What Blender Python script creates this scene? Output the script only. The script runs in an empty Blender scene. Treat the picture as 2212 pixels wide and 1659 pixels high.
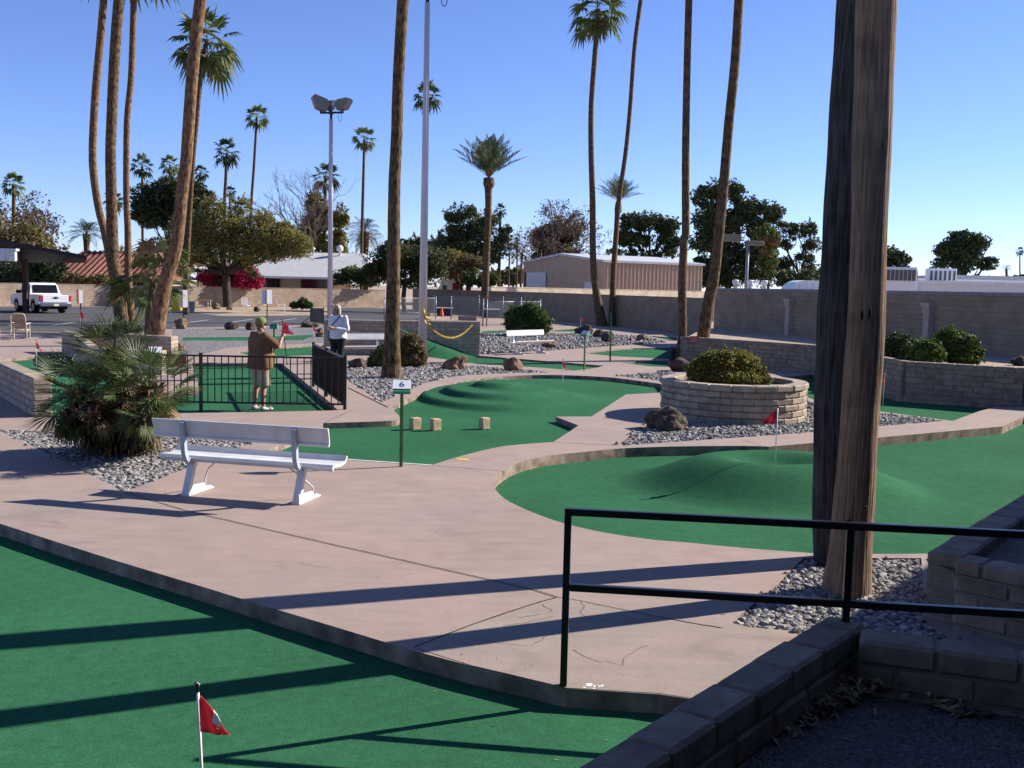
import bpy, bmesh, math, random
import numpy as np
from mathutils import Vector, Matrix, geometry
from mathutils import noise as mnoise
R = math.radians
SC = bpy.context.scene
COL = SC.collection

# ------------------------------------------------------------------ camera
EYE = Vector((0, 0, 2.35))
FPX, CU, CV, HV = 2237.0, 1106.0, 829.5, 620.0      # focal length, centre and horizon of the photograph at 2212 x 1659
PITCH = math.atan((CV - HV) / FPX)
ROLL = R(1.3)
FW = Vector((0, math.cos(PITCH), -math.sin(PITCH)))
_r0 = Vector((1, 0, 0)); _u0 = _r0.cross(FW)
RT = _r0 * math.cos(ROLL) + _u0 * math.sin(ROLL)
UP = _u0 * math.cos(ROLL) - _r0 * math.sin(ROLL)
cam = bpy.data.objects.new('camera', bpy.data.cameras.new('camera'))
COL.objects.link(cam)
M = Matrix((RT, UP, -FW)).transposed().to_4x4(); M.translation = EYE
cam.matrix_world = M
cam.data.sensor_width = 36.0
cam.data.lens = 36.0 * FPX / 2212.0
cam.data.clip_start = 0.05
cam.data.clip_end = 3000
SC.camera = cam

# ------------------------------------------------------------------ light
SUN_AZ = R(67)          # clockwise from the view direction (+y) towards +x
SUN_EL = R(29.5)
SC.world = bpy.data.worlds.new('World')
SC.world.use_nodes = True
_nt = SC.world.node_tree
_sky = _nt.nodes.new('ShaderNodeTexSky')
_sky.sky_type = 'NISHITA'; _sky.sun_disc = False
_sky.sun_elevation = SUN_EL
_sky.sun_rotation = SUN_AZ
_sky.altitude = 400; _sky.air_density = 0.8; _sky.dust_density = 0.0; _sky.ozone_density = 6.0
_bg = _nt.nodes['Background']
_bg.inputs['Strength'].default_value = 0.083
_tint = _nt.nodes.new('ShaderNodeMixRGB'); _tint.blend_type = 'MULTIPLY'; _tint.inputs['Fac'].default_value = 1.0
_tint.inputs['Color2'].default_value = (1.08, 0.97, 1.14, 1)      # the deep desert blue of this sky
_nt.links.new(_sky.outputs['Color'], _tint.inputs['Color1']); _nt.links.new(_tint.outputs['Color'], _bg.inputs['Color'])
_sl = bpy.data.lights.new('sun', 'SUN'); _sl.energy = 5.0; _sl.angle = R(0.5); _sl.color = (1.0, 0.93, 0.82)
sun = bpy.data.objects.new('sun', _sl); COL.objects.link(sun)
_sd = Vector((math.sin(SUN_AZ) * math.cos(SUN_EL), math.cos(SUN_AZ) * math.cos(SUN_EL), math.sin(SUN_EL)))
sun.rotation_euler = _sd.to_track_quat('Z', 'Y').to_euler()
SC.view_settings.view_transform = 'Standard'
SC.view_settings.look = 'None'
SC.view_settings.exposure = 0.98
SC.view_settings.gamma = 1.0
SC.cycles.max_bounces = 6
SC.cycles.transparent_max_bounces = 8
SC.cycles.use_denoising = True

# ------------------------------------------------------------------ pixel -> world
def ray(u, v):
    return RT * ((u - CU) / FPX) - UP * ((v - CV) / FPX) + FW
def at(u, v, z=0.0):
    d = ray(u, v); return EYE + d * ((z - EYE.z) / d.z)
def dep(u, v, d):
    r = ray(u, v); return EYE + r * (d / r.y)
def V(*a): return Vector(a)

# ------------------------------------------------------------------ materials
MATS = {}
def mat(name, col, rough=0.8, var=0.18, scale=6.0, col2=None, bump=0.0, bscale=60.0, bdist=0.01, spec=0.3, metal=0.0, stretch=None,
        coords='Object', island=0.0, transl=0.0, sheen=0.0, detail=5.0, fine=0.0):
    if name in MATS: return MATS[name]
    m = bpy.data.materials.new(name); m.use_nodes = True
    nt = m.node_tree; N = nt.nodes; L = nt.links
    b = N['Principled BSDF']
    b.inputs['Roughness'].default_value = rough
    b.inputs['Metallic'].default_value = metal
    b.inputs['Specular IOR Level'].default_value = spec
    if sheen: b.inputs['Sheen Weight'].default_value = sheen
    tc = N.new('ShaderNodeTexCoord'); src = tc.outputs['Object']
    if coords == 'World':
        g = N.new('ShaderNodeNewGeometry'); src = g.outputs['Position']
    if stretch:
        mp = N.new('ShaderNodeMapping'); mp.inputs['Scale'].default_value = stretch
        L.new(src, mp.inputs['Vector']); src = mp.outputs['Vector']
    nz = N.new('ShaderNodeTexNoise'); nz.inputs['Scale'].default_value = scale; nz.inputs['Detail'].default_value = detail
    L.new(src, nz.inputs['Vector'])
    c1 = [max(0, c * (1 - var)) for c in col]; c2 = list(col2) if col2 else [min(1, c * (1 + var)) for c in col]
    rp = N.new('ShaderNodeValToRGB')
    rp.color_ramp.elements[0].position = 0.32; rp.color_ramp.elements[1].position = 0.68
    rp.color_ramp.elements[0].color = (*c1, 1); rp.color_ramp.elements[1].color = (*c2, 1)
    L.new(nz.outputs['Fac'], rp.inputs['Fac'])
    out = rp.outputs['Color']
    if fine:
        n3 = N.new('ShaderNodeTexNoise'); n3.inputs['Scale'].default_value = bscale; n3.inputs['Detail'].default_value = 3
        L.new(src, n3.inputs['Vector'])
        mr = N.new('ShaderNodeMapRange'); mr.inputs['From Min'].default_value = 0.3; mr.inputs['From Max'].default_value = 0.7
        mr.inputs['To Min'].default_value = 1 - fine; mr.inputs['To Max'].default_value = 1 + fine
        L.new(n3.outputs['Fac'], mr.inputs['Value'])
        mx = N.new('ShaderNodeVectorMath'); mx.operation = 'SCALE'
        L.new(out, mx.inputs[0]); L.new(mr.outputs['Result'], mx.inputs['Scale']); out = mx.outputs['Vector']
    if island:
        g2 = N.new('ShaderNodeNewGeometry')
        mr = N.new('ShaderNodeMapRange'); mr.inputs['To Min'].default_value = 1 - island; mr.inputs['To Max'].default_value = 1 + island
        L.new(g2.outputs['Random Per Island'], mr.inputs['Value'])
        mx = N.new('ShaderNodeVectorMath'); mx.operation = 'SCALE'
        L.new(out, mx.inputs[0]); L.new(mr.outputs['Result'], mx.inputs['Scale']); out = mx.outputs['Vector']
    L.new(out, b.inputs['Base Color'])
    if bump:
        n2 = N.new('ShaderNodeTexNoise'); n2.inputs['Scale'].default_value = bscale; n2.inputs['Detail'].default_value = 4
        L.new(src, n2.inputs['Vector'])
        bp = N.new('ShaderNodeBump'); bp.inputs['Strength'].default_value = bump; bp.inputs['Distance'].default_value = bdist
        L.new(n2.outputs['Fac'], bp.inputs['Height']); L.new(bp.outputs['Normal'], b.inputs['Normal'])
    if transl:
        tr = N.new('ShaderNodeBsdfTranslucent'); L.new(out, tr.inputs['Color'])
        ms = N.new('ShaderNodeMixShader'); ms.inputs['Fac'].default_value = transl
        L.new(b.outputs['BSDF'], ms.inputs[1]); L.new(tr.outputs['BSDF'], ms.inputs[2])
        L.new(ms.outputs['Shader'], N['Material Output'].inputs['Surface'])
    MATS[name] = m
    return m

def brick_mat(name, c1, c2, mortar, bw=0.4, bh=0.15, msize=0.012, bump=0.5, rough=0.9):
    if name in MATS: return MATS[name]
    m = bpy.data.materials.new(name); m.use_nodes = True
    nt = m.node_tree; N = nt.nodes; L = nt.links; b = N['Principled BSDF']
    b.inputs['Roughness'].default_value = rough; b.inputs['Specular IOR Level'].default_value = 0.2
    uv = N.new('ShaderNodeUVMap'); uv.uv_map = 'UVMap'
    br = N.new('ShaderNodeTexBrick')
    br.inputs['Color1'].default_value = (*c1, 1); br.inputs['Color2'].default_value = (*c2, 1); br.inputs['Mortar'].default_value = (*mortar, 1)
    br.inputs['Scale'].default_value = 1.0; br.inputs['Brick Width'].default_value = bw; br.inputs['Row Height'].default_value = bh
    br.inputs['Mortar Size'].default_value = msize; br.inputs['Mortar Smooth'].default_value = 0.3; br.inputs['Bias'].default_value = 0.0
    L.new(uv.outputs['UV'], br.inputs['Vector'])
    nz = N.new('ShaderNodeTexNoise'); nz.inputs['Scale'].default_value = 1.3; nz.inputs['Detail'].default_value = 6
    L.new(uv.outputs['UV'], nz.inputs['Vector'])
    mr = N.new('ShaderNodeMapRange'); mr.inputs['From Min'].default_value = .3; mr.inputs['From Max'].default_value = .7
    mr.inputs['To Min'].default_value = 0.8; mr.inputs['To Max'].default_value = 1.15
    L.new(nz.outputs['Fac'], mr.inputs['Value'])
    mx = N.new('ShaderNodeVectorMath'); mx.operation = 'SCALE'
    L.new(br.outputs['Color'], mx.inputs[0]); L.new(mr.outputs['Result'], mx.inputs['Scale'])
    L.new(mx.outputs['Vector'], b.inputs['Base Color'])
    bp = N.new('ShaderNodeBump'); bp.inputs['Strength'].default_value = bump; bp.inputs['Distance'].default_value = 0.015; bp.invert = True
    L.new(br.outputs['Fac'], bp.inputs['Height']); L.new(bp.outputs['Normal'], b.inputs['Normal'])
    MATS[name] = m
    return m

def concrete_mat(name, col, stain=0.25):
    m = bpy.data.materials.new(name); m.use_nodes = True
    nt = m.node_tree; N = nt.nodes; L = nt.links; b = N['Principled BSDF']
    b.inputs['Roughness'].default_value = 0.85; b.inputs['Specular IOR Level'].default_value = 0.25
    g = N.new('ShaderNodeNewGeometry'); pos = g.outputs['Position']
    def nz(scale, det, st=None, dist=0.0):
        n = N.new('ShaderNodeTexNoise'); n.inputs['Scale'].default_value = scale; n.inputs['Detail'].default_value = det; n.inputs['Distortion'].default_value = dist
        if st:
            mp = N.new('ShaderNodeMapping'); mp.inputs['Scale'].default_value = st; mp.inputs['Rotation'].default_value = (0, 0, 0.6)
            L.new(pos, mp.inputs['Vector']); L.new(mp.outputs['Vector'], n.inputs['Vector'])
        else: L.new(pos, n.inputs['Vector'])
        return n.outputs['Fac']
    def rng(s, a, bb, lo=.3, hi=.7):
        mr = N.new('ShaderNodeMapRange'); mr.inputs['From Min'].default_value = lo; mr.inputs['From Max'].default_value = hi
        mr.inputs['To Min'].default_value = a; mr.inputs['To Max'].default_value = bb; L.new(s, mr.inputs['Value']); return mr.outputs['Result']
    def mul(a, bb):
        x = N.new('ShaderNodeMath'); x.operation = 'MULTIPLY'; L.new(a, x.inputs[0]); L.new(bb, x.inputs[1]); return x.outputs[0]
    f = mul(rng(nz(0.55, 6, None, 0.6), 0.94, 1.04), rng(nz(3.0, 8), 0.93, 1.06))
    f = mul(f, rng(nz(38, 5), 0.93, 1.06))
    f = mul(f, rng(nz(1.0, 5, (1.2, 9.0, 1.0), 0.3), 0.93, 1.05))
    f = mul(f, rng(nz(160, 2), 0.86, 1.12))
    # darker wear stains
    f = mul(f, rng(nz(0.9, 7, (1.0, 1.8, 1.0), 1.5), 1.0 - stain, 1.0, 0.28, 0.42))
    rgb = N.new('ShaderNodeMixRGB'); rgb.inputs['Color1'].default_value = (*col, 1)
    rgb.inputs['Color2'].default_value = (col[0] * 0.86, col[1] * 0.95, col[2] * 1.02, 1)
    L.new(rng(nz(0.35, 4), 0, 1), rgb.inputs['Fac'])
    mx = N.new('ShaderNodeVectorMath'); mx.operation = 'SCALE'; L.new(rgb.outputs['Color'], mx.inputs[0]); L.new(f, mx.inputs['Scale'])
    L.new(mx.outputs['Vector'], b.inputs['Base Color'])
    bp = N.new('ShaderNodeBump'); bp.inputs['Strength'].default_value = 0.25; bp.inputs['Distance'].default_value = 0.004
    L.new(nz(220, 3), bp.inputs['Height']); L.new(bp.outputs['Normal'], b.inputs['Normal'])
    MATS[name] = m
    return m

def felt_mat(name, col):
    m = bpy.data.materials.new(name); m.use_nodes = True
    nt = m.node_tree; N = nt.nodes; L = nt.links; b = N['Principled BSDF']
    b.inputs['Roughness'].default_value = 0.95; b.inputs['Specular IOR Level'].default_value = 0.03
    g = N.new('ShaderNodeNewGeometry'); pos = g.outputs['Position']
    def nz(s, d):
        n = N.new('ShaderNodeTexNoise'); n.inputs['Scale'].default_value = s; n.inputs['Detail'].default_value = d; L.new(pos, n.inputs['Vector']); return n.outputs['Fac']
    def rng(s, a, bb):
        mr = N.new('ShaderNodeMapRange'); mr.inputs['From Min'].default_value = .3; mr.inputs['From Max'].default_value = .7
        mr.inputs['To Min'].default_value = a; mr.inputs['To Max'].default_value = bb; L.new(s, mr.inputs['Value']); return mr.outputs['Result']
    def mul(a, bb):
        x = N.new('ShaderNodeMath'); x.operation = 'MULTIPLY'; L.new(a, x.inputs[0]); L.new(bb, x.inputs[1]); return x.outputs[0]
    f = mul(mul(rng(nz(0.5, 7), 0.86, 1.12), rng(nz(9, 8), 0.9, 1.1)), mul(rng(nz(130, 2), 0.72, 1.28), rng(nz(38, 4), 0.9, 1.1)))
    mx = N.new('ShaderNodeVectorMath'); mx.operation = 'SCALE'; mx.inputs[0].default_value = col; L.new(f, mx.inputs['Scale'])
    L.new(mx.outputs['Vector'], b.inputs['Base Color'])
    bp = N.new('ShaderNodeBump'); bp.inputs['Strength'].default_value = 0.5; bp.inputs['Distance'].default_value = 0.006
    L.new(nz(180, 2), bp.inputs['Height']); L.new(bp.outputs['Normal'], b.inputs['Normal'])
    MATS[name] = m
    return m

def gravel_mat(name, cols, scale):
    m = bpy.data.materials.new(name); m.use_nodes = True
    nt = m.node_tree; N = nt.nodes; L = nt.links; b = N['Principled BSDF']
    b.inputs['Roughness'].default_value = 0.85; b.inputs['Specular IOR Level'].default_value = 0.2
    g = N.new('ShaderNodeNewGeometry'); vo = N.new('ShaderNodeTexVoronoi'); vo.inputs['Scale'].default_value = scale
    L.new(g.outputs['Position'], vo.inputs['Vector'])
    sp = N.new('ShaderNodeSeparateColor'); L.new(vo.outputs['Color'], sp.inputs['Color'])
    rp = N.new('ShaderNodeValToRGB'); el = rp.color_ramp.elements
    while len(el) < len(cols): el.new(0.5)
    for i, c in enumerate(cols): el[i].position = i / (len(cols) - 1); el[i].color = (*c, 1)
    L.new(sp.outputs['Red'], rp.inputs['Fac']); L.new(rp.outputs['Color'], b.inputs['Base Color'])
    bp = N.new('ShaderNodeBump'); bp.inputs['Strength'].default_value = 1.0; bp.inputs['Distance'].default_value = 0.03; bp.invert = True
    L.new(vo.outputs['Distance'], bp.inputs['Height']); L.new(bp.outputs['Normal'], b.inputs['Normal'])
    MATS[name] = m
    return m

def bark_mat(name, c1, c2, ring=9.0, furrow=14.0, bump=0.6, dark=None, fy=0.55, lo=.36, hi=.64):
    """palm bark: rings up the trunk plus vertical furrows; uv = (angle, height in metres)"""
    m = bpy.data.materials.new(name); m.use_nodes = True
    nt = m.node_tree; N = nt.nodes; L = nt.links; b = N['Principled BSDF']
    b.inputs['Roughness'].default_value = 0.9; b.inputs['Specular IOR Level'].default_value = 0.15
    uv = N.new('ShaderNodeUVMap'); uv.uv_map = 'UVMap'
    def nz(st, sc, det):
        mp = N.new('ShaderNodeMapping'); mp.inputs['Scale'].default_value = st; L.new(uv.outputs['UV'], mp.inputs['Vector'])
        n = N.new('ShaderNodeTexNoise'); n.inputs['Scale'].default_value = sc; n.inputs['Detail'].default_value = det; L.new(mp.outputs['Vector'], n.inputs['Vector']); return n.outputs['Fac']
    a = nz((furrow, fy, 1), 1.0, 5); r = nz((0.6, ring, 1), 1.0, 3); p = nz((1.2, 0.5, 1), 1.5, 5)
    q_ = N.new('ShaderNodeMath'); q_.operation = 'MULTIPLY'; q_.inputs[1].default_value = 1.45; L.new(a, q_.inputs[0])
    ad = N.new('ShaderNodeMath'); ad.operation = 'MULTIPLY_ADD'; ad.inputs[1].default_value = 0.55; L.new(r, ad.inputs[0]); L.new(q_.outputs[0], ad.inputs[2])
    rp = N.new('ShaderNodeValToRGB'); rp.color_ramp.elements[0].position = lo; rp.color_ramp.elements[1].position = hi
    rp.color_ramp.elements[0].color = (*c1, 1); rp.color_ramp.elements[1].color = (*c2, 1)
    hf = N.new('ShaderNodeMath'); hf.operation = 'MULTIPLY'; hf.inputs[1].default_value = 0.5; L.new(ad.outputs[0], hf.inputs[0])
    L.new(hf.outputs[0], rp.inputs['Fac']); out = rp.outputs['Color']
    if dark:
        mr = N.new('ShaderNodeMapRange'); mr.inputs['From Min'].default_value = 0.62; mr.inputs['From Max'].default_value = 0.72; L.new(p, mr.inputs['Value'])
        mi = N.new('ShaderNodeMixRGB'); mi.inputs['Color2'].default_value = (*dark, 1); L.new(mr.outputs['Result'], mi.inputs['Fac']); L.new(out, mi.inputs['Color1']); out = mi.outputs['Color']
    L.new(out, b.inputs['Base Color'])
    bp = N.new('ShaderNodeBump'); bp.inputs['Strength'].default_value = bump; bp.inputs['Distance'].default_value = 0.02
    L.new(ad.outputs[0], bp.inputs['Height']); L.new(bp.outputs['Normal'], b.inputs['Normal'])
    MATS[name] = m
    return m

# ------------------------------------------------------------------ mesh builder
class MB:
    def __init__(s): s.v = []; s.f = []; s.mi = []; s.uv = {}; s.sm = set()
    def vert(s, p): s.v.append((p[0], p[1], p[2])); return len(s.v) - 1
    def face(s, idx, m=0, smooth=False, uv=None):
        s.f.append(tuple(idx)); s.mi.append(m)
        if smooth: s.sm.add(len(s.f) - 1)
        if uv: s.uv[len(s.f) - 1] = uv
    def poly(s, pts, m=0, uv=None): s.face([s.vert(p) for p in pts], m, uv=uv)
    def box(s, c, d, rz=0.0, m=0, rx=0.0, ry=0.0, taper=1.0, bev=0.0):
        """centre, full size; bev > 0 chamfers every edge"""
        rot = Matrix.Rotation(rz, 3, 'Z') @ Matrix.Rotation(ry, 3, 'Y') @ Matrix.Rotation(rx, 3, 'X')
        hx, hy, hz = d[0] / 2, d[1] / 2, d[2] / 2; c = Vector(c)
        def P(x, y, z):
            t = taper if z > 0 else 1.0
            return c + rot @ Vector((x * t, y * t, z))
        if bev <= 0:
            i = [s.vert(P(x, y, z)) for z in (-hz, hz) for x, y in ((-hx, -hy), (hx, -hy), (hx, hy), (-hx, hy))]
            for q in ((3, 2, 1, 0), (4, 5, 6, 7), (0, 1, 5, 4), (1, 2, 6, 5), (2, 3, 7, 6), (3, 0, 4, 7)): s.face([i[k] for k in q], m)
            return
        b = min(bev, hx * .45, hy * .45, hz * .45); rings = []
        for z, k in ((-hz, b), (-hz + b, 0), (hz - b, 0), (hz, b)):
            X, Y = hx - k, hy - k
            o = b if k == 0 else b * .4
            rings.append([s.vert(P(x, y, z)) for x, y in ((-X + o, -Y), (X - o, -Y), (X, -Y + o), (X, Y - o), (X - o, Y), (-X + o, Y), (-X, Y - o), (-X, -Y + o))])
        s.face(rings[0][::-1], m); s.face(rings[-1], m)
        for a, bb in zip(rings, rings[1:]):
            for k in range(8): s.face((a[k], a[(k + 1) % 8], bb[(k + 1) % 8], bb[k]), m)
    def tube(s, pts, rad, n=8, m=0, cap=True, uvs=False, wob=None, smooth=True, square=False):
        pts = [Vector(p) for p in pts]
        if not hasattr(rad, '__len__'): rad = [rad] * len(pts)
        rings = []; prev = None; ln = 0.0; lens = []
        for i, p in enumerate(pts):
            t = (pts[min(i + 1, len(pts) - 1)] - pts[max(i - 1, 0)])
            if t.length < 1e-9: t = Vector((0, 0, 1))
            t.normalize()
            if prev is None:
                a = Vector((0, 0, 1)) if abs(t.z) < 0.9 else Vector((1, 0, 0))
                x = t.cross(a).normalized()
            else:
                x = (prev - t * prev.dot(t)).normalized()
            prev = x; y = t.cross(x)
            if i: ln += (pts[i] - pts[i - 1]).length
            lens.append(ln); ring = []
            for k in range(n):
                an = 2 * math.pi * (k + (0.5 if square else 0)) / n
                r = rad[i] * (1 + (wob(an, ln) if wob else 0)) * (1.41421 if square else 1)
                ring.append(s.vert(p + x * (math.cos(an) * r) + y * (math.sin(an) * r)))
            rings.append(ring)
        for i in range(len(rings) - 1):
            a, b = rings[i], rings[i + 1]
            for k in range(n):
                k2 = (k + 1) % n
                uv = None
                if uvs:
                    u0, u1 = k / n * 2, (k + 1) / n * 2
                    uv = ((u0, lens[i]), (u1, lens[i]), (u1, lens[i + 1]), (u0, lens[i + 1]))
                s.face((a[k], a[k2], b[k2], b[k]), m, smooth and not square, uv)
        if cap:
            s.face(rings[0][::-1], m); s.face(rings[-1], m)
    def bar(s, a, b, w, m=0): s.tube([a, b], w / 2, 4, m, square=True)
    def lathe(s, prof, n=24, m=0, c=(0, 0, 0), smooth=True, cap=False):
        rings = [[s.vert((c[0] + r * math.cos(2 * math.pi * k / n), c[1] + r * math.sin(2 * math.pi * k / n), c[2] + z)) for k in range(n)] for r, z in prof]
        for a, b in zip(rings, rings[1:]):
            for k in range(n): s.face((a[k], a[(k + 1) % n], b[(k + 1) % n], b[k]), m, smooth)
        if cap: s.face(rings[0][::-1], m); s.face(rings[-1], m)
    def prism(s, prof, axis_from, axis_to, m=0):
        """extrude a profile of 3-D points by a vector"""
        d = Vector(axis_to) - Vector(axis_from)
        a = [s.vert(p) for p in prof]; b = [s.vert(Vector(p) + d) for p in prof]
        n = len(prof)
        s.face(a[::-1], m); s.face(b, m)
        for k in range(n): s.face((a[k], a[(k + 1) % n], b[(k + 1) % n], b[k]), m)
    def build(s, name, mats, parent=None, origin=None, shift=True, fixn=True):
        me = bpy.data.meshes.new(name)
        o_ = Vector((0, 0, 0))
        if parent is not None and shift: o_ = root_loc(parent)
        if origin is not None: o_ = Vector(origin)
        arr = np.array(s.v, dtype=np.float64).reshape(-1, 3) - np.array(o_)
        me.from_pydata(arr.tolist(), [], s.f)
        if not isinstance(mats, (list, tuple)): mats = [mats]
        for x in mats: me.materials.append(x)
        me.polygons.foreach_set('material_index', s.mi)
        if s.sm:
            fl = np.zeros(len(s.f), dtype=bool); fl[list(s.sm)] = True; me.polygons.foreach_set('use_smooth', fl)
        if s.uv:
            ul = me.uv_layers.new(name='UVMap')
            for fi, uvs in s.uv.items():
                p = me.polygons[fi]
                for k, li in enumerate(range(p.loop_start, p.loop_start + p.loop_total)): ul.data[li].uv = uvs[k]
        if fixn:
            bm = bmesh.new(); bm.from_mesh(me); bmesh.ops.recalc_face_normals(bm, faces=bm.faces); bm.to_mesh(me); bm.free()
        me.update()
        o = bpy.data.objects.new(name, me); COL.objects.link(o)
        if parent is not None: o.parent = parent
        elif origin is not None: o.location = origin
        return o

ROOTS = {}
def root_loc(o):
    while o.parent is not None: o = o.parent
    return Vector(o.location)
def tag(o, label=None, cat=None, group=None, kind=None):
    if label: o['label'] = label
    if cat: o['category'] = cat
    if group: o['group'] = group
    if kind: o['kind'] = kind
    return o
def thing(name, label, cat, loc=(0, 0, 0), rz=0.0, group=None):
    o = bpy.data.objects.new(name, None); COL.objects.link(o)
    o.location = loc; o.rotation_euler = (0, 0, rz); o.empty_display_size = 0.1
    return tag(o, label, cat, group)
def dup(root, loc, rz=0.0, label=None, group=None, scale=None):
    r = root.copy(); COL.objects.link(r); r.location = loc; r.rotation_euler = (0, 0, rz)
    if scale: r.scale = (scale,) * 3
    if label: r['label'] = label
    if group: r['group'] = group
    def rec(src, dst):
        for ch in list(src.children):
            c = ch.copy(); COL.objects.link(c); c.parent = dst; rec(ch, c)
    rec(root, r)
    return r

def spline(pts, n=6, closed=False):
    P = [Vector(p) for p in pts]; out = []
    L = len(P)
    for i in range(L if closed else L - 1):
        p0 = P[(i - 1) % L] if closed or i > 0 else P[i]
        p1, p2 = P[i], P[(i + 1) % L]
        p3 = P[(i + 2) % L] if closed or i + 2 < L else p2
        for k in range(n):
            t = k / n
            out.append(0.5 * (2 * p1 + (p2 - p0) * t + (2 * p0 - 5 * p1 + 4 * p2 - p3) * t * t + (3 * p1 - p0 - 3 * p2 + p3) * t ** 3))
    if not closed: out.append(P[-1])
    return out

def in_poly(x, y, poly):
    c = False; n = len(poly); j = n - 1
    for i in range(n):
        xi, yi = poly[i][0], poly[i][1]; xj, yj = poly[j][0], poly[j][1]
        if (yi > y) != (yj > y) and x < (xj - xi) * (y - yi) / (yj - yi) + xi: c = not c
        j = i
    return c

def sheet(mb, outer, holes=(), z=0.0, depth=0.0, zf=None, extra=(), m=0, side_m=0, walls=True):
    """flat (or zf-shaped) sheet with holes, with vertical sides of DEPTH"""
    loops = [outer] + list(holes); vs = []; es = []
    for lp in loops:
        b = len(vs); n = len(lp)
        vs += [Vector((p[0], p[1])) for p in lp]; es += [(b + i, b + (i + 1) % n) for i in range(n)]
    vs += [Vector((p[0], p[1])) for p in extra]
    rv, re, rf = geometry.delaunay_2d_cdt(vs, es, [], 0, 1e-5)[:3]
    Z = lambda x, y: zf(x, y) if zf else z
    ids = [mb.vert((p.x, p.y, Z(p.x, p.y))) for p in rv]
    for f in rf:
        cx = sum(rv[i].x for i in f) / len(f); cy = sum(rv[i].y for i in f) / len(f)
        if in_poly(cx, cy, outer) and not any(in_poly(cx, cy, h) for h in holes):
            a = list(f)
            if (rv[a[1]] - rv[a[0]]).cross(rv[a[2]] - rv[a[0]]) < 0: a.reverse()
            mb.face([ids[i] for i in a], m, smooth=bool(zf))
    if depth:
        for lp in loops:
            n = len(lp)
            for i in range(n):
                a, b = lp[i], lp[(i + 1) % n]
                mb.poly([(a[0], a[1], Z(a[0], a[1]) - depth), (b[0], b[1], Z(b[0], b[1]) - depth), (b[0], b[1], Z(b[0], b[1])), (a[0], a[1], Z(a[0], a[1]))], side_m)
# ------------------------------------------------------------------ palette
CONC = concrete_mat('pink_concrete', (0.345, 0.250, 0.208), 0.14)
FELT = felt_mat('green_felt', (0.030, 0.119, 0.057))
JOINT = mat('joint_dark', (0.035, 0.022, 0.02), var=0.3)
KERB = mat('kerb_concrete', (0.15, 0.11, 0.085), var=0.3, scale=5, bump=0.5, bscale=40, coords='World', col2=(0.34, 0.25, 0.20), detail=8)  # brown stained concrete, darkened further to put shade into the slab sides
DIRT = mat('tan_dirt', (0.36, 0.27, 0.19), var=0.2, scale=0.8, bump=0.3, bscale=12, coords='World', detail=8, fine=0.15)
ASPH = mat('asphalt', (0.07, 0.067, 0.07), var=0.15, scale=0.5, coords='World', detail=8, fine=0.12, bscale=25)
PAINT = mat('white_line_paint', (0.42, 0.42, 0.42), var=0.2)
GRAVB = gravel_mat('gravel_bed', [(0.05, 0.052, 0.06), (0.16, 0.16, 0.175), (0.28, 0.27, 0.28), (0.22, 0.19, 0.17), (0.10, 0.10, 0.115)], 16)
STONE = mat('grey_stones', (0.20, 0.195, 0.205), var=0.2, scale=30, island=0.5, rough=0.8, col2=(0.27, 0.245, 0.225))
STONEP = mat('pale_stones', (0.27, 0.25, 0.23), var=0.25, scale=30, island=0.45, rough=0.75, col2=(0.36, 0.33, 0.30))
DKGRAV = gravel_mat('dark_fine_gravel', [(0.10, 0.085, 0.08), (0.17, 0.15, 0.14), (0.13, 0.11, 0.10), (0.24, 0.21, 0.19)], 45)

def P2(uvs, z=0.0):
    return [(p.x, p.y) for p in (at(u, v, z) for u, v in uvs)]
def crv(uvs, n=5, z=0.0):
    return [(p.x, p.y) for p in spline([Vector((q[0], q[1], 0)) for q in P2(uvs, z)], n)]

# ------------------------------------------------------------------ outlines on the slab (pixels of the photograph)
N_far = P2([(2212, 900), (2166, 921)]) + P2([(1894, 945.5), (1661, 964.6), (1640, 963.5)])
N_lobe = crv([(1601, 963), (1475, 964), (1351, 968), (1274, 975), (1205, 982), (1151, 991), (1112, 1003), (1087, 1016), (1071, 1030), (1066, 1041), (1071, 1058), (1091, 1078), (1120, 1093), (1154, 1108), (1217, 1130), (1304, 1150), (1404, 1165), (1475, 1171), (1610, 1184), (1758, 1195)], 4)
GR_N = [(16, 20)] + [(13.6, 20.3)] + N_far + N_lobe + P2([(1895, 1196.5), (2003, 1196)]) + [(5.1, 9.85), (9, 14.8)]
GR_F = [(-12, 11.6)] + P2([(-260, 1075), (-100, 1101), (0, 1131), (130, 1173), (260, 1214), (420, 1262), (573, 1309), (737, 1358), (891, 1405), (1017, 1438), (1120, 1462), (1224, 1487)]) + [(0.9, 5.86), (1.5, 5.66), (0.2, 4.05), (-2.6, 0.5), (-12, 0.5)]
GR_6 = P2([(932, 1004.6), (767, 993.5), (566, 976.5), (576, 974), (605, 960), (650, 940), (698, 922), (697.5, 914)]) + crv([(760, 912), (820, 910), (855, 908), (863, 903), (861, 897), (852, 888)], 3)[0:] + P2([(843, 879.5)]) \
     + crv([(871, 866), (900, 853), (932, 841.5), (960, 832), (990, 825), (1040, 817.5), (1106, 812), (1166, 810), (1240, 811), (1326, 816), (1427, 829)], 4) \
     + P2([(1434, 838), (1427, 848), (1352, 852), (1277.5, 899.6), (1200.5, 900), (1249.8, 919), (1195, 955)]) + crv([(1180, 955.8), (1130, 959.5), (1080, 965), (1030, 976), (983, 988.5)], 4)
GR_9 = P2([(414, 784.6), (608, 784.6), (722.5, 877), (720, 886.5), (501, 890.8), (330, 893), (330, 850), (430, 845), (425, 815)])
GR_L = P2([(11, 775), (71, 771), (84, 761.5), (135, 761), (166, 765), (187, 802), (300, 806), (300, 898), (138, 901), (103, 903)]) + [(-10.35, 21.1)]
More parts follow.
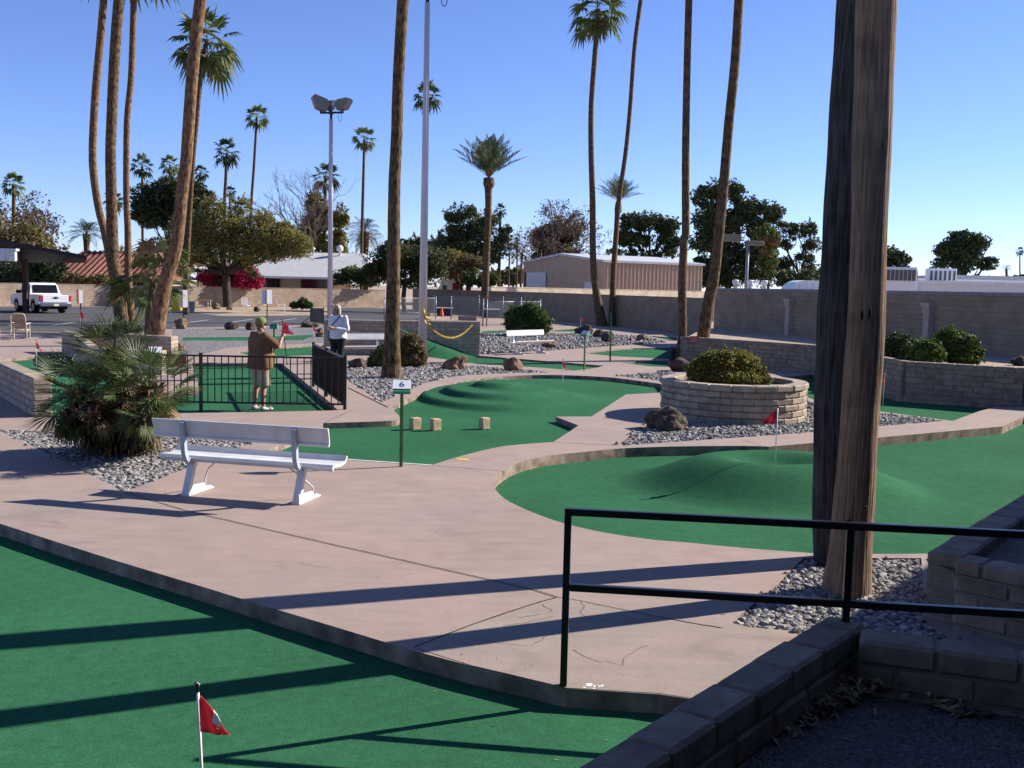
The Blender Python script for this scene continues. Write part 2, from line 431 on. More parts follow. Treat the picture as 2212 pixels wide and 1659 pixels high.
GR_C = P2([(880, 768), (923, 771), (983, 779.5), (1032, 786.5), (1150, 793), (1240, 800), (1283, 795.5), (1305, 790), (1209, 782)]) + [(-1.2, 35.2), (-3.9, 34.4)]
GR_B = P2([(1256, 762), (1300, 757), (1368, 752), (1462, 751), (1475, 760), (1462, 776), (1400, 773), (1320, 769)])
GR_S = P2([(1338, 783), (1420, 779), (1462, 780), (1450, 793), (1400, 791)])
GR_T = P2([(395, 728), (528, 727), (585, 726), (682, 722), (655, 734), (528, 735.5), (395, 735)])
GR_M = P2([(505, 759), (560, 755), (604, 750), (700, 744), (725, 752), (712, 766), (610, 769.5), (540, 768)])
GR_W = P2([(1040, 714), (1080, 712.5), (1120, 711), (1090, 718.5), (1042, 721)])
GR_V = P2([(1185, 713), (1245, 708), (1275, 713), (1240, 716.5), (1195, 716)])
GR_X = P2([(1398, 725.5), (1462, 729), (1462, 736), (1440, 734)])
GR_R = P2([(1690, 815)]) + [(8.75, 30.2), (9.0, 24.0), (11.2, 22.6)] + P2([(2153, 879), (2115, 888), (2059, 909), (2047, 908), (1903, 889), (1761, 864), (1735, 855)])
# gravel beds
GB_1 = P2([(0, 928), (80, 932), (160, 936), (345, 945), (500, 951), (545, 956), (447, 995), (360, 1028), (280, 1058), (263, 1061), (200, 1028), (133, 995), (60, 958), (0, 931)])
GB_2 = P2([(748, 820), (825, 869)]) + crv([(872, 848), (900, 835), (932, 824), (996, 811.5), (1106, 806), (1187, 804.8)], 4) + P2([(1130, 798), (1032, 791), (924, 784), (840, 781), (750, 795)])
GB_3 = P2([(1341, 963), (1475, 953), (1640, 942), (1758, 933), (1895, 921), (2038, 909), (1985, 900), (1895, 892.5), (1755, 868), (1725, 859), (1640, 870), (1500, 890), (1430, 905), (1366, 930)])
GB_4 = P2([(1035, 722), (1192, 720.5), (1242, 721), (1330, 724), (1396, 727.5), (1437, 740), (1315, 748), (1203, 756), (1036, 766)])
GB_5 = P2([(372, 710), (531, 708), (703, 703), (740, 712), (712, 740), (516, 749), (491, 752), (440, 764), (372, 767)])
GB_5_hole = GR_T
GB_6 = P2([(1332, 811.5), (1380, 806.5), (1427, 804), (1452, 803.5), (1468, 812), (1462, 822), (1436, 823.5)])
GB_N = P2([(1745, 1205), (1990, 1205.5)]) + [(3.05, 7.35), (3.1, 6.2), (2.2, 5.5), (1.75, 5.85)] + P2([(1721, 1363), (1618, 1355), (1581, 1346), (1608, 1321), (1635, 1298), (1675, 1265), (1715, 1225), (1736, 1205)])

OUT = P2([(-420, 716), (0, 721), (135, 723), (240, 723), (366, 709), (372, 709.2)]) + P2([(372, 708), (531, 706), (705, 700.5), (930, 691), (1015, 690.5), (1100, 696), (1190, 705), (1300, 710), (1400, 715), (1468, 724)]) \
    + [(6.0, 36.5), (12, 30.5), (13.5, 23.5), (24, 20), (20, 12), (9, 10), (6, 6), (4, 3), (2, 0.2), (-14, 0.2), (-40, 10), (-60, 30)]
mb = MB()
HOLES = [GR_N, GR_F, GR_6, GR_9, GR_L, GR_C, GR_B, GR_S, GR_M, GR_W, GR_V, GR_X, GR_R, GB_1, GB_2, GB_3, GB_4, GB_5, GB_6, GB_N]
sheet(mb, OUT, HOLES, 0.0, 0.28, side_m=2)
# expansion joints and cracks: thin dark strips lying in the slab surface
def strip(mb, pts, w, z=0.006, m=1):
    pts = [Vector((p[0], p[1], z)) for p in pts]
    L, Rr = [], []
    for i, p in enumerate(pts):
        t = pts[min(i + 1, len(pts) - 1)] - pts[max(i - 1, 0)]
        n = Vector((-t.y, t.x, 0)).normalized() * w / 2
        L.append(mb.vert(p + n)); Rr.append(mb.vert(p - n))
    for i in range(len(pts) - 1): mb.face((L[i], Rr[i], Rr[i + 1], L[i + 1]), m)
rc = random.Random(5)
PATCH = P2([(1204, 1291.5), (1237, 1296.5), (1427, 1335.5), (1582, 1346.5), (1618, 1355.5), (1660, 1359)]) + [(1.74, 5.85), (1.48, 5.67), (0.9, 5.87)] + P2([(1224, 1486.5), (1120, 1461.5), (1017, 1437.5), (895, 1399.5), (1020, 1350.5), (1154, 1305.5)])
sheet(mb, PATCH, (), 0.003, m=4)
def rough(uvs, n=8, j=0.006):
    P = P2(uvs); o = []
    for a, b in zip(P, P[1:]):
        for k in range(n):
            t = k / n; o.append((a[0] + (b[0] - a[0]) * t + rc.uniform(-j, j), a[1] + (b[1] - a[1]) * t + rc.uniform(-j, j)))
    return o + [P[-1]]
for uvs, w in (([(273, 1065), (407, 1105), (737, 1181), (1154, 1275), (1204, 1291)], .014), ([(1204, 1291), (1237, 1296), (1427, 1335), (1560, 1358)], .012), ([(1204, 1291), (1154, 1305), (1020, 1350), (894, 1399)], .012),
               ([(932, 1006), (1087, 1018)], .010), ([(1197, 956), (1340, 962.5)], .012), ([(978, 988), (1060, 994)], .006), ([(752, 838), (838, 880)], .03), ([(1601, 950), (1645, 962)], .010), ([(1890, 930), (1960, 938)], .008),
               ([(1985, 905), (2060, 917)], .008), ([(700, 915), (760, 886)], .010), ([(1000, 1010), (1075, 1030)], .004)):
    strip(mb, rough(uvs, 7, .003), w)
cr = [(1172, 1306), (1180, 1314), (1193, 1318), (1187, 1324)], [(1120, 1336), (1150, 1331), (1168, 1328)], [(1090, 1352), (1130, 1347), (1165, 1340), (1196, 1332)], [(1255, 1300), (1262, 1312), (1254, 1322), (1259, 1330), (1284, 1336), (1320, 1342)], \
     [(1000, 1378), (1060, 1388), (1140, 1397)], [(1150, 1395), (1178, 1378), (1196, 1366)], [(1330, 1346), (1392, 1338), (1450, 1330)], [(1310, 1430), (1345, 1440), (1352, 1420), (1380, 1402), (1400, 1396)], [(1240, 1404), (1262, 1420), (1300, 1432)], [(1170, 1352), (1180, 1356)], [(640, 1215), (680, 1224), (715, 1226)]
for uvs in cr: strip(mb, rough(uvs, 4, .008), rc.uniform(.002, .006), m=3)
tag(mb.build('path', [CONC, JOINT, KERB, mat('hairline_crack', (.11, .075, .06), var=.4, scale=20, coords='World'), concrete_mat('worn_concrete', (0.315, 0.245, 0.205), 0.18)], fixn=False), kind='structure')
# white chips of bird lime on the slab beside the rail
# ------------------------------------------------------------------ greens
def grid_pts(poly, x0, x1, y0, y1, st):
    return [(x, y) for x in np.arange(x0, x1, st) for y in np.arange(y0, y1, st) if in_poly(x, y, poly)]
sm = lambda t: (lambda c: c * c * (3 - 2 * c))(max(0.0, min(1.0, t)))
VC = at(1675, 1026, 0.0)
def z_volcano(x, y):
    r = math.hypot((x - VC.x) / 1.15, (y - VC.y))
    a = math.atan2(y - VC.y, x - VC.x)
    rim = 0.62 + 0.07 * math.sin(a * 2 + 1.0)
    h = 0.37 * sm((1.85 - r) / (1.85 - rim)) ** 1.1 if r > rim else 0.37 - 0.15 * sm((rim - r) / (rim * 0.8))
    k = 0.5 * (1 + math.tanh((r - rim) / .1))
    return -0.14 + h
MC = at(1085, 850, 0.0)
def z_ripple(x, y):
    z = -0.10; base = at(1085, 893, -.1)
    for i, (uc, vf, ua, rr) in enumerate(((1080, 892, 876, 2.7), (1082, 870, 943, 1.95), (1080, 848, 1013, 1.15))):
        zz = -.1 + .1 * i
        f = at(uc, vf, zz); l = at(ua, vf - 18, zz)
        yc = 22.9; b = yc - f.y; a = f.x - l.x if x < f.x else rr
        q = math.hypot((x - f.x) / a, (y - yc) / b)
        w = 0.13 if x < f.x else 0.13 + 0.55 * sm((x - f.x) / rr)
        w = w * (1.0 if y < yc else 1.6) * (1.0, 1.15, 2.6)[i]
        z += 0.124 * sm((1 - q) / w * (0.9 if i else 1))
    return z
def z_ramp(x, y):
    t = max(0.0, min(1.6, (-1.35 - x) / 1.55))
    yw = 35.2 + (x + 1.2) * 0.303
    return -0.06 + 0.62 * t * sm((y - 33.9) / max(0.2, yw - 33.9))
for pts, z, zf, ex in ((GR_N, -.14, z_volcano, grid_pts(GR_N, VC.x - 2.5, VC.x + 2.5, VC.y - 2.2, VC.y + 2.2, .09)), (GR_F, -.118, None, ()), (GR_6, -.10, z_ripple, grid_pts(GR_6, -2.6, 2.6, 19.0, 25.6, .085)), (GR_9, -.10, None, ()), (GR_L, -.08, None, ()),
                       (GR_C, -.06, z_ramp, grid_pts(GR_C, -5, -1, 33.5, 35.4, .15)), (GR_B, -.05, None, ()), (GR_S, -.05, None, ()), (GR_T, -.012, None, ()), (GR_M, -.06, None, ()), (GR_W, -.05, None, ()), (GR_V, -.05, None, ()), (GR_X, -.05, None, ()), (GR_R, -.10, None, ())):
    mb = MB(); sheet(mb, pts, (), z, 0.0, zf, ex)
    tag(mb.build('putting_green', FELT, fixn=False), kind='structure')
# painted white start strip of the sixth green, a yellow mark on the kerb and lime splashes by the rail
mb = MB(); strip(mb, P2([(566, 977), (767, 994), (932, 1005.2)]), .035, .006, 0); tag(mb.build('start_line', mat('white_board', (.75, .76, .78), var=.1), fixn=False), 'thin white start strip along the near edge of the green with brick blocks', 'strip')
mb = MB()
for u, v, w, h in ((1000, 991, 14, 3),): mb.poly([at(u - w, v - h * .4, .004), at(u + w, v + h * .3, .004), at(u + w - 3, v + h, .004), at(u - w - 1, v + h * .6, .004)])
tag(mb.build('yellow_mark', mat('yellow_mark', (.65, .45, .06), var=.3), fixn=False), 'small yellow painted dash on the pink concrete edge', 'marking')
mb = MB()
for i in range(10):
    c = at(1286 + rc.gauss(0, 13), 1481 + rc.gauss(0, 6), .004); r = rc.uniform(.006, .022); k0 = rc.random() * 3
    mb.poly([c + V(math.cos(k0 + k) * r * rc.uniform(.6, 1.5), math.sin(k0 + k) * r * .8, 0) for k in np.linspace(0, 5.3, 6)])
tag(mb.build('splash', mat('lime_white', (.8, .8, .82), var=.05), fixn=False), 'white splashes on the concrete beside the foot of the black handrail', 'splash', kind='stuff')
# ------------------------------------------------------------------ ground, lot, beds
mb = MB(); sheet(mb, [(-900, -300), (900, -300), (900, 1800), (-900, 1800)], [[(p[0], p[1]) for p in OUT]], -0.012)
tag(mb.build('ground', DIRT, fixn=False), kind='structure')
LOT = P2([(-420, 715.6), (0, 720.5), (135, 722.5), (240, 722.5), (366, 708.6), (531, 705.6), (705, 700), (930, 690.6), (905, 676), (860, 668), (800, 664.5), (720, 665), (735, 669), (720, 680), (527, 682.5), (480, 682), (418, 675), (380, 668), (300, 662.5), (0, 662), (-420, 661)])
mb = MB(); sheet(mb, LOT, (), -0.004); 
def lotline(a, b, w=.12, z=.002):
    p, q = at(*a), at(*b); strip(mb, [(p.x, p.y), (q.x, q.y)], w, z, 1)
for k in range(7): lotline((20 + 95 * k, 704 - 1.5 * k), (70 + 95 * k, 697 - 1.5 * k), .14)
lotline((0, 711.5), (210, 711), .12)
tag(mb.build('parking_lot', [ASPH, PAINT], fixn=False), kind='structure')
mb = MB()
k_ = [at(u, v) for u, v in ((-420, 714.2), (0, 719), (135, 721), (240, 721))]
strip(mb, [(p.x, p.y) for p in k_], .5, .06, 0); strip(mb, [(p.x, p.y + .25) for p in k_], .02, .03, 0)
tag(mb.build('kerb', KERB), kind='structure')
for nm, pts, mt, z, hl in (('gravel_bed', GB_1, GRAVB, -.03, ()), ('gravel_bed', GB_2, GRAVB, -.03, ()), ('gravel_bed', GB_3, GRAVB, -.03, ()), ('gravel_bed', GB_4, GRAVB, -.008, ()), ('gravel_bed', GB_5, GRAVB, -.008, [GR_T]), ('gravel_bed', GB_6, GRAVB, -.03, ()), ('gravel_bed', GB_N, GRAVB, -.03, ())):
    mb = MB(); sheet(mb, pts, hl, z); tag(mb.build(nm, mt, fixn=False), kind='structure')
BED = [(5.65, 34.75), (9.0, 30.65), (9.2, 24.2), (11.25, 22.8), (14, 21.5), (22, 17.5), (24, 24), (16.6, 25), (14.8, 30.2), (9.3, 47.2), (8.4, 46)]
mb = MB(); sheet(mb, BED, (), 0.70); tag(mb.build('planting_bed', DIRT, fixn=False), kind='structure')
INB = [(-2.9, 0.3), (0.25, 3.95), (1.75, 5.8), (1.95, 5.7), (2.9, 5.35), (9, 3), (9, -4), (-6, -4)]
mb = MB(); sheet(mb, INB, (), 0.20); tag(mb.build('dark_gravel', DKGRAV, fixn=False), kind='structure')
INC = [(3.1, 7.55), (5.0, 9.95), (14, 21.3), (20, 18), (12, 9), (6, 5), (3.2, 7.15)]
mb = MB(); sheet(mb, INC, (), 0.40); tag(mb.build('planting_soil', DKGRAV, fixn=False), kind='structure')

# loose stones on the beds one can see stones in
def stone_shapes(rng, k=6):
    out = []
    for _ in range(k):
        bm = bmesh.new(); bmesh.ops.create_icosphere(bm, subdivisions=1, radius=1)
        for v in bm.verts: v.co *= rng.uniform(.7, 1.2)
        for v in bm.verts: v.co.z *= .62; v.co.y *= .85
        bm.verts.ensure_lookup_table()
        out.append((np.array([v.co[:] for v in bm.verts]), [[v.index for v in f.verts] for f in bm.faces])); bm.free()
    return out
def scatter(name, poly, n, size, z, mats, seed, label, pw=(.7, .3), holes=()):
    rng = random.Random(seed); sh = stone_shapes(rng)
    xs = [p[0] for p in poly]; ys = [p[1] for p in poly]
    VV, FF, MI = [], [], []; base = 0; cnt = 0; tries = 0
    while cnt < n and tries < n * 12:
        tries += 1
        x, y = rng.uniform(min(xs), max(xs)), rng.uniform(min(ys), max(ys))
        if not in_poly(x, y, poly) or any(in_poly(x, y, h) for h in holes): continue
        zz = z
        if rng.random() < .05:
            x += rng.gauss(0, .06); y += rng.gauss(0, .06)
            if not in_poly(x, y, poly): zz = 0.0
        v, f = rng.choice(sh); s = size * min(1.7, max(.35, rng.lognormvariate(-.12, .38))); a = rng.uniform(0, 6.28); b = rng.uniform(-.6, .6)
        Rm = np.array(Matrix.Rotation(a, 3, 'Z') @ Matrix.Rotation(b, 3, 'X'))
        w = (v * s) @ Rm.T + np.array([x, y, zz + s * rng.uniform(.1, .45)])
        VV.append(w); FF += [[i + base for i in q] for q in f]; MI += [0 if rng.random() < pw[0] else 1] * len(f); base += len(v); cnt += 1
    me = bpy.data.meshes.new(name); me.from_pydata(np.concatenate(VV).tolist(), [], FF)
    for m_ in mats: me.materials.append(m_)
    me.polygons.foreach_set('material_index', MI); me.update()
    o = bpy.data.objects.new(name, me); COL.objects.link(o)
    return tag(o, label, 'gravel', kind='stuff')
scatter('gravel', GB_1, 8500, .029, -.03, (STONE, STONEP), 1, 'grey stones lying round the low fan palm')
scatter('gravel', GB_N, 5000, .025, -.03, (STONE, STONEP), 2, 'grey stones round the two big palm trunks')
scatter('gravel', GB_3, 8000, .034, -.03, (STONE, STONEP), 3, 'grey stones round the circular block planter')
scatter('gravel', GB_2, 6500, .042, -.03, (STONE, STONEP), 4, 'grey stones round the palm trunk beside the light pole')
scatter('gravel', GB_6, 500, .045, -.03, (STONE, STONEP), 5, 'grey stones between the kerb and the circular planter')
scatter('gravel', GB_4, 4500, .06, -.01, (STONE, STONEP), 6, 'grey stones behind the white bench by the chain')

# leaf litter and grit on the greens and in the kerb corners
rl = random.Random(21); mb = MB()
def litter(p, s):
    az = rl.uniform(0, 6.28); d = V(math.cos(az), math.sin(az), rl.uniform(-.1, .3)) * s; w = V(-math.sin(az), math.cos(az), rl.uniform(-.2, .4)) * s * rl.uniform(.25, .5); q = V(p[0], p[1], p[2] + .006)
    mb.face([mb.vert(q - d), mb.vert(q + w), mb.vert(q + d), mb.vert(q - w)])
for poly, z, n in ((GR_F, -.118, 90), (GR_N, None, 60), (GR_6, None, 50)):
    L_ = len(poly)
    for i in range(n):
        k = rl.randrange(L_); a, b = poly[k], poly[(k + 1) % L_]; t = rl.random(); x, y = a[0] + (b[0] - a[0]) * t, a[1] + (b[1] - a[1]) * t
        x += rl.gauss(0, .10 if i % 3 else .6); y += rl.gauss(0, .10 if i % 3 else .6)
        if y < 3 or not in_poly(x, y, poly): continue
        litter((x, y, z if z is not None else (z_volcano(x, y) if poly is GR_N else z_ripple(x, y))), rl.uniform(.008, .022))
for i in range(160):
    p = at(rl.uniform(100, 1500), rl.uniform(1010, 1480)); 
    if in_poly(p.x, p.y, OUT) and not any(in_poly(p.x, p.y, h) for h in HOLES): litter((p.x, p.y, 0), rl.uniform(.004, .012))
tag(mb.build('leaf_litter', mat('litter', (.16, .11, .05), var=.4, scale=3, island=.6, col2=(.34, .27, .15)), fixn=False), 'bits of dry leaf and grit scattered on the greens and path', 'litter', kind='stuff')
# ------------------------------------------------------------------ block walls
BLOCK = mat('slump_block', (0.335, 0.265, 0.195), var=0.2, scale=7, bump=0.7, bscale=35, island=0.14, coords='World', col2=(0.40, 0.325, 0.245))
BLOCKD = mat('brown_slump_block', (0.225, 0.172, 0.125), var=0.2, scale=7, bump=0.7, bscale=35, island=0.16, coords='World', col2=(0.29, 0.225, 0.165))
MORTAR = mat('mortar', (0.20, 0.165, 0.13), var=0.2, coords='World')
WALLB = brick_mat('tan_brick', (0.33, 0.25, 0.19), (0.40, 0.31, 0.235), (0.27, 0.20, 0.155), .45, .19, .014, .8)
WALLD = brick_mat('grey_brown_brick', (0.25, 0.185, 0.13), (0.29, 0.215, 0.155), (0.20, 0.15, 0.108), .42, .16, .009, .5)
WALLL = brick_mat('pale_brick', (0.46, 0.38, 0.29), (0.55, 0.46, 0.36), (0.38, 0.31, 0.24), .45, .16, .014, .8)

def block_run(mb, a, b, z0, z1, th, course=0.15, bl=0.4, rng=None, cap=None, jit=0.006, gap=0.007, off=0.0, bev=.012):
    """one straight run of real blocks between plan points a and b (2-D), with a mortar core"""
    a = Vector((a[0], a[1])); b = Vector((b[0], b[1])); d = b - a; L = d.length; d.normalize(); rz = math.atan2(d.y, d.x)
    n = max(1, round((z1 - z0) / course)); h = (z1 - z0) / n
    mid = (a + b) / 2
    mb.box((mid.x, mid.y, (z0 + z1) / 2 - .008), (L - .02, th - .03, z1 - z0 - .016), rz, 1)
    for k in range(n):
        x = -bl * (0.5 if (k % 2) ^ int(off) else 0.0)
        top = k == n - 1
        while x < L - 1e-3:
            x0, x1 = max(0, x), min(L, x + bl); x += bl
            if x1 - x0 < .05: continue
            c = a + d * ((x0 + x1) / 2)
            j = rng.uniform(-jit, jit); t = th + (cap or 0) * top + rng.uniform(-jit, jit)
            nrm = Vector((-d.y, d.x)); c = c + nrm * j
            mb.box((c.x, c.y, z0 + h * (k + .5)), (x1 - x0 - gap, t, h - gap), rz + rng.uniform(-.006, .006), 0, bev=bev)
def block_wall(name, label, pts, z0, z1, th, seed, mats=None, category='wall', **kw):
    mb = MB(); rng = random.Random(seed)
    for i, (a, b) in enumerate(zip(pts, pts[1:])): block_run(mb, a, b, z0, z1, th, rng=rng, off=i % 2, **kw)
    o = mb.build(name, mats or [BLOCK, MORTAR]); return tag(o, label, category)

def brick_wall(name, label, pts, z0, z1, th, m, capm=None, cap=0.06, category='wall', build=True):
    """long far wall: one prism per run, brick courses in the material (uv in metres)"""
    mb = MB(); s = 0.0
    P = [Vector((p[0], p[1])) for p in pts]
    nr = []
    for i in range(len(P)):
        t = (P[min(i + 1, len(P) - 1)] - P[max(i - 1, 0)]).normalized(); nr.append(Vector((-t.y, t.x)) * th / 2)
    for i in range(len(P) - 1):
        L = (P[i + 1] - P[i]).length
        for sg in (1, -1):
            q0, q1 = P[i] + nr[i] * sg, P[i + 1] + nr[i + 1] * sg
            mb.poly([(q0.x, q0.y, z0), (q1.x, q1.y, z0), (q1.x, q1.y, z1), (q0.x, q0.y, z1)], 0, uv=((s, z0), (s + L, z0), (s + L, z1), (s, z1)))
        e = .02
        def pt(i, sg, z): q = P[i] + nr[i] * sg * (1 + e * 2 / th); return (q.x, q.y, z)
        mb.poly([pt(i, 1, z1 + cap), pt(i + 1, 1, z1 + cap), pt(i + 1, -1, z1 + cap), pt(i, -1, z1 + cap)], 1)
        for sg in (1, -1): mb.poly([pt(i, sg, z1 - .002), pt(i + 1, sg, z1 - .002), pt(i + 1, sg, z1 + cap), pt(i, sg, z1 + cap)], 1)
        mb.poly([pt(i, 1, z1 - .002), pt(i + 1, 1, z1 - .002), pt(i + 1, -1, z1 - .002), pt(i, -1, z1 - .002)], 1)
        s += L
    for i in (0, len(P) - 1):
        q0, q1 = P[i] + nr[i], P[i] - nr[i]
        mb.poly([(q0.x, q0.y, z0), (q1.x, q1.y, z0), (q1.x, q1.y, z1), (q0.x, q0.y, z1)], 0, uv=((0, z0), (th, z0), (th, z1), (0, z1)))
    return mb if not build else tag(mb.build(name, [m, capm or m]), label, category)

# foreground: low retaining wall at the photographer's feet and the taller one beyond it
def off_line(p, q, t):
    """centre line of a wall whose visible top edge runs p-q, shifted by t to its right"""
    d = (q - p).normalized(); n = Vector((d.y, -d.x)); return p + n * t, q + n * t
rg = random.Random(31)
K1, K2 = at(1227, 1659, .5).xy, at(1781, 1328, .5).xy; d_ = (K2 - K1).normalized(); A1, A2 = off_line(K1 - d_ * 3.6, K2 + d_ * .03, .115)
M1, M2 = at(1846, 1379, .5).xy, at(2212, 1428, .5).xy; B1, B2 = off_line(M1, M2 + (M2 - M1).normalized() * 3, -.115)
mb = MB()
block_run(mb, A1, A2, -.25, .5, .23, .15, .40, rg, bev=.02, jit=.008)
block_run(mb, B1 + (B2 - B1).normalized() * .02, B2, -.05, .5, .23, .15, .40, rg, bev=.02, jit=.008, off=1)
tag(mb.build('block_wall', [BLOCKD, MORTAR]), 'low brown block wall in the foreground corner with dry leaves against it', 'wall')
mb = MB(); K1, K2 = at(2001, 1188, .5).xy, at(2212, 1063, .5).xy; d_ = (K2 - K1).normalized(); A1, A2 = off_line(K1, K2 + d_ * 4.4, .135)
M1, M2 = at(2001, 1196, .5).xy, at(2212, 1236, .5).xy; B1, B2 = off_line(M1, M2 + (M2 - M1).normalized() * 3.2, -.125)
block_run(mb, A1, A2, -.2, .5, .27, .125, .38, rg, bev=.02, jit=.008)
block_run(mb, B1 + (B2 - B1).normalized() * .20, B2, -.1, .5, .25, .125, .38, rg, bev=.02, jit=.008, off=1)
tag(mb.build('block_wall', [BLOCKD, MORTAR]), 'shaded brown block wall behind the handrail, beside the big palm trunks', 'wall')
# planter wall along the back of the course
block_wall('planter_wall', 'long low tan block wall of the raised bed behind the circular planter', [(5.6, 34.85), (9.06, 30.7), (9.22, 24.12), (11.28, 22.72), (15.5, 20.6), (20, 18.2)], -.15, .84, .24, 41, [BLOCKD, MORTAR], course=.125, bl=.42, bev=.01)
# ramp wall with the chain
block_wall('ramp_wall', 'block wall beside the green ramp, hung with the yellow chain', [(-1.15, 35.4), (-6.2, 33.95)], -.08, 1.16, .3, 42, course=.115, bl=.40, bev=.012)
block_wall('ramp_wall', 'pale stub of block wall behind the leaning palm trunk and number 9', [(-13.0, 31.9), (-10.1, 30.9)], -.05, .66, .35, 43, course=.115, bl=.40)
mb = MB(); block_run(mb, (-14.1, 32.6), (-13.2, 31.5), -.1, .66, .25, .125, .4, rg); block_run(mb, (-13.3, 31.6), (-10.45, 25.9), -.1, .60, .25, .125, .4, rg); block_run(mb, (-10.5, 25.85), (-8.6, 25.5), -.1, .60, .25, .125, .4, rg)
tag(mb.build('block_wall', [BLOCK, MORTAR]), 'low block wall behind the low fan palm, round the shaded end of the green', 'wall')
mb = MB(); block_run(mb, (-7.86, 17.25), (-12.2, 23.5), -.15, .66, .30, .135, .42, rg, bev=.03, cap=.03)
tag(mb.build('block_wall', [BLOCK, MORTAR]), 'sloping tan block wall with rounded lit end, at the near side of the flagged green beyond the low palm', 'wall')

# circular planter
pc = thing('circular_planter', 'round tan block planter with a flowering shrub growing in it', 'planter', (0, 0, 0))
_b = at(1579, 914, -.03)
PCX, PCY = (1579 - CU) / FPX * 19.95 + .02, 19.75; PR = 1.36
pc.location = (PCX, PCY, -.03)
mb = MB(); rg = random.Random(7)
nc = 6; hc = .72 / nc; nb = 21
for k in range(nc):
    top = k == nc - 1
    for i in range(nb):
        a = 2 * math.pi * (i + (.5 if k % 2 else 0)) / nb
        r = PR - .13 + rg.uniform(-.008, .012) + (.01 if top else 0); w = 2 * (PR) * math.tan(math.pi / nb) - .008
        mb.box((PCX + r * math.cos(a), PCY + r * math.sin(a), -.03 + hc * (k + .5)), (.26 + (.03 if top else 0), w, hc - .007), a, 0, bev=.018)
mb.lathe([(PR - .035, -.03), (PR - .035, .675)], 40, 1, (PCX, PCY, 0)); mb.lathe([(PR - .23, .675), (PR - .23, .3)], 40, 1, (PCX, PCY, 0)); mb.lathe([(PR - .035, .675), (PR - .23, .675)], 40, 1, (PCX, PCY, 0))
mb.build('block_ring', [BLOCK, MORTAR], pc)
mb = MB(); mb.poly([(PCX + (PR - .22) * math.cos(a), PCY + (PR - .22) * math.sin(a), .58) for a in np.linspace(0, 6.283, 30)[:-1]]); mb.build('soil', DKGRAV, pc)

# boundary walls
brick_wall('boundary_wall', 'long sunlit tan block wall across the back of the parking lot', [at(-420, 661.5).xy, at(0, 660.5).xy, at(440, 662).xy, at(830, 664).xy], 0, 1.72, .2, WALLB)
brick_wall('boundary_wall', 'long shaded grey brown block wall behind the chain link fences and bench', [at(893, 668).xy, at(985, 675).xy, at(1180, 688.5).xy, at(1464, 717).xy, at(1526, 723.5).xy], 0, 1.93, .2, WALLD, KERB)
brick_wall('boundary_wall', 'sunlit pale wall top showing beyond the shaded wall in front of the metal shed', [(-2, 86.5), (20.5, 109)], 0, 2.30, .2, WALLL, WALLL)
CAPG = mat('grey_cap', (0.23, 0.21, 0.22), var=.2, coords='World')
hw = thing('high_wall', 'high shaded grey brown block wall with two pilasters, behind the raised bed', 'wall', (9.2, 47, 0))
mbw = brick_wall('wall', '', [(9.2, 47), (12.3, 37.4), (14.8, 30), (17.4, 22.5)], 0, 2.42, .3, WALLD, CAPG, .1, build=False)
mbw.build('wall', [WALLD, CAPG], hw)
PIL = mat('pilaster_stucco', (0.42, 0.34, 0.27), var=.15, coords='World')
for (u, vt, vb, d) in ((1717, 643, 742, 37.6), (2021, 655, 728, 33.0)):
    # stand at the wall face
    x0 = 9.2 + (47 - d) * (3.1 / 9.6) if d > 37.4 else 12.3 + (37.4 - d) * (2.5 / 7.4)
    t = Vector((3.1, -9.6)).normalized(); rz = math.atan2(t.y, t.x)
    for it in range(20):   # walk along the wall until the pilaster is seen at u
        p = dep(u, 700, d); xw = 9.2 + (47 - d) * .3229 if d > 37.4 else 12.3 + (37.4 - d) * .338
        d += (p.x - xw) * -1.2
    xw -= .22
    mb = MB(); mb.box((xw, d, .35 + .72), (.26, .26, 1.5), rz); mb.box((xw, d, 1.93), (.34, .34, .22), rz); mb.box((xw, d, 2.09), (.42, .42, .10), rz, taper=1.0)
    mb.build('pilaster', PIL, hw)

# ------------------------------------------------------------------ the metal shed
def wall_quad(mb, a, b, z0, z1, m=0, n=0, z1b=None):
    mb.poly([(a.x, a.y, z0), (b.x, b.y, z0), (b.x, b.y, z1 if z1b is None else z1b), (a.x, a.y, z1)], m)
SIDING = mat('tan_metal_siding', (0.47, 0.34, 0.245), var=.08, scale=2, coords='World', rough=.55)
ROOFM = mat('pale_metal_roof', (0.50, 0.52, 0.55), var=.08, scale=1, coords='World', rough=.5)
ROLL = mat('white_roll_door', (0.62, 0.63, 0.66), var=.05, coords='World', rough=.5)
TRIM = mat('dark_trim', (0.06, 0.045, 0.045), var=.1)
sh = thing('metal_shed', 'tan ribbed metal shed with a white roll door, beyond the boundary walls', 'shed', (9.77, 114, 0))
C0 = Vector((9.77, 114)); sd = Vector((11.5, 6.2)).normalized(); pd = Vector((-sd.y, sd.x)); LS, LG = 13.5, 18.3
c1 = C0 + sd * LS; c2 = C0 + pd * LG; c3 = c1 + pd * LG; EV, RD = 5.45, 6.35
mid0 = C0 + pd * LG / 2; mid1 = c1 + pd * LG / 2
def ribbed(mb, a, b, z0, ztop, pitch, dep_, out):
    """ribbed sheet from a to b; ztop(s) gives the height"""
    L = (b - a).length; t = (b - a).normalized(); s = 0; prev = None
    while s < L - 1e-6:
        for ds, o in ((0, 0), (.55, 0), (.65, dep_), (.9, dep_), (1.0, 0)):
            ss = min(L, s + pitch * ds); p = a + t * ss + out * o
            if prev and (prev[0] - ss) ** 2 > 1e-9:
                q, sq = prev[1], prev[0]
                mb.poly([(q.x, q.y, z0), (p.x, p.y, z0), (p.x, p.y, ztop(ss)), (q.x, q.y, ztop(sq))])
            prev = (ss, p)
        s += pitch
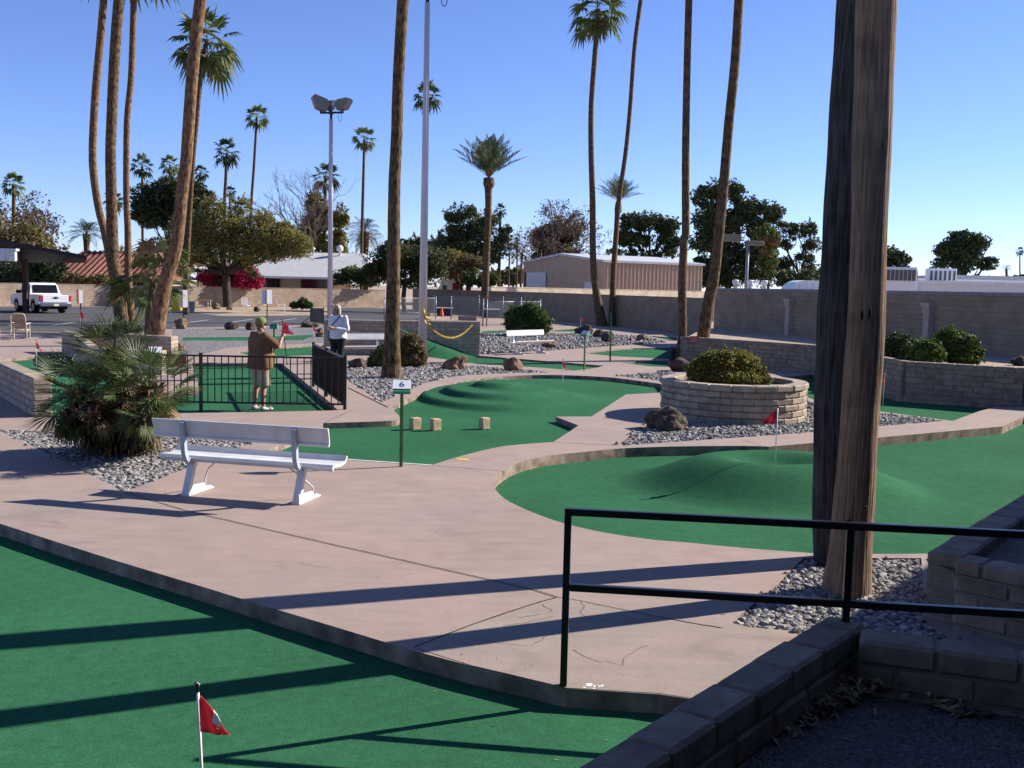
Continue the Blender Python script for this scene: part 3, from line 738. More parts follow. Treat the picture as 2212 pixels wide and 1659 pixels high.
mb = MB(); ribbed(mb, C0, c1, 0, lambda s: EV, .52, .14, -pd)
ribbed(mb, c2, C0, 0, lambda s: EV + (RD - EV) * (1 - abs(s - LG / 2) / (LG / 2)), .52, .05, -sd)
wall_quad(mb, c1, c3, 0, EV); wall_quad(mb, c3, c2, 0, EV)
mb.poly([(c1.x, c1.y, EV), (c3.x, c3.y, EV), (mid1.x, mid1.y, RD)])
mb.build('wall', SIDING, sh, fixn=False)
mb = MB(); e = .25
def rp(p, z): return (p.x, p.y, z)
A0, A1 = C0 - pd * e - sd * e, c1 - pd * e + sd * e; B0, B1 = mid0 - sd * e, mid1 + sd * e; D0, D1 = c2 + pd * e - sd * e, c3 + pd * e + sd * e
k = .07
mb.poly([rp(A0, EV + k), rp(A1, EV + k), rp(B1, RD + k), rp(B0, RD + k)]); mb.poly([rp(D0, EV + k), rp(D1, EV + k), rp(B1, RD + k), rp(B0, RD + k)])
for p, q in ((A0, A1), (D0, D1)): mb.poly([rp(p, EV - .18), rp(q, EV - .18), rp(q, EV + k), rp(p, EV + k)])
for p, q, r_ in ((A0, B0, 0), (B0, D0, 1), (A1, B1, 0), (B1, D1, 1)):
    z0, z1 = (EV, RD) if r_ == 0 else (RD, EV); mb.poly([rp(p, z0 - .2), rp(q, z1 - .2), rp(q, z1 + k), rp(p, z0 + k)])
mb.build('roof', ROOFM, sh, fixn=False)
def on_gable(u): # param from C0 along pd for a pixel column
    best = min((abs((C0 + pd * s).x / (C0 + pd * s).y - (ray(u, 600).x / ray(u, 600).y)), s) for s in np.arange(0, LG, .05)); return best[1]
s0, s1 = on_gable(1181), on_gable(1139)
mb = MB(); zt = 4.2
for i in range(16):
    z0, z1 = zt * i / 16, zt * (i + 1) / 16
    for (za, zb, oa, ob) in ((z0, z0 + .1, .12, .15), (z0 + .1, z1, .15, .12)):
        a, b = C0 + pd * s0, C0 + pd * s1; mb.poly([rp(a - sd * oa, za), rp(b - sd * oa, za), rp(b - sd * ob, zb), rp(a - sd * ob, zb)])
mb.build('roll_door', ROLL, sh, fixn=False)
mb = MB(); s1b = on_gable(1134.5); a, b = C0 + pd * s1 - sd * .16, C0 + pd * s1b - sd * .16
mb.poly([rp(a, 0), rp(b, 0), rp(b, zt), rp(a, zt)]); mb.build('door_track', TRIM, sh, fixn=False)
mb = MB(); a, b = C0 + pd * on_gable(1283) - sd * .14, C0 + pd * on_gable(1265) - sd * .14
mb.poly([rp(a, 0), rp(b, 0), rp(b, 3.1), rp(a, 3.1)]); mb.build('door', ROLL, sh, fixn=False)
# ------------------------------------------------------------------ houses behind the back wall
STUC = mat('cream_stucco', (0.42, 0.33, 0.25), var=.1, scale=1, coords='World')
SHING = mat('grey_white_shingle', (0.47, 0.47, 0.475), var=.08, scale=2, coords='World', bump=.2, bscale=8)
GLASS = mat('dark_window_glass', (0.012, 0.016, 0.022), var=.2, rough=.12, spec=.6)
WHITE = mat('white_paint', (0.74, 0.74, 0.74), var=.05, rough=.5)
D = 108.0
hs = thing('house', 'low house with a pale grey hipped roof behind the sunlit wall', 'house', dep(650, 620, D) * 1.0)
hs.location.z = 0
def hp(u, v, d=D): return dep(u, v, d)
x0, x1 = hp(505, 600).x, hp(722, 600).x
mb = MB(); z_e = hp(620, 597).z; z_r = dep(690, 546, D + 7).z
mb.box(((x0 + x1) / 2 + .5, D + 6, z_e / 2), (x1 - x0 - 1.2, 11.2, z_e - .02)); mb.build('wall', STUC, hs)
mb = MB(); ex0, ex1 = hp(497, 597).x, hp(772, 598).x + 2.5; rx0, rx1 = dep(604, 544, D + 7).x, dep(789, 549, D + 7).x
E = [(ex0, D - .8, z_e), (ex1, D - .8, z_e), (ex1, D + 14, z_e), (ex0, D + 14, z_e)]; Rg = [(rx0, D + 6.6, z_r), (rx1, D + 6.6, z_r)]
mb.poly([E[0], E[1], Rg[1], Rg[0]]); mb.poly([E[1], E[2], Rg[1]]); mb.poly([E[2], E[3], Rg[0], Rg[1]]); mb.poly([E[3], E[0], Rg[0]])
mb.poly([(ex0, D - .8, z_e - .22), (ex1, D - .8, z_e - .22), E[1], E[0]], 1); mb.poly([E[1], E[2], (ex1, D + 14, z_e - .22), (ex1, D - .8, z_e - .22)], 1)
mb.poly([(ex0, D - .8, z_e - .22), (ex1, D - .8, z_e - .22), (ex1, D + 14, z_e - .22), (ex0, D + 14, z_e - .22)], 1)
rf = mb.build('roof', [SHING, WHITE], hs, fixn=False)
for u, v, k in ((677, 550, 0), (734, 550, 1)):
    p = dep(u, v, D + 5.8); mb = MB()
    if k == 0: mb.lathe([(.10, -1.0), (.10, .5), (.2, .55), (.2, .7), (0.02, .8)], 10, 0, p)
    else: mb.lathe([(.14, -1.0), (.14, .3), (.36, .45), (.36, .8), (.2, 1.0), (0.02, 1.0)], 12, 0, p)
    mb.build('vent', WHITE, rf)
for u0, u1 in ((568, 603), (650, 712)):
    p, q = hp(u0, 600), hp(u1, 600); mb = MB(); mb.box(((p.x + q.x) / 2, D + .34, 1.9), (q.x - p.x, .12, 1.5)); w = mb.build('window', GLASS, hs)
    mb = MB()
    for i in range(5):
        xx = p.x + (q.x - p.x) * i / 4; mb.box((xx, D + .25, 1.9), (.06, .06, 1.5))
    mb.build('frame', TRIM, w)
# red tiled house
TILE = mat('red_clay_tile', (0.15, 0.055, 0.040), var=.3, scale=3, coords='World', island=.25)
D2 = 100.0
h2 = thing('house', 'low house with red clay tile roof behind the white truck', 'house', (dep(170, 600, D2).x, D2, 0))
z_e2, z_r2 = dep(160, 599.5, D2).z, dep(195, 543, D2 + 6).z
xa, xb = dep(40, 600, D2).x, dep(330, 600, D2).x
mb = MB(); mb.box(((xa + xb) / 2, D2 + 6, (z_e2 - .1) / 2), (xb - xa, 10.4, z_e2 - .14)); mb.build('wall', STUC, h2)
def tile_slope(mb, x0, x1, y0, z0, y1, z1, hip0=0, hip1=0, n=None):
    """rows of barrel tiles running up the slope"""
    n = n or int((x1 - x0) / .55)
    for i in range(n):
        xa = x0 + (x1 - x0) * i / n; xm = x0 + (x1 - x0) * (i + .35) / n; xc = x0 + (x1 - x0) * (i + .7) / n; xb = x0 + (x1 - x0) * (i + 1) / n
        t = 1.0
        if hip0 and xa - x0 < hip0: t = (xa - x0 + .3) / hip0
        if hip1 and x1 - xb < hip1: t = min(t, (x1 - xb + .3) / hip1)
        t = max(.05, min(1, t)); yy, zz = y0 + (y1 - y0) * t, z0 + (z1 - z0) * t
        h = .16
        for (p, ph, q, qh) in ((xa, 0, xm, h), (xm, h, xc, 0), (xc, 0, xb, 0)):
            mb.poly([(p, y0, z0 + ph), (q, y0, z0 + qh), (q, yy, zz + qh), (p, yy, zz + ph)])
mb = MB(); tile_slope(mb, xa - .8, xb + .8, D2 - .7, z_e2, D2 + 6, z_r2, 5, 5)
mb.poly([(xa - .8, D2 - .7, z_e2 - .05), (xb + .8, D2 - .7, z_e2 - .05), (xb - 4, D2 + 6.05, z_r2), (xa + 4, D2 + 6.05, z_r2)])
mb.poly([(xa - .8, D2 + 12.7, z_e2), (xb + .8, D2 + 12.7, z_e2), (xb - 4, D2 + 6.1, z_r2), (xa + 4, D2 + 6.1, z_r2)])
mb.poly([(xb + .8, D2 - .7, z_e2 - .05), (xb + .8, D2 + 12.7, z_e2), (xb - 4, D2 + 6.1, z_r2)]); mb.poly([(xa - .8, D2 - .7, z_e2 - .05), (xa - .8, D2 + 12.7, z_e2), (xa + 4, D2 + 6.1, z_r2)])
mb.poly([(xa - .8, D2 - .72, z_e2 - .3), (xb + .8, D2 - .72, z_e2 - .3), (xb + .8, D2 - .72, z_e2), (xa - .8, D2 - .72, z_e2)], 1)
mb.build('roof', [TILE, mat('wood_fascia', (.20, .10, .05))], h2, fixn=False)
for u0, u1 in ((112, 134), (144, 164), (181, 196), (226, 242), (282, 305)):
    p, q = dep(u0, 600, D2), dep(u1, 600, D2); mb = MB(); mb.box(((p.x + q.x) / 2, D2 + .72, 1.75), (q.x - p.x, .12, 1.1)); mb.build('window', GLASS, h2)
# small white gate house with a tile roof
D3 = 128.0
h3 = thing('gate_house', 'small white house with an orange tile roof beyond the shaded wall', 'house', (dep(980, 610, D3).x, D3, 0))
p0, p1 = dep(953, 605, D3), dep(995, 605, D3); zt = dep(980, 602, D3).z
mb = MB(); mb.box(((p0.x + p1.x) / 2, D3 + 2, zt / 2), (p1.x - p0.x, 4, zt)); 
mb.poly([(p0.x - 1.5, D3 - .05, 0), (p1.x, D3 - .05, 0), (p1.x, D3 - .05, zt), (dep(967, 600, D3).x, D3 - .05, dep(967, 588, D3).z)])
mb.build('wall', mat('white_stucco', (.68, .66, .62), coords='World'), h3, fixn=False)
mb = MB(); q0, q1 = dep(963, 600, D3), dep(998, 600, D3); tile_slope(mb, q0.x, q1.x, D3 - .5, zt - .05, D3 + 2.2, dep(975, 583, D3).z, n=7); mb.build('roof', mat('orange_tile', (.45, .15, .06), var=.25, scale=4, coords='World'), h3, fixn=False)
mb = MB(); a = dep(975, 606, D3); mb.box((a.x + .6, D3 - .1, zt * .42), (.9, .06, zt * .84)); mb.build('door', mat('dark_red_door', (.16, .03, .03)), h3)
mb = MB(); a = dep(961, 606, D3); mb.box((a.x, D3 - .12, zt * .6), (.5, .06, .9)); mb.build('window', GLASS, h3)
# flat white roofed club building behind the high wall
FLAT = mat('white_parapet', (.72, .71, .70), var=.06, coords='World')
fb = thing('flat_roof_building', 'flat roofed building with white parapet, just above the high wall', 'building', (26, 58, 0))
mb = MB(); xl = dep(1990, 620, 52).x; mb.box((xl + 13, 58, 1.5), (26, 12, 3.0)); mb.build('wall', FLAT, fb)
mb = MB(); mb.box((xl + 13, 52.05, 3.06), (26.3, .3, .16)); mb.box((dep(2190, 620, 60).x + 8, 66, 1.72), (26, 4, 3.44)); mb.build('parapet', FLAT, fb)
mb = MB(); mb.box((dep(2190, 610, 72).x + 6, 74, 1.9), (22, 6, 3.9)); mb.build('upper_roof', mat('pale_roof_edge', (.48, .47, .47)), fb)
LOUV = mat('grey_louver', (.10, .105, .11), var=.1)
for (u0, u1, vt, vb, lab) in ((1905, 1991, 577, 640, 'large white rooftop cooling unit with a row of dark louvers, beside the big palm trunk'), (2017, 2075, 580, 640, 'smaller white rooftop cooling unit standing on the flat roof')):
    d = 49.0 if u0 < 2000 else 55.0
    p, q = dep(u0, vt, d), dep(u1, vt, d); ac = thing('cooling_unit', lab, 'cooling unit', ((p.x + q.x) / 2, d, 2.6), group='rooftop cooling units')
    zt = (p.z + q.z) / 2; zb = 2.3 if u0 < 2000 else 3.0; w = q.x - p.x
    mb = MB(); mb.box(((p.x + q.x) / 2, d + .8, (zt + zb) / 2), (w * .96, 1.6, zt - zb), rz=-.25, bev=.02); mb.build('cabinet', WHITE, ac)
    mb = MB()
    c = Vector(((p.x + q.x) / 2, d + .8, 0)); rot = Matrix.Rotation(-.25, 3, 'Z')
    n = 9 if u0 < 2000 else 6
    for i in range(n):
        o = rot @ V(-w * .40 + w * .8 * i / (n - 1), -.83, 0); mb.box((c.x + o.x, c.y + o.y, zt - .38), (w * .075, .04, .50), rz=-.25)
    mb.build('louver', LOUV, ac)
    mb = MB(); o = rot @ V(w * .497, 0, 0); mb.box((c.x + o.x, c.y + o.y, zt - .40), (.04, 1.2, .5), rz=-.25); mb.build('side_grille', LOUV, ac)
fr = thing('flat_roof_building', 'flat grey roof just above the high wall, carrying three small white vents', 'building', (14, 52, 0))
mb = MB(); mb.box((16.2, 54.5, 1.2), (8.8, 9, 2.4)); mb.build('wall', mat('grey_roof_building', (.25, .23, .21)), fr)
d = 51.0
for u, lab in ((1588.5, 'nearest the leaning palm'), (1620, 'beside the grey lamp post'), (1651, 'nearest the white dome')):
    p = dep(u, 612, d); v_ = MB(); v_.lathe([(.10, 0), (.10, .30), (.12, .30), (.12, .36), (.16, .40), (.16, .54), (.03, .56)], 12, 0, (p.x, d, 2.4)); v_.box((p.x, d - .17, 2.88), (.36, .04, .05))
    tag(v_.build('roof_vent', WHITE, origin=(p.x, d, 2.4)), 'small white roof vent ' + lab, 'roof vent', 'small vents on the flat roof')
p, q = dep(1697, 620, 53), dep(1785, 620, 53)
mb = MB(); prof = [(p.x + (q.x - p.x) * .0, 52.0, 2.4)] + [(p.x + (q.x - p.x) * .38 * (1 - math.cos(t)), 52.0, 2.4 + .62 * math.sin(t)) for t in np.linspace(.15, math.pi / 2, 8)] + [(q.x, 52.0, 3.0), (q.x, 52.0, 2.4)]
mb.prism(prof, (0, 52, 0), (0, 54, 0)); tag(mb.build('skylight', mat('white_dome', (.82, .81, .80), rough=.4)), 'white rounded skylight on the flat roof beside the big palm trunk', 'skylight')
# unseen flat roof added over the camera, shaped to shade the foreground corner
cb = thing('unseen_shade_roof', 'unseen flat roof added over the camera to shade the foreground corner', 'roof', (6, 4, 0))
dl = Vector((.62, .785)).normalized(); ZR = 3.5
E0 = at(1227, 1659, .5).xy - Vector((-.785, .62)) * .17 + Vector((math.sin(SUN_AZ), math.cos(SUN_AZ))) * ((ZR - .5) / math.tan(SUN_EL))
def on_e(y): t = (y - E0.y) / dl.y; return (E0.x + dl.x * t, y)
RP = [(-7, -7), (-7, 2.2), (on_e(2.2)[0], 2.2), on_e(24), (40, 24), (40, -7)]
mb = MB(); sheet(mb, RP, (), ZR + .22, .22); mb.poly([(x, y, ZR) for x, y in RP][::-1]); mb.build('deck', STUC, cb, fixn=False)
for x, y in ((on_e(8)[0] + .5, 7.6), (on_e(14)[0] + .5, 13.6), (on_e(20)[0] + .5, 19.6), (-6.5, -1)): mb = MB(); mb.box((x, y, ZR / 2), (.2, .2, ZR)); mb.build('post', STUC, cb)
cw = MB(); cw.box((10, -7.2, 1.7), (36, .4, 3.4)); cw.box((24, 8, 1.7), (.4, 30, 3.4)); tag(cw.build('unseen_building_wall', STUC), 'unseen tan building walls added behind the camera with the shade roof', 'building')  # unseen walls added to go with the shade roof
# ------------------------------------------------------------------ carport and truck
DARKM = mat('dark_canopy_metal', (.035, .03, .03), var=.2)
cp = thing('carport', 'dark carport canopy on a brown post over the white truck', 'carport', dep(56, 674, 66))
cp.location.z = 0
mb = MB(); na, nb_, fa, fb_ = dep(-260, 478, 58), dep(188, 560, 62), dep(-260, 566, 71), dep(183, 568, 68)
t = V(0, 0, .22)
mb.poly([na, nb_, fb_, fa]); mb.poly([na + t, nb_ + t, fb_ + t, fa + t]); mb.poly([na, nb_, nb_ + t, na + t]); mb.poly([fa, fb_, fb_ + t, fa + t]); mb.poly([nb_, fb_, fb_ + t, nb_ + t]); mb.poly([na, fa, fa + t, na + t])
for k in range(5):
    f = (k + .5) / 5; p, q = na.lerp(nb_, f), fa.lerp(fb_, f); mb.bar(p - V(0, 0, .08), q - V(0, 0, .08), .14)
mb.build('roof', DARKM, cp, fixn=False)
mb = MB(); p = dep(56, 674, 66); zt = na.lerp(nb_, .7).lerp(fa.lerp(fb_, .7), .7).z; mb.box((p.x, p.y, zt / 2), (.3, .3, zt)); mb.build('post', mat('brown_steel_post', (.07, .04, .03)), cp)
q = p + V(-13, 1.0, 0); mb = MB(); mb.box((q.x, q.y, 1.9), (.3, .3, 3.8)); mb.build('post', MATS['brown_steel_post'], cp)
p = dep(8, 552, 58.5); mb = MB(); mb.box((p.x, p.y, p.z), (1.4, .25, .62), bev=.03); mb.box((p.x, p.y - .02, p.z + .33), (1.6, .4, .12)); mb.box((p.x + .1, p.y - .14, p.z - .03), (.12, .06, .5))
tag(mb.build('light_box', mat('white_box', (.72, .72, .70))), 'white box fitting at the front of the dark carport canopy', 'light box')

TW = mat('truck_white_paint', (.72, .73, .76), var=.03, rough=.25, spec=.6)
TYRE = mat('tyre_rubber', (.012, .012, .013), var=.2, rough=.9)
CHROME = mat('grey_bumper', (.16, .17, .20), var=.1, rough=.35, metal=.6)
TGLS = mat('truck_glass', (.01, .012, .02), rough=.08, spec=.7)
TRED = mat('tail_lamp_red', (.42, .02, .03), rough=.25, spec=.6)
rear = dep(117, 674, 66.3); TH = R(43)
tr = thing('pickup_truck', 'white pickup truck with its tailgate towards the lot, parked by the carport post', 'truck', (0, 0, 0))
# local: x to its right, y forward, rear at y = 0
def tbox(mb, x0, x1, y0, y1, z0, z1, m=0, bev=.03): mb.box(((x0 + x1) / 2, (y0 + y1) / 2, (z0 + z1) / 2), (x1 - x0, y1 - y0, z1 - z0), 0, m, bev=bev)
mb = MB()
side = [(0.02, .62), (0.0, 1.18), (1.75, 1.2), (1.8, 1.24), (3.7, 1.22), (5.35, 1.12), (5.62, .95), (5.68, .55), (5.2, .42), (4.95, .42), (4.9, .62), (4.75, .82), (4.45, .88), (4.15, .82), (4.0, .62), (3.95, .42), (1.75, .42), (1.7, .62), (1.55, .84), (1.25, .90), (.95, .84), (.8, .62), (.7, .52)]
# body side as a profile extruded through the width
mb.prism([(-.98, y, z) for y, z in side], (-.98, 0, 0), (.98, 0, 0)); mb.build('body', TW, tr, shift=False)
mb = MB(); cab0 = [(1.78, 1.23), (2.0, 1.78), (2.35, 1.93), (3.2, 1.93), (3.55, 1.82), (4.1, 1.24)]
n = len(cab0); L_ = [mb.vert((-.95 + .13 * max(0, (z - 1.24) / .7), y, z)) for y, z in cab0]; R_ = [mb.vert((.95 - .13 * max(0, (z - 1.24) / .7), y, z)) for y, z in cab0]
mb.face(L_[::-1]); mb.face(R_)
for k in range(n): mb.face((L_[k], L_[(k + 1) % n], R_[(k + 1) % n], R_[k]))
mb.build('cab', TW, tr, shift=False)
mb = MB(); mb.poly([(-.80, 1.80, 1.28), (.80, 1.80, 1.28), (.74, 1.985, 1.80), (-.74, 1.985, 1.80)]); mb.v = [(x, y - .02, z) for x, y, z in mb.v]; mb.build('rear_window', TGLS, tr, shift=False)
for sg in (-1, 1):
    mb = MB(); mb.poly([(sg * .965, 2.05, 1.28), (sg * .965, 3.85, 1.28), (sg * .875, 3.35, 1.80), (sg * .875, 2.2, 1.80)]); w = mb.build('side_window', TGLS, tr, shift=False)
    mb = MB(); tbox(mb, sg * 1.08 - .13, sg * 1.08 + .13, 3.62, 3.78, 1.22, 1.44); mb.build('mirror', TYRE, tr, shift=False)
    mb = MB(); tbox(mb, sg * .90 - .085, sg * .90 + .085, -.025, .12, .78, 1.16, bev=.02); mb.build('tail_lamp', TRED, tr, shift=False)
    mb = MB(); tbox(mb, sg * .975 - .012, sg * .975 + .012, 2.1, 3.75, .5, 1.18, bev=.008); dr = mb.build('door', TW, tr, shift=False)
    mb = MB(); tbox(mb, sg * 1.0 - .015, sg * 1.0 + .015, 2.15, 2.4, 1.02, 1.07, bev=.008); mb.build('handle', TYRE, dr, shift=False)
    for y in (1.25, 4.45):
        mb = MB(); mb.tube([(sg * .68, y, .39), (sg * .97, y, .39)], .39, 20); wh = mb.build('wheel', TYRE, tr, shift=False)
        mb = MB(); mb.tube([(sg * .96, y, .39), (sg * .985, y, .39)], .24, 14); mb.build('rim', CHROME, wh, shift=False)
mb = MB(); tbox(mb, -.80, .80, -.045, .05, .70, 1.17, bev=.03); tg = mb.build('tailgate', TW, tr, shift=False)
mb = MB(); mb.box((0, -.052, .99), (.46, .02, .025)); mb.tube([(0, -.04, 1.0), (0, -.06, 1.0)], .075, 16); mb.v = [(x * 1.9 if abs(x) < .1 else x, y, z) for x, y, z in mb.v]; mb.build('emblem', mat('dark_blue_badge', (.02, .03, .07), rough=.3), tg, shift=False)
mb = MB(); tbox(mb, -.98, .98, -.14, .08, .44, .64, bev=.04); mb.build('bumper', CHROME, tr, shift=False)
mb = MB(); tbox(mb, -.16, .16, -.15, -.135, .48, .62, bev=.005); mb.build('licence_plate', mat('plate_white', (.6, .6, .55)), tr, shift=False)
mb = MB(); tbox(mb, -.8, .8, .1, 5.3, .28, .5); mb.build('chassis', TYRE, tr, shift=False)
tr.location = (rear.x + .1, rear.y, 0); tr.rotation_euler = (0, 0, TH)

# ------------------------------------------------------------------ benches
BW = mat('bench_white_enamel', (.60, .60, .60), var=.12, scale=4, rough=.4, spec=.4)
BD = mat('bench_bracket_grey', (.36, .40, .47), var=.08, rough=.4)
def make_bench(name, label):
    """local: x along the bench, y towards the sitter's front, origin between the rear feet"""
    t = thing(name, label, 'bench')
    L = 2.08
    def plank(pn, prof, thick, x0, x1):
        mb = MB(); n = len(prof); a = []; 
        nr = []
        for i, (y, z) in enumerate(prof):
            y2, z2 = prof[min(i + 1, n - 1)]; y1, z1 = prof[max(i - 1, 0)]; l = math.hypot(y2 - y1, z2 - z1); nr.append((-(z2 - z1) / l, (y2 - y1) / l))
        loop = [(y, z) for y, z in prof] + [(y + nr[i][0] * thick, z + nr[i][1] * thick) for i, (y, z) in reversed(list(enumerate(prof)))]
        mb.prism([(x0, y, z) for y, z in loop], (x0, 0, 0), (x1, 0, 0)); return mb
    seat = plank('seat', [(.10, .385), (.11, .40), (.30, .385), (.42, .40), (.455, .43), (.48, .465)], .03, -L / 2, L / 2)
    seat.box((0, .115, .385), (L - .01, .02, .045)); so = seat.build('seat', BW, t, shift=False)
    bk = plank('b', [(-.015, .645), (.0, .67), (-.015, .75), (-.038, .835)], -.018, -L / 2, L / 2)
    bk.box((0, .0, .655), (L - .006, .028, .022)); bk.box((0, -.026, .826), (L - .006, .03, .025)); bk.build('backrest', BW, t, shift=False)
    for sg in (-1, 1):
        x = sg * .66
        mb = MB(); mb.prism([(x - .045, -.02, .01), (x + .045, -.02, .01), (x + .045, .035, .01), (x - .045, .035, .01)], (0, 0, 0), (0, 0, 0.001))
        mb = MB()
        for (y0, z0, y1, z1, ww) in ((.0, .0, .15, .385, .08),):
            a = [(x - ww / 2, y0 - .012, z0), (x + ww / 2, y0 - .012, z0), (x + ww / 2, y0 + .045, z0), (x - ww / 2, y0 + .045, z0)]
            mb.prism(a, (0, y0, z0), (0, y1, z1))
        lg = mb.build('leg', BW, t, shift=False)
        mb = MB(); mb.prism([(x + .02, 0, .002), (x + .02, .50, .002), (x + .02, .47, .035), (x + .02, .36, .045), (x + .02, .33, .09), (x + .02, .0, .11)], (0, 0, 0), (.018, 0, 0)); mb.box((x, .25, .010), (.10, .52, .016)); mb.build('foot_plate', BW, lg, shift=False)
        mb = MB(); mb.lathe([(.012, .018), (.012, .03), (.001, .031)], 6, 0, (x - .028, .46, 0)); mb.build('bolt', BD, lg, shift=False)
        mb = MB(); mb.tube([(x + .03, .36, .05), (x + .02, .37, .12), (x - sg * .10, .30, .25), (x - sg * .26, .24, .385)], .009, 6); mb.build('brace', BW, lg, shift=False)
        mb = MB(); pth = [(x, -.05, .82), (x, -.03, .64), (x, -.012, .48), (x, .03, .395), (x, .12, .365), (x, .30, .365)]
        for p, q in zip(pth, pth[1:]): mb.bar(p, q, .05)
        mb.build('bracket', BD, t, shift=False)
    return t
b1 = make_bench('bench', 'white metal bench seen from behind beside the low fan palm'); b1['group'] = 'white benches round the course'
l, r_ = at(402, 1071), at(637, 1090); dv = r_ - l; b1.location = (l + r_) / 2; b1.rotation_euler = (0, 0, math.atan2(dv.y, dv.x))
_p = at(772, 776); b2 = dup(b1, (-4.75, 31.6, 0), R(-150), 'white metal bench beside the woman, partly behind the palm trunk')
l, r_ = at(1108, 766), at(1160, 761.5); b3 = dup(b1, ((l.x + r_.x) / 2, (l.y + r_.y) / 2, 0), R(-130), 'white metal bench facing the camera in front of the green bush')

# ------------------------------------------------------------------ rails and fences
BLK = mat('black_rail_paint', (.008, .008, .010), var=.3, scale=8, rough=.35, spec=.45)
hr = thing('handrail', 'black square tube handrail in the foreground corner', 'handrail', at(1217, 1481))
p1 = at(1217, 1481, 0); p1.z = 0; p2 = V(1.93, 5.755, .5); dirr = V(p2.x - p1.x, p2.y - p1.y, 0).normalized()
end = V(p1.x, p1.y, 0) + dirr * 4.6
mb = MB(); mb.box((p1.x, p1.y, .515), (.04, .04, 1.03), math.atan2(dirr.y, dirr.x)); mb.build('post', BLK, hr)
mb = MB(); mb.box((p2.x, p2.y, .76), (.04, .04, .54), math.atan2(dirr.y, dirr.x)); mb.build('post', BLK, hr)
mb = MB(); q = V(p1.x, p1.y, 0) + dirr * 3.9; mb.box((q.x, q.y, .76), (.04, .04, .54), math.atan2(dirr.y, dirr.x)); mb.build('post', BLK, hr)
ang = math.atan2(dirr.y, dirr.x)
for z in (1.05, .60):
    a = V(p1.x, p1.y, z) - dirr * .02 if z > 1 else V(p1.x, p1.y, z) + dirr * .021
    mb = MB(); c = (a + V(end.x, end.y, z)) / 2; mb.box(c, ((V(end.x, end.y, z) - a).length, .042, .042), ang, bev=.004); mb.build('rail', BLK, hr)

fp, fq, fl = V(-3.11, 19.2, 0), V(-4.50, 23.35, 0), V(-6.6, 19.02, 0)
fm = at(413, 887)
fence = thing('picket_fence', 'black metal picket fence round the corner where the man stands', 'fence', fp)
def panel(a, b, n):
    mb = MB(); d = (b - a)
    for z in (.96, .10): mb = MB(); mb.bar(a + V(0, 0, z), b + V(0, 0, z), .034); mb.build('rail', BLK, fence)
    mb = MB()
    for i in range(1, n): c = a + d * (i / n); mb.bar(c + V(0, 0, .10), c + V(0, 0, .96), .018)
    mb.build('pickets', BLK, fence)
panel(fl, V(-5.75, 19.05, 0), 7); panel(V(-5.75, 19.05, 0), fp, 21); panel(fp, V(-3.85, 21.4, 0), 30); panel(V(-3.85, 21.4, 0), fq, 28)
for p in (fp, fq, V(-3.85, 21.4, 0), V(-5.75, 19.05, 0), fl): mb = MB(); mb.bar(p + V(0, 0, -.08), p + V(0, 0, 1.0), .055); mb.box((p.x, p.y, 1.005), (.065, .065, .012)); mb.build('post', BLK, fence)
RED = mat('red_sign_board', (.38, .02, .035), var=.15, rough=.5)
p, q = at(362, 772, .93), at(405, 772, .93)
p, q = dep(362, 780, 19.1), dep(405, 780, 19.1); mb = MB(); mb.box(((p.x + q.x) / 2, 19.02, .84), (q.x - p.x, .02, .20)); tag(mb.build('sign_board', RED), 'small blank red board hung on the picket fence', 'sign')

# chain link fences by the far wall
GALV = mat('galvanised_steel', (.20, .215, .24), var=.1, rough=.4, metal=.5)
def chain_fence(label, pts, h, sp=.16):
    f = thing('chain_link_fence', label, 'fence', pts[0], group='chain link fences by the far wall')
    for p in pts: mb = MB(); mb.tube([p, p + V(0, 0, h + .08)], .04, 8); mb.lathe([(.045, h + .08), (.03, h + .13), (.005, h + .14)], 8, 0, p); mb.build('post', GALV, f)
    for a, b in zip(pts, pts[1:]):
        mb = MB(); mb.tube([a + V(0, 0, h), b + V(0, 0, h)], .025, 6); mb.build('rail', GALV, f)
        mb = MB(); L = (b - a).length; d = (b - a).normalized(); n = int(L / sp)
        for i in range(-int(h / sp), n + 1):
            for sg in (1, -1):
                x0, z0, x1, z1 = i * sp, 0.05, i * sp + h, h
                if sg < 0: x0, x1 = i * sp + h, i * sp
                # clip to the panel
                def cl(xa, za, xb, zb):
                    pts_ = []
                    for lim in (0, L):
                        pass
                    t0, t1 = 0.0, 1.0; dx = xb - xa
                    for e, g in ((-dx, xa), (dx, L - xa)):
                        if abs(e) < 1e-9: continue
                        t = g / e
                        if e < 0: t0 = max(t0, t)
                        else: t1 = min(t1, t)
                    if t0 >= t1: return None
                    return (xa + dx * t0, za + (zb - za) * t0, xa + dx * t1, za + (zb - za) * t1)
                c = cl(x0, z0, x1, z1)
                if c:
                    A, B = a + d * c[0] + V(0, 0, c[1]), a + d * c[2] + V(0, 0, c[3]); w = .008; nn = V(0, 0, 1).cross(d) * .01 * sg
                    mb.poly([A + V(0, 0, w) + nn, B + V(0, 0, w) + nn, B - V(0, 0, w) + nn, A - V(0, 0, w) + nn])
        tag(mb.build('wire_mesh', GALV, f, fixn=False))
chain_fence('front run of chain link fence between the palm trunk and the orange cone', [at(830, 692), at(941, 689)], 1.45)
chain_fence('run of chain link fence behind the yellow chain, ending at a gate gap', [at(974, 690), at(1043, 704.5)], 1.5)
chain_fence('run of chain link fence disappearing behind the green bush', [at(1051, 705), at(1166, 700)], 1.45)
chain_fence('farther chain link fence along the foot of the shaded wall', [at(937, 679), at(1034, 684), at(1086, 687), at(1125, 690)], 1.5)
SCR = mat('grey_screen_board', (.095, .10, .10), var=.15)
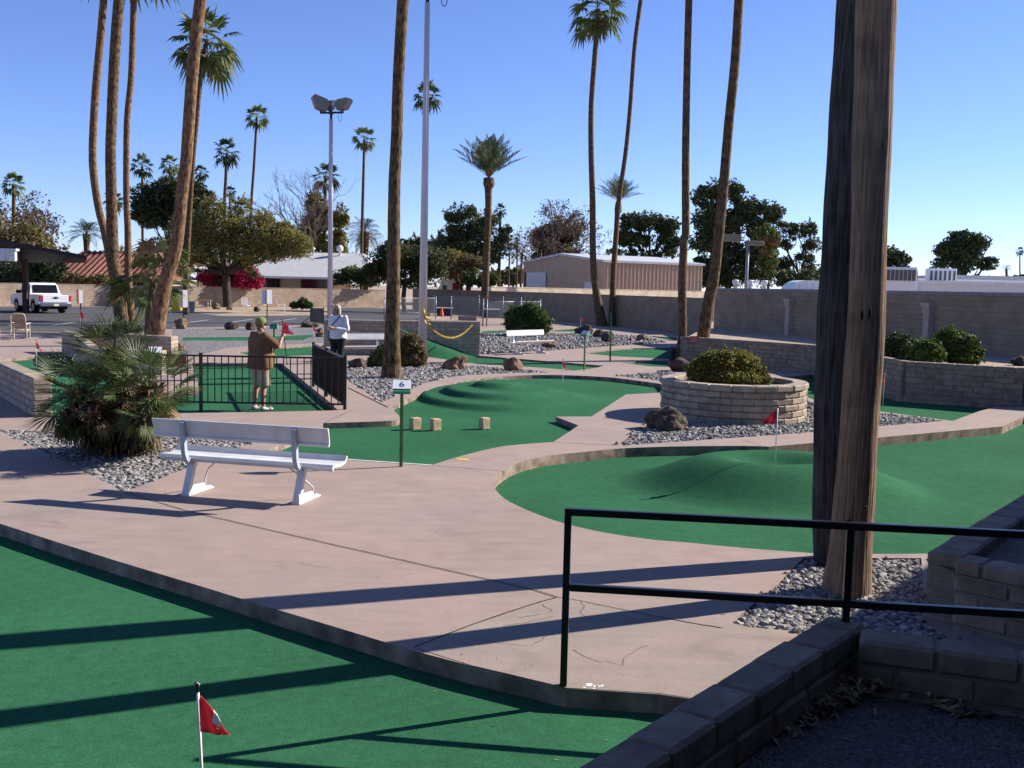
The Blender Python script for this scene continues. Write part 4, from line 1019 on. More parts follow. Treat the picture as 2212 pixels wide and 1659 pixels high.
p, q = at(671, 701), at(707, 700); sp_ = thing('screen_panel', 'grey screen panel on thin legs beside the light pole at the lot edge', 'screen', p)
mb = MB(); mb.box(((p.x + q.x) / 2, p.y, .52), (q.x - p.x, .05, .82)); mb.build('board', SCR, sp_)
for x in (p.x, q.x): mb = MB(); mb.bar((x, p.y - .03, 0), (x, p.y - .03, .98), .05); mb.build('post', BLK, sp_)
mb = MB(); mb.bar((p.x, p.y - .05, .45), (p.x - .55, p.y - .05, .02), .03); mb.build('brace', BLK, sp_)

# ------------------------------------------------------------------ sign posts
GPAINT = mat('dark_green_paint', (.06, .16, .045), var=.25, scale=6, rough=.5)
SGREEN = mat('sign_box_green', (.045, .24, .12), var=.12, rough=.5)
SWHITE = mat('sign_white', (.72, .74, .76), var=.04, rough=.45)
NAVY = mat('navy_numeral', (.012, .025, .12), rough=.5)
def text_obj(txt, size, m, parent, loc, rot, name='numeral', depth=.002):
    c = bpy.data.curves.new('t', 'FONT'); c.body = txt; c.size = size; c.align_x = 'CENTER'; c.align_y = 'CENTER'; c.extrude = depth
    o = bpy.data.objects.new('t', c); COL.objects.link(o)
    me = bpy.data.meshes.new_from_object(o.evaluated_get(bpy.context.evaluated_depsgraph_get())); me.name = name
    bpy.data.objects.remove(o); me.materials.clear(); me.materials.append(m)
    n = bpy.data.objects.new(name, me); COL.objects.link(n); n.parent = parent; n.location = loc; n.rotation_euler = rot; return n
def hole_sign(label, base, h, rz, num, w=.22):
    t = thing('hole_marker', label, 'hole marker', base, rz, 'numbered hole markers')
    mb = MB(); mb.box((0, 0, h / 2 - .05), (.042, .042, h + .1)); mb.build('post', GPAINT, t, shift=False)
    # wedge box: sloping white face above a green tray
    mb = MB(); pr = [(-w / 2, -.10, h), (-w / 2, -.10, h + .035), (-w / 2, .07, h + .15), (-w / 2, .085, h + .15), (-w / 2, .085, h)]
    mb.prism(pr, (0, 0, 0), (w, 0, 0)); mb.build('sign_box', SGREEN, t, shift=False)
    tl = math.atan2(.115, .17); c = V(0, -.015, h + .0925); n = V(0, -math.sin(tl), math.cos(tl))
    mb = MB(); mb.box(c + n * .007 + V(0, .022, .015), (w + .015, .17, .008), 0, rx=tl); mb.build('face_plate', SWHITE, t, shift=False)
    if num: text_obj(num, .15, NAVY, t, c + n * .013 + V(0, .02, .012), (tl, 0, 0))
    return t
s6 = hole_sign('green post with number 6 on a slanted white plate', at(866, 1008), .955, R(6), '6')
hole_sign('number 9 marker half hidden behind the low fan palm', V(*(dep(334, 800, 18.4).xy), 0), .98, R(10), '9')
hole_sign('green marker post with a white plate between the long bench and the flag', at(1262, 800), .98, R(-38), '')
p = at(592, 783); sg_ = hole_sign('dark green marker box seen from its back, just beyond the man', p, .98, R(180), '')
mb = MB(); p = at(1318, 780); mb.tube([p - V(0, 0, .1), p + V(-.02, 0, 1.6)], .027, 8); tag(mb.build('green_pole', GPAINT, origin=p), 'bare dark green pole standing on the path before the far palms', 'pole')
p = dep(1499, 735, 33.3); p.z = 0; p.y += .3; rs = thing('warning_sign', 'small red sign with pale lettering on a green stake by the raised bed wall', 'sign', p)
mb = MB(); mb.box((p.x, p.y - .3, .4), (.025, .025, .85)); mb.build('stake', GPAINT, rs)
mb = MB(); mb.box((p.x, p.y - .32, .80), (.26, .012, .22)); mb.build('plate', RED, rs)
mb = MB()
rr = random.Random(3)
for k in range(4):
    x = -.11
    while x < .10: w = rr.uniform(.015, .035); mb.box((p.x + x + w / 2, p.y - .328, .87 - .045 * k), (w, .004, .018)); x += w + .012
mb.build('lettering', mat('pale_lettering', (.6, .5, .48)), rs)
# white sandwich boards on posts at the edge of the lot
ORG = mat('orange_edge', (.55, .22, .05))
for (ub, vb, u0, u1, vt, vbm, lab) in ((175, 711, 168, 182, 626, 655, 'narrow white lot sign seen almost edge on beside the truck'), (397, 693, 387, 406, 626, 664, 'white folded lot sign with orange edge beside the yellow bin'), (577, 687, 567, 589, 626, 656, 'white folded lot sign with orange edge between the two white chairs')):
    b = at(ub, vb); d = b.y; t = thing('lot_sign', lab, 'sign', b, group='white folded signs at the lot edge')
    a, c = dep(u0, vt, d), dep(u1, vbm, d); w = c.x - a.x; zc = (a.z + c.z) / 2; hh = a.z - c.z
    mb = MB(); mb.tube([b, V(b.x, b.y, a.z)], .035, 8); mb.build('post', mat('dark_post', (.03, .03, .035)), t)
    for sg in (-1, 1):
        mb = MB(); mb.box((b.x + sg * w * .27, b.y - .14, zc), (w * .55, .03, hh), sg * R(38)); mb.build('panel', SWHITE, t)
    mb = MB(); mb.box((b.x, b.y - .26, zc), (.06, .03, hh)); mb.build('edge', ORG, t)
# ------------------------------------------------------------------ flags
FRED = mat('flag_red', (.60, .085, .115), var=.12, rough=.7, transl=.5)
FWHT = mat('flag_mark_white', (.75, .72, .74), rough=.7)
PWH = mat('flag_pole_white', (.72, .72, .70), var=.05, rough=.4)
def flag(label, base, h, ang, fw=.17, fh=.19, sag=.35, dark=False, mark=True, tip=None, wave=1.0, group='red flags in the golf holes'):
    t = thing('golf_flag', label, 'flag', base, group=group)
    top = V(0, 0, h) if tip is None else tip
    mb = MB(); mb.tube([(0, 0, -.02), top], .0075, 8); mb.build('pole', BLK if dark else PWH, t, shift=False)
    mb = MB(); mb.tube([top - V(0, 0, .045), top + V(0, 0, .0)], [.009, .015], 8); mb.build('pole_cap', BLK, t, shift=False)
    dx = V(math.cos(ang), math.sin(ang), 0); nx = V(-dx.y, dx.x, 0); f = MB(); g = []
    n = 9
    for i in range(n):
        s = i / (n - 1); row = []
        for j in range(7):
            q = j / 6; zt = -.05 - s * fh * .62 * (1 + sag * s); zb = -.05 - fh - s * fh * .02
            z = zt + (zb - zt) * q
            p = top + dx * (s * fw) + V(0, 0, z - s * s * sag * .10 * fh) + nx * wave * (.028 * math.sin(5.5 * s + 2.2 * q) * (s + .15) + .012 * math.sin(13 * s - q * 4))
            row.append(f.vert(p))
        g.append(row)
    for i in range(n - 1):
        for j in range(6): f.face((g[i][j], g[i + 1][j], g[i + 1][j + 1], g[i][j + 1]), 1 if mark and i in (4, 5) and j in (0, 1, 2) else 0, True)
    fo = f.build('pennant', [FRED, FWHT], t, shift=False, fixn=False)
    md = fo.modifiers.new('thickness', 'SOLIDIFY'); md.thickness = .002
    return t
z0 = -.15; p = dep(444, 1655, 4.45); flag('nearest red flag with a white mark, in the shaded foreground green', V(p.x - .005, 4.45, -.12), .735, R(-8), .150, .172, .5, tip=V(-.03, 0, .69), wave=.4)
p = at(1673, 1028, .05); p.z = z_volcano(p.x, p.y); flag('red flag at the top of the cratered green mound', p, .80, R(188), .19, .19, .5, mark=False)
flag('red flag behind the stepped green mound', at(1215, 838.6, -.1), .72, R(-50), .15, .17, 1.2, mark=False)
flag('red flag beyond the big palm trunk, at the foot of the raised bed wall', at(1907, 879, -.1), .80, R(-120), .17, .18, 1.2, mark=False)
flag('red flag on the partly shaded green beyond the low palm', at(79, 795, -.08), .76, R(-25), .19, .19, 1.2, mark=False)
flag('far red flag in front of the two tall palms by the shaded wall', at(1254, 709, -.02), .68, R(-10), .20, .18, .4, mark=False)
flag('red flag on the green beside the group of dark boulders', at(1363.5, 761, -.05), .68, R(200), .17, .18, .6, mark=False)
flag('red flag between the woman and the screen panel', at(677, 734, -.01), .60, R(-30), .20, .19, 1.2, mark=False)
flag('orange red flag sticking up behind the low palm fronds', at(174, 712), .92, R(-20), .30, .34, .8, mark=False)
# ------------------------------------------------------------------ brick blocks on the green, boulders
BRK = mat('sandstone_brick', (.47, .36, .22), var=.25, scale=14, bump=.8, bscale=60)
for (ul, ur, vb, lab) in ((883, 910, 930, 'sandstone block nearest the green marker post'), (927, 953.5, 932, 'middle one of the three sandstone blocks on the green'), (1033, 1059, 929, 'sandstone block standing apart from the other two')):
    p = at((ul + ur) / 2, vb - 2, -.10); w = (ur - ul) / FPX * p.y
    mb = MB(); rg = random.Random(int(ul)); mb.box((0, 0, w * .49), (w * .80, w * .62, w * .98), R(38), bev=.012); mb.v = [(x + rg.uniform(-.004, .004), y + rg.uniform(-.004, .004), z + rg.uniform(-.003, .003)) for x, y, z in mb.v]
    o = mb.build('brick', BRK); o.location = (p.x, p.y, -.10); tag(o, lab, 'block', 'sandstone blocks on the green')
ROCK = mat('dark_lava_rock', (.055, .042, .038), var=.35, scale=5, bump=1.0, bscale=18, bdist=.04, col2=(.12, .085, .065), rough=.95)
ROCKB = mat('brown_rock', (.15, .09, .055), var=.35, scale=4, bump=1.0, bscale=14, bdist=.05, col2=(.26, .17, .11), rough=.95)
def boulder(u0, u1, vt, vb, lab, z=0.0, m=None, seed=1, dy=.8, lean=0.0):
    b = at((u0 + u1) / 2, vb - (vb - vt) * .08, z); w = (u1 - u0) / FPX * b.y; h = (vb - vt) / FPX * b.y * 1.05
    bm = bmesh.new(); bmesh.ops.create_icosphere(bm, subdivisions=4, radius=1); off = Vector((seed * 7.3, seed * 3.1, seed))
    for v in bm.verts:
        n1 = mnoise.noise(v.co * 1.1 + off); n2 = mnoise.noise(v.co * 2.6 + off); n3 = mnoise.noise(v.co * 6 + off)
        c = v.co * (1 + .38 * n1 + .18 * n2 + .07 * n3)
        c.x += lean * max(0, c.z)
        v.co = c
    xs = [v.co.x for v in bm.verts]; zs = [v.co.z for v in bm.verts]; cx = (max(xs) + min(xs)) / 2
    for v in bm.verts:
        v.co.x = (v.co.x - cx) / (max(xs) - min(xs)) * w; v.co.y *= w * .5 * dy; v.co.z = (v.co.z - min(zs)) / (max(zs) - min(zs)) * h * 1.28 - h * .28
    me = bpy.data.meshes.new('boulder'); bm.to_mesh(me); bm.free(); me.materials.append(m or ROCK)
    for p in me.polygons: p.use_smooth = True
    o = bpy.data.objects.new('boulder', me); COL.objects.link(o); o.location = (b.x, b.y + w * .5 * dy * .6, z)
    return tag(o, lab, 'boulder', 'dark boulders round the beds')
for i, a in enumerate(((1394, 1489, 885, 937, 'large rounded dark boulder at the foot of the circular planter', -.03, None), (1441, 1500, 776, 805, 'dark boulder behind the circular planter at the foot of a tall trunk', 0, None), (1445, 1462, 752, 782, 'upright dark rock touching the tall trunk by the raised bed wall', 0, None), (1086, 1130, 775, 804, 'brown pyramid shaped boulder on the stones behind the stepped mound', -.02, ROCKB),
                       (953, 1009, 772, 802, 'brown boulder with a pointed top near the light pole', -.02, ROCKB), (1240, 1266, 708, 723, 'low dark rock under the far flag', 0, None), (1255, 1282, 703, 724, 'dark rock with a steep face beside the white marker plate', 0, None), (1280, 1304, 713, 730, 'dark pointed rock between two others in the far stones', 0, None), (1297, 1328, 718, 741, 'dark rock at the foot of the bare green pole', 0, None),
                       (1374, 1404, 723, 738, 'brown rock standing right of the small flag by the far green', 0, ROCKB), (1382, 1405, 697, 710, 'dark rock in the shade of the far boundary wall', 0, None), (1444, 1464, 704, 714, 'small dark rock by the shaded wall near the tall trunk', 0, None), (1168, 1204, 735, 753, 'reddish rock beside the end of the white bench', 0, ROCKB),
                       (750, 792, 776, 798, 'very dark rock below the bench by the woman', -.02, None), (679, 703, 711, 729, 'brown rock behind the small flag by the woman', 0, ROCKB), (647, 688, 696, 708, 'long dark rock in front of the screen panel', 0, None), (375, 405, 689, 712, 'brown lit rock at the lot edge beside the leaning palm', 0, ROCKB), (483, 514, 697, 713, 'dark rock at the lot edge in front of the mesquite tree', 0, None),
                       (529, 551, 697, 714, 'dark rock at the lot edge just behind the green cap', 0, None), (547, 562, 663, 674, 'small dark rock on the island by the white chairs', 0, None), (456, 476, 656, 669, 'brown rock beside the mesquite trunk', 0, ROCKB), (488, 502, 660, 670, 'small rock just right of the mesquite trunk base', 0, ROCKB), (372, 398, 742, 758, 'flat grey brown rock on the stones by the pale stub wall', 0, ROCKB), (2188, 2226, 772, 792, 'dark rock on the raised bed beyond the three bushes', .70, None))):
    boulder(*a[:5], z=a[5], m=a[6], seed=i + 1, lean=(.5 if 'pointed' in a[4] else 0))
# ------------------------------------------------------------------ yellow chain, ribbon, cone, boxes, chairs
YEL = mat('yellow_plastic', (.62, .40, .03), var=.15, rough=.5)
CHA, CHB = dep(912 + 12, 700.5, 31.2), dep(1020, 702, 35.0)
def catenary(a, b, sag, n): return [a.lerp(b, i / n) - V(0, 0, sag * 4 * (i / n) * (1 - i / n)) for i in range(n + 1)]
pts = catenary(CHA, CHB, .42, 56); mb = MB()
for i in range(56):
    c = (pts[i] + pts[i + 1]) / 2; d = (pts[i + 1] - pts[i]); s = d.cross(V(0, 0, 1)).normalized() if i % 2 else V(0, 0, 1); d = d * .72
    loop = [c + d * math.cos(t) * .9 + s * .028 * math.sin(t) for t in np.linspace(0, 2 * math.pi, 9)]; mb.tube(loop, .008, 4, cap=False)
tag(mb.build('plastic_chain', YEL), 'yellow plastic chain sagging from the light pole to the ramp wall', 'chain')
rb = thing('caution_ribbon', 'yellow caution ribbon tied round the tall light pole', 'ribbon', dep(914, 690, 31.2)); rg = random.Random(8)
mb = MB(); base = dep(918, 680, 31.15)
for k, (dx, dz, tw) in enumerate(((-.10, .42, .3), (.16, -.28, .8), (.10, -.36, -.5), (-.06, .25, -.4), (.2, -.18, 0))):
    a = base; prev = None
    for i in range(7):
        s = i / 6; c = a + V(dx * s + .03 * math.sin(6 * s + k), -.12 - .05 * s, dz * s); w = V(math.cos(tw + 3 * s), math.sin(tw + 3 * s), .2) * .025
        q = (mb.vert(c - w), mb.vert(c + w))
        if prev: mb.face((prev[0], prev[1], q[1], q[0]))
        prev = q
mb.build('streamer', YEL, rb, fixn=False)
mb = MB(); mb.lathe([(.16, -.05), (.163, 0), (.16, .05)], 14, 0, V(base.x - .02, 31.38, base.z)); mb.build('wrap', YEL, rb)
p = at(954, 683); cn = thing('traffic_cone', 'orange traffic cone by the chain link gate', 'cone', p)
mb = MB(); mb.lathe([(.17, .04), (.035, .70), (.03, .72), (.001, .72)], 16, 0, p); mb.build('cone_body', mat('cone_orange', (.75, .10, .03), rough=.5), cn)
mb = MB(); mb.box((p.x, p.y, .02), (.42, .42, .04)); mb.build('base', TYRE, cn)
for (u0, u1, vt, vb, lab) in ((944, 977, 665, 682, 'dark low box with a white top behind the orange cone'), (1044, 1077, 668, 686, 'dark low box with a white top by the fence near the date palm')):
    p, q = at(u0, vb), at(u1, vb); bx = thing('equipment_box', lab, 'box', (p + q) / 2); h = (vb - vt) / FPX * p.y
    mb = MB(); mb.box(((p.x + q.x) / 2, p.y + .4, h / 2 - .02), (q.x - p.x, .8, h - .04)); mb.build('body', mat('navy_box', (.015, .02, .045), rough=.5), bx)
    mb = MB(); mb.box(((p.x + q.x) / 2, p.y + .38, h), (q.x - p.x + .1, .9, .05)); mb.build('lid', WHITE, bx)
p, q = at(990, 692), at(1030, 693); block_wall('block_wall', 'short low dark block wall behind the end of the ramp wall', [p.xy, q.xy], 0, .32, .25, 44, [BLOCKD, MORTAR])

TAN = mat('tan_vinyl_strap', (.38, .23, .11), var=.15, rough=.6)
CREAM = mat('cream_frame', (.66, .58, .46), var=.05, rough=.4)
def patio_chair(label, frame, strap, group='patio chairs round the lot'):
    t = thing('patio_chair', label, 'chair', group=group); F = .016
    for sg in (-1, 1):
        x = sg * .27
        mb = MB(); mb.tube(spline([(x, .26, 0), (x, .27, .35), (x, .25, .58), (x, .20, .62), (x, -.20, .60), (x, -.26, .55)], 4), F, 7); mb.build('armrest', frame, t, shift=False)
        mb = MB(); mb.tube([(x, -.27, 0), (x, -.24, .30), (x, -.22, .40)], F, 7); mb.build('leg', frame, t, shift=False)
    mb = MB(); mb.tube(spline([(-.25, -.20, .36), (-.25, -.30, .70), (-.22, -.37, .93), (-.12, -.385, .98), (.12, -.385, .98), (.22, -.37, .93), (.25, -.30, .70), (.25, -.20, .36)], 4), F, 7)
    for z, y in ((.36, .27), (.37, -.2)): mb.tube([(-.26, y, z), (.26, y, z)], F, 7)
    for sg in (-1, 1): mb.tube([(sg * .25, -.21, .36), (sg * .25, .27, .37)], F, 7)
    mb.build('frame', frame, t, shift=False)
    mb = MB()
    for k in range(7): s = k / 6; mb.box((0, -.225 - .135 * s, .46 + .44 * s), (.49, .012, .05), 0, rx=R(-13))
    mb.build('backrest', strap, t, shift=False)
    mb = MB()
    for k in range(7): mb.box((0, -.16 + .066 * k, .385), (.51, .052, .012))
    mb.build('seat', strap, t, shift=False)
    return t
c1 = patio_chair('tan strap patio chair seen from behind near the flagged green', CREAM, TAN)
p = at(36, 735); c1.location = (p.x, p.y + .3, 0); c1.rotation_euler = (0, 0, R(14))
p = at(-14, 737); dup(c1, (p.x, p.y - .2, 0), R(-60), 'tan strap patio chair cut by the picture edge')
wc = patio_chair('white patio chair beside the mesquite trunk', WHITE, WHITE); p = at(531, 669.5); wc.location = (p.x, p.y, 0); wc.rotation_euler = (0, 0, R(215))
p = at(607, 675); dup(wc, (p.x, p.y, 0), R(-75), 'white patio chair seen side on at the island end')
p = at(565, 668); dup(c1, (p.x, p.y + .5, 0), R(160), 'tan patio chair behind the folded lot sign')
tt = thing('patio_table', 'tan patio table under the mesquite tree', 'table', at(438, 670)); p = at(438, 670)
mb = MB(); mb.box((p.x, p.y, .76), (1.25, .9, .04), R(10)); mb.build('tabletop', TAN, tt)
for sx in (-1, 1):
    for sy in (-1, 1): mb = MB(); mb.tube([(p.x + sx * .52, p.y + sy * .36, 0), (p.x + sx * .5, p.y + sy * .34, .74)], .025, 7); mb.build('leg', CREAM, tt)
p = at(381, 671); mb = MB(); mb.box((0, 0, .62), (.7, .6, 1.24), R(15), bev=.05); mb.box((0, -.02, 1.27), (.6, .5, .08), R(15)); mb.box((.0, -.33, .85), (.46, .03, .5), R(15)); o = mb.build('newspaper_box', mat('yellow_box_paint', (.62, .42, .02), rough=.4)); o.location = p; tag(o, 'yellow newspaper box beside the leaning palm at the lot edge', 'newspaper box')
p = at(413, 675); mb = MB(); mb.lathe([(.22, 0), (.26, .75), (.28, .75), (.28, .80), (.24, .80), (.21, .3), (.01, .3)], 16); o = mb.build('bin', mat('grey_bin', (.28, .31, .36))); o.location = p; tag(o, 'grey bin next to the yellow newspaper box', 'bin')

# ------------------------------------------------------------------ light poles
POLE = mat('pole_white_paint', (.58, .52, .52), var=.06, scale=1.5, rough=.45)
LHEAD = mat('lamp_head_grey', (.17, .165, .155), var=.12, rough=.5)
def light_pole(label, base, h, r0, r1, kx=1.0):
    t = thing('light_pole', label, 'light pole', base, group='tall white floodlight poles')
    mb = MB(); mb.tube([(0, 0, 0), (0, 0, h)], [r0, r1], 16); mb.build('pole', POLE, t, shift=False)
    mb = MB(); mb.tube([(0, 0, h), (0, 0, h + .5)], .055 * kx, 10); mb.bar((-.62, 0, h + .35), (.66, 0, h + .40), .10); mb.bar((0, -.4, h + .34), (0, .4, h + .34), .09); mb.tube(spline([(.4, 0, h + .3), (.42, -.05, h), (.52, -.05, h - .1), (.58, 0, h + .1), (.55, 0, h + .33)], 4), .012, 5); mb.build('crossarm', mat('dark_arm', (.03, .03, .05)), t, shift=False)
    for (x, y, rz, ry, s) in ((-.62, .1, R(200), R(-24), .98), (.66, .1, R(-20), R(-14), .82), (-.2, .5, R(80), R(-20), .75)):
        c = V(x, y, h + .85); lh = []
        mb = MB(); rot = Matrix.Rotation(rz, 3, 'Z') @ Matrix.Rotation(ry, 3, 'Y')
        prof = [(-.42, -.30), (-.46, .16), (-.20, .38), (.55, .30), (.62, .12), (.15, -.34)]
        a = [mb.vert(c + rot @ V(px * s, -.36 * s, pz * s)) for px, pz in prof]; b = [mb.vert(c + rot @ V(px * s, .36 * s, pz * s)) for px, pz in prof]; n = len(prof)
        mb.face(a[::-1]); mb.face(b)
        for k in range(n): mb.face((a[k], a[(k + 1) % n], b[(k + 1) % n], b[k]))
        mb.build('floodlight', LHEAD, t, shift=False)
        mb = MB(); mb.bar((x, y, h + .36), c - V(0, 0, .2), .06); mb.build('bracket', BLK, t, shift=False)
    return t
b = at(912, 784); light_pole('thick white light pole with yellow ribbon, rising out of the picture', b, dep(920, 6, b.y).z, .135, .075)
b = at(712.5, 699.6); light_pole('white light pole with three grey floodlights behind the woman', b, dep(717, 258, b.y).z, .155, .11, 1.3)
for (u, vt, vb_, ul, ur, lv0, lv1, lab) in ((1612, 519, 612, 1615, 1648, 520, 531, 'thin grey lamp post with a flat box lamp beyond the flat roof'), (1541, 505, 612, 1560, 1600, 506, 522, 'grey box lamp showing beside the leaning palm trunk')):
    d = 82.0; p = dep(u, vb_, d); t = thing('lamp_post', lab, 'lamp post', (p.x, d, 0), group='box lamp posts beyond the wall'); zt = dep(u, vt, d).z
    mb = MB(); mb.tube([(p.x, d, 0), (p.x, d, zt)], .13, 8); mb.build('post', mat('grey_lamp_post', (.20, .21, .24), rough=.5), t)
    a, c = dep(ul, lv0, d), dep(ur, lv1, d); mb = MB(); mb.box(((a.x + c.x) / 2, d, (a.z + c.z) / 2), (c.x - a.x, .7, abs(a.z - c.z)), bev=.04); mb.build('lamp_head', mat('box_lamp', (.16, .155, .13)), t)
# ------------------------------------------------------------------ leaves and bark
def leafmat(n, c1, c2, tr=.25, isl=.35): return mat(n, c1, rough=.6, col2=c2, scale=.6, island=isl, transl=tr, coords='World', spec=.25)
L_PALM = leafmat('palm_leaf', (.06, .10, .025), (.135, .165, .045), .2)
L_PALMD = leafmat('palm_leaf_dark', (.022, .048, .018), (.05, .08, .028), .15)
L_DATE = leafmat('date_palm_leaf', (.065, .10, .055), (.12, .15, .085), .2)
L_FAN = mat('low_palm_leaf', (.04, .07, .02), rough=.5, col2=(.105, .135, .04), scale=3, island=.45, transl=.15, coords='World', spec=.3)
L_DEAD = mat('dead_frond', (.16, .095, .05), rough=.9, col2=(.26, .17, .09), scale=3, island=.4, coords='World')
L_OLIVE = leafmat('mesquite_leaf', (.155, .145, .045), (.28, .245, .075), .35)
L_DARK = leafmat('dark_evergreen_leaf', (.028, .048, .02), (.07, .09, .03), .15)
L_PINE = leafmat('pine_needles', (.032, .058, .026), (.085, .11, .042), .15)
L_PINE2 = leafmat('pale_pine_needles', (.065, .085, .035), (.13, .145, .055), .2)
L_SHRUB = leafmat('shrub_leaf', (.045, .09, .018), (.12, .17, .04), .3)
L_YEL = leafmat('yellow_green_leaf', (.15, .13, .02), (.26, .21, .035), .3)
L_DRYB = leafmat('brown_bush_leaf', (.14, .10, .05), (.21, .17, .07), .3)
L_BOUG = leafmat('magenta_flower', (.36, .014, .075), (.54, .035, .125), .3, .4)
L_FLOW = leafmat('orange_flower', (.55, .26, .02), (.65, .36, .03), .2)
B_BROWN = bark_mat('palm_bark_brown', (.045, .028, .017), (.165, .105, .055), 5, 9, 1.0, fy=5.0, lo=.40, hi=.60)
B_WARM = bark_mat('palm_bark_warm', (.075, .042, .025), (.23, .135, .075), 6, 8, .9, fy=4.0, lo=.40, hi=.60)
B_NEAR = bark_mat('palm_bark_furrowed', (.10, .064, .042), (.32, .215, .14), 5.5, 24, .8, dark=(.05, .036, .028), fy=2.4, lo=.34, hi=.70)
B_BURNT = bark_mat('palm_bark_blackened', (.022, .019, .018), (.075, .066, .062), 4, 20, 1.0, fy=2.0, lo=.40, hi=.62)
WOOD = mat('tree_bark', (.035, .024, .018), var=.3, scale=6, coords='World', col2=(.075, .055, .04), rough=.95)
WOODP = mat('pale_bare_wood', (.17, .125, .10), var=.25, scale=3, coords='World', rough=.95)

# ------------------------------------------------------------------ palms
def fan_frond(mb, o, d, L, Rr, nseg, rng, droop, m=0, spread=1.75, stem=.02, mstem=0, bw=.62):
    d = d.normalized(); side = d.cross(V(0, 0, 1))
    if side.length < .05: side = V(1, 0, 0)
    side.normalize(); up = side.cross(d).normalized()
    tw = rng.uniform(-.5, .5); s2 = side * math.cos(tw) + up * math.sin(tw); up = s2.cross(d).normalized(); side = s2
    p1 = o + d * (L * .5) - V(0, 0, L * .03); h = o + d * L - V(0, 0, L * (.06 + droop * .25))
    w = stem
    mb.face([mb.vert(o - side * w), mb.vert(o + side * w), mb.vert(p1 + side * w), mb.vert(p1 - side * w)], mstem); mb.face([mb.vert(p1 - side * w), mb.vert(p1 + side * w), mb.vert(h + side * w * .7), mb.vert(h - side * w * .7)], mstem)
    d2 = (d - V(0, 0, droop * .6)).normalized()
    for i in range(nseg):
        a = -spread + 2 * spread * i / (nseg - 1) + rng.uniform(-.05, .05)
        l = Rr * (1 - .28 * abs(a) / spread) * rng.uniform(.88, 1.08)
        v = (d2 * math.cos(a) + side * math.sin(a) + up * (.10 + .10 * math.cos(a))).normalized()
        q = up.cross(v).normalized(); ww = Rr * spread / nseg * bw
        mid = h + v * l * .52; tip = h + v * l - V(0, 0, droop * l * rng.uniform(.35, .75)) 
        k = .2 * ww
        ia, ib, ic, id_ = mb.vert(h), mb.vert(mid + q * ww + up * k), mb.vert(tip), mb.vert(mid - q * ww + up * k); ie = mb.vert(mid - up * k)
        mb.face((ia, ib, ie), m); mb.face((ia, ie, id_), m); mb.face((ib, ic, ie), m); mb.face((ie, ic, id_), m)
def fan_crown(o, Rr, rng, nf=26, nseg=11, dead=4, low=-.75):
    mb = MB()
    for i in range(nf):
        t = (i + rng.random()) / nf; el = 1.35 - (1.35 - low) * t ** .85; az = i * 2.39996 + rng.uniform(-.3, .3)
        d = V(math.cos(az) * math.cos(el), math.sin(az) * math.cos(el), math.sin(el))
        fan_frond(mb, o + V(0, 0, .1 * Rr * (1 - t)), d, Rr * rng.uniform(.42, .6), Rr * rng.uniform(.46, .6), nseg, rng, .25 + .75 * t, 0, stem=Rr * .012)
    for i in range(dead):
        az = rng.uniform(0, 6.28); el = rng.uniform(-1.35, -.8); d = V(math.cos(az) * math.cos(el), math.sin(az) * math.cos(el), math.sin(el))
        fan_frond(mb, o, d, Rr * .35, Rr * .42, max(6, nseg - 4), rng, .9, 1, stem=Rr * .012, mstem=1)
    return mb
def date_crown(o, Rr, rng, nf=34, el0=1.3, el1=.25, sag=.35, nl=16, wid=.30):
    mb = MB()
    for i in range(nf):
        t = (i + rng.random() * .8) / nf; el = el0 - (el0 - el1) * t; az = i * 2.39996 + rng.uniform(-.2, .2)
        d = V(math.cos(az) * math.cos(el), math.sin(az) * math.cos(el), math.sin(el)); L = Rr * rng.uniform(.88, 1.1); sg = sag * rng.uniform(.6, 1.3)
        P = lambda s: o + d * (L * s) - V(0, 0, L * sg * s * s)
        side = d.cross(V(0, 0, 1)); side = side.normalized() if side.length > .02 else V(1, 0, 0)
        prev = None
        for k in range(8):
            c = P(k / 7); w = side * Rr * .012 * (1.2 - k / 7); q = (mb.vert(c - w), mb.vert(c + w))
            if prev: mb.face((prev[0], prev[1], q[1], q[0]), 1 if k < 3 else 0)
            prev = q
        for k in range(nl):
            s = .22 + .78 * k / (nl - 1); c = P(s); tg = (P(min(1, s + .02)) - P(s - .02)).normalized(); l = Rr * wid * math.sin(math.pi * min(.97, .18 + .8 * s)) * rng.uniform(.85, 1.1)
            up = side.cross(tg).normalized()
            for sg_ in (-1, 1):
                v = (tg * .75 + side * sg_ * .8 + up * rng.uniform(.05, .5)).normalized(); w = tg * Rr * .022
                mb.face([mb.vert(c - w), mb.vert(c + v * l * .5 - w * .8), mb.vert(c + v * l), mb.vert(c + v * l * .5 + w * .8)], 0)
    return mb
def trunk_mesh(pts, rads, rng, n=14, wob=.03):
    ph = rng.uniform(0, 6)
    f = lambda a, h: wob * (math.sin(3 * a + ph + h * .7) + .6 * math.sin(7 * h + 2 * a + ph)) * .6
    mb = MB(); P = spline(pts, 6); r = []
    for i in range(len(pts) - 1):
        for k in range(6): r.append(rads[i] + (rads[i + 1] - rads[i]) * k / 6)
    r.append(rads[-1]); mb.tube(P, r, n, uvs=True, wob=f); return mb
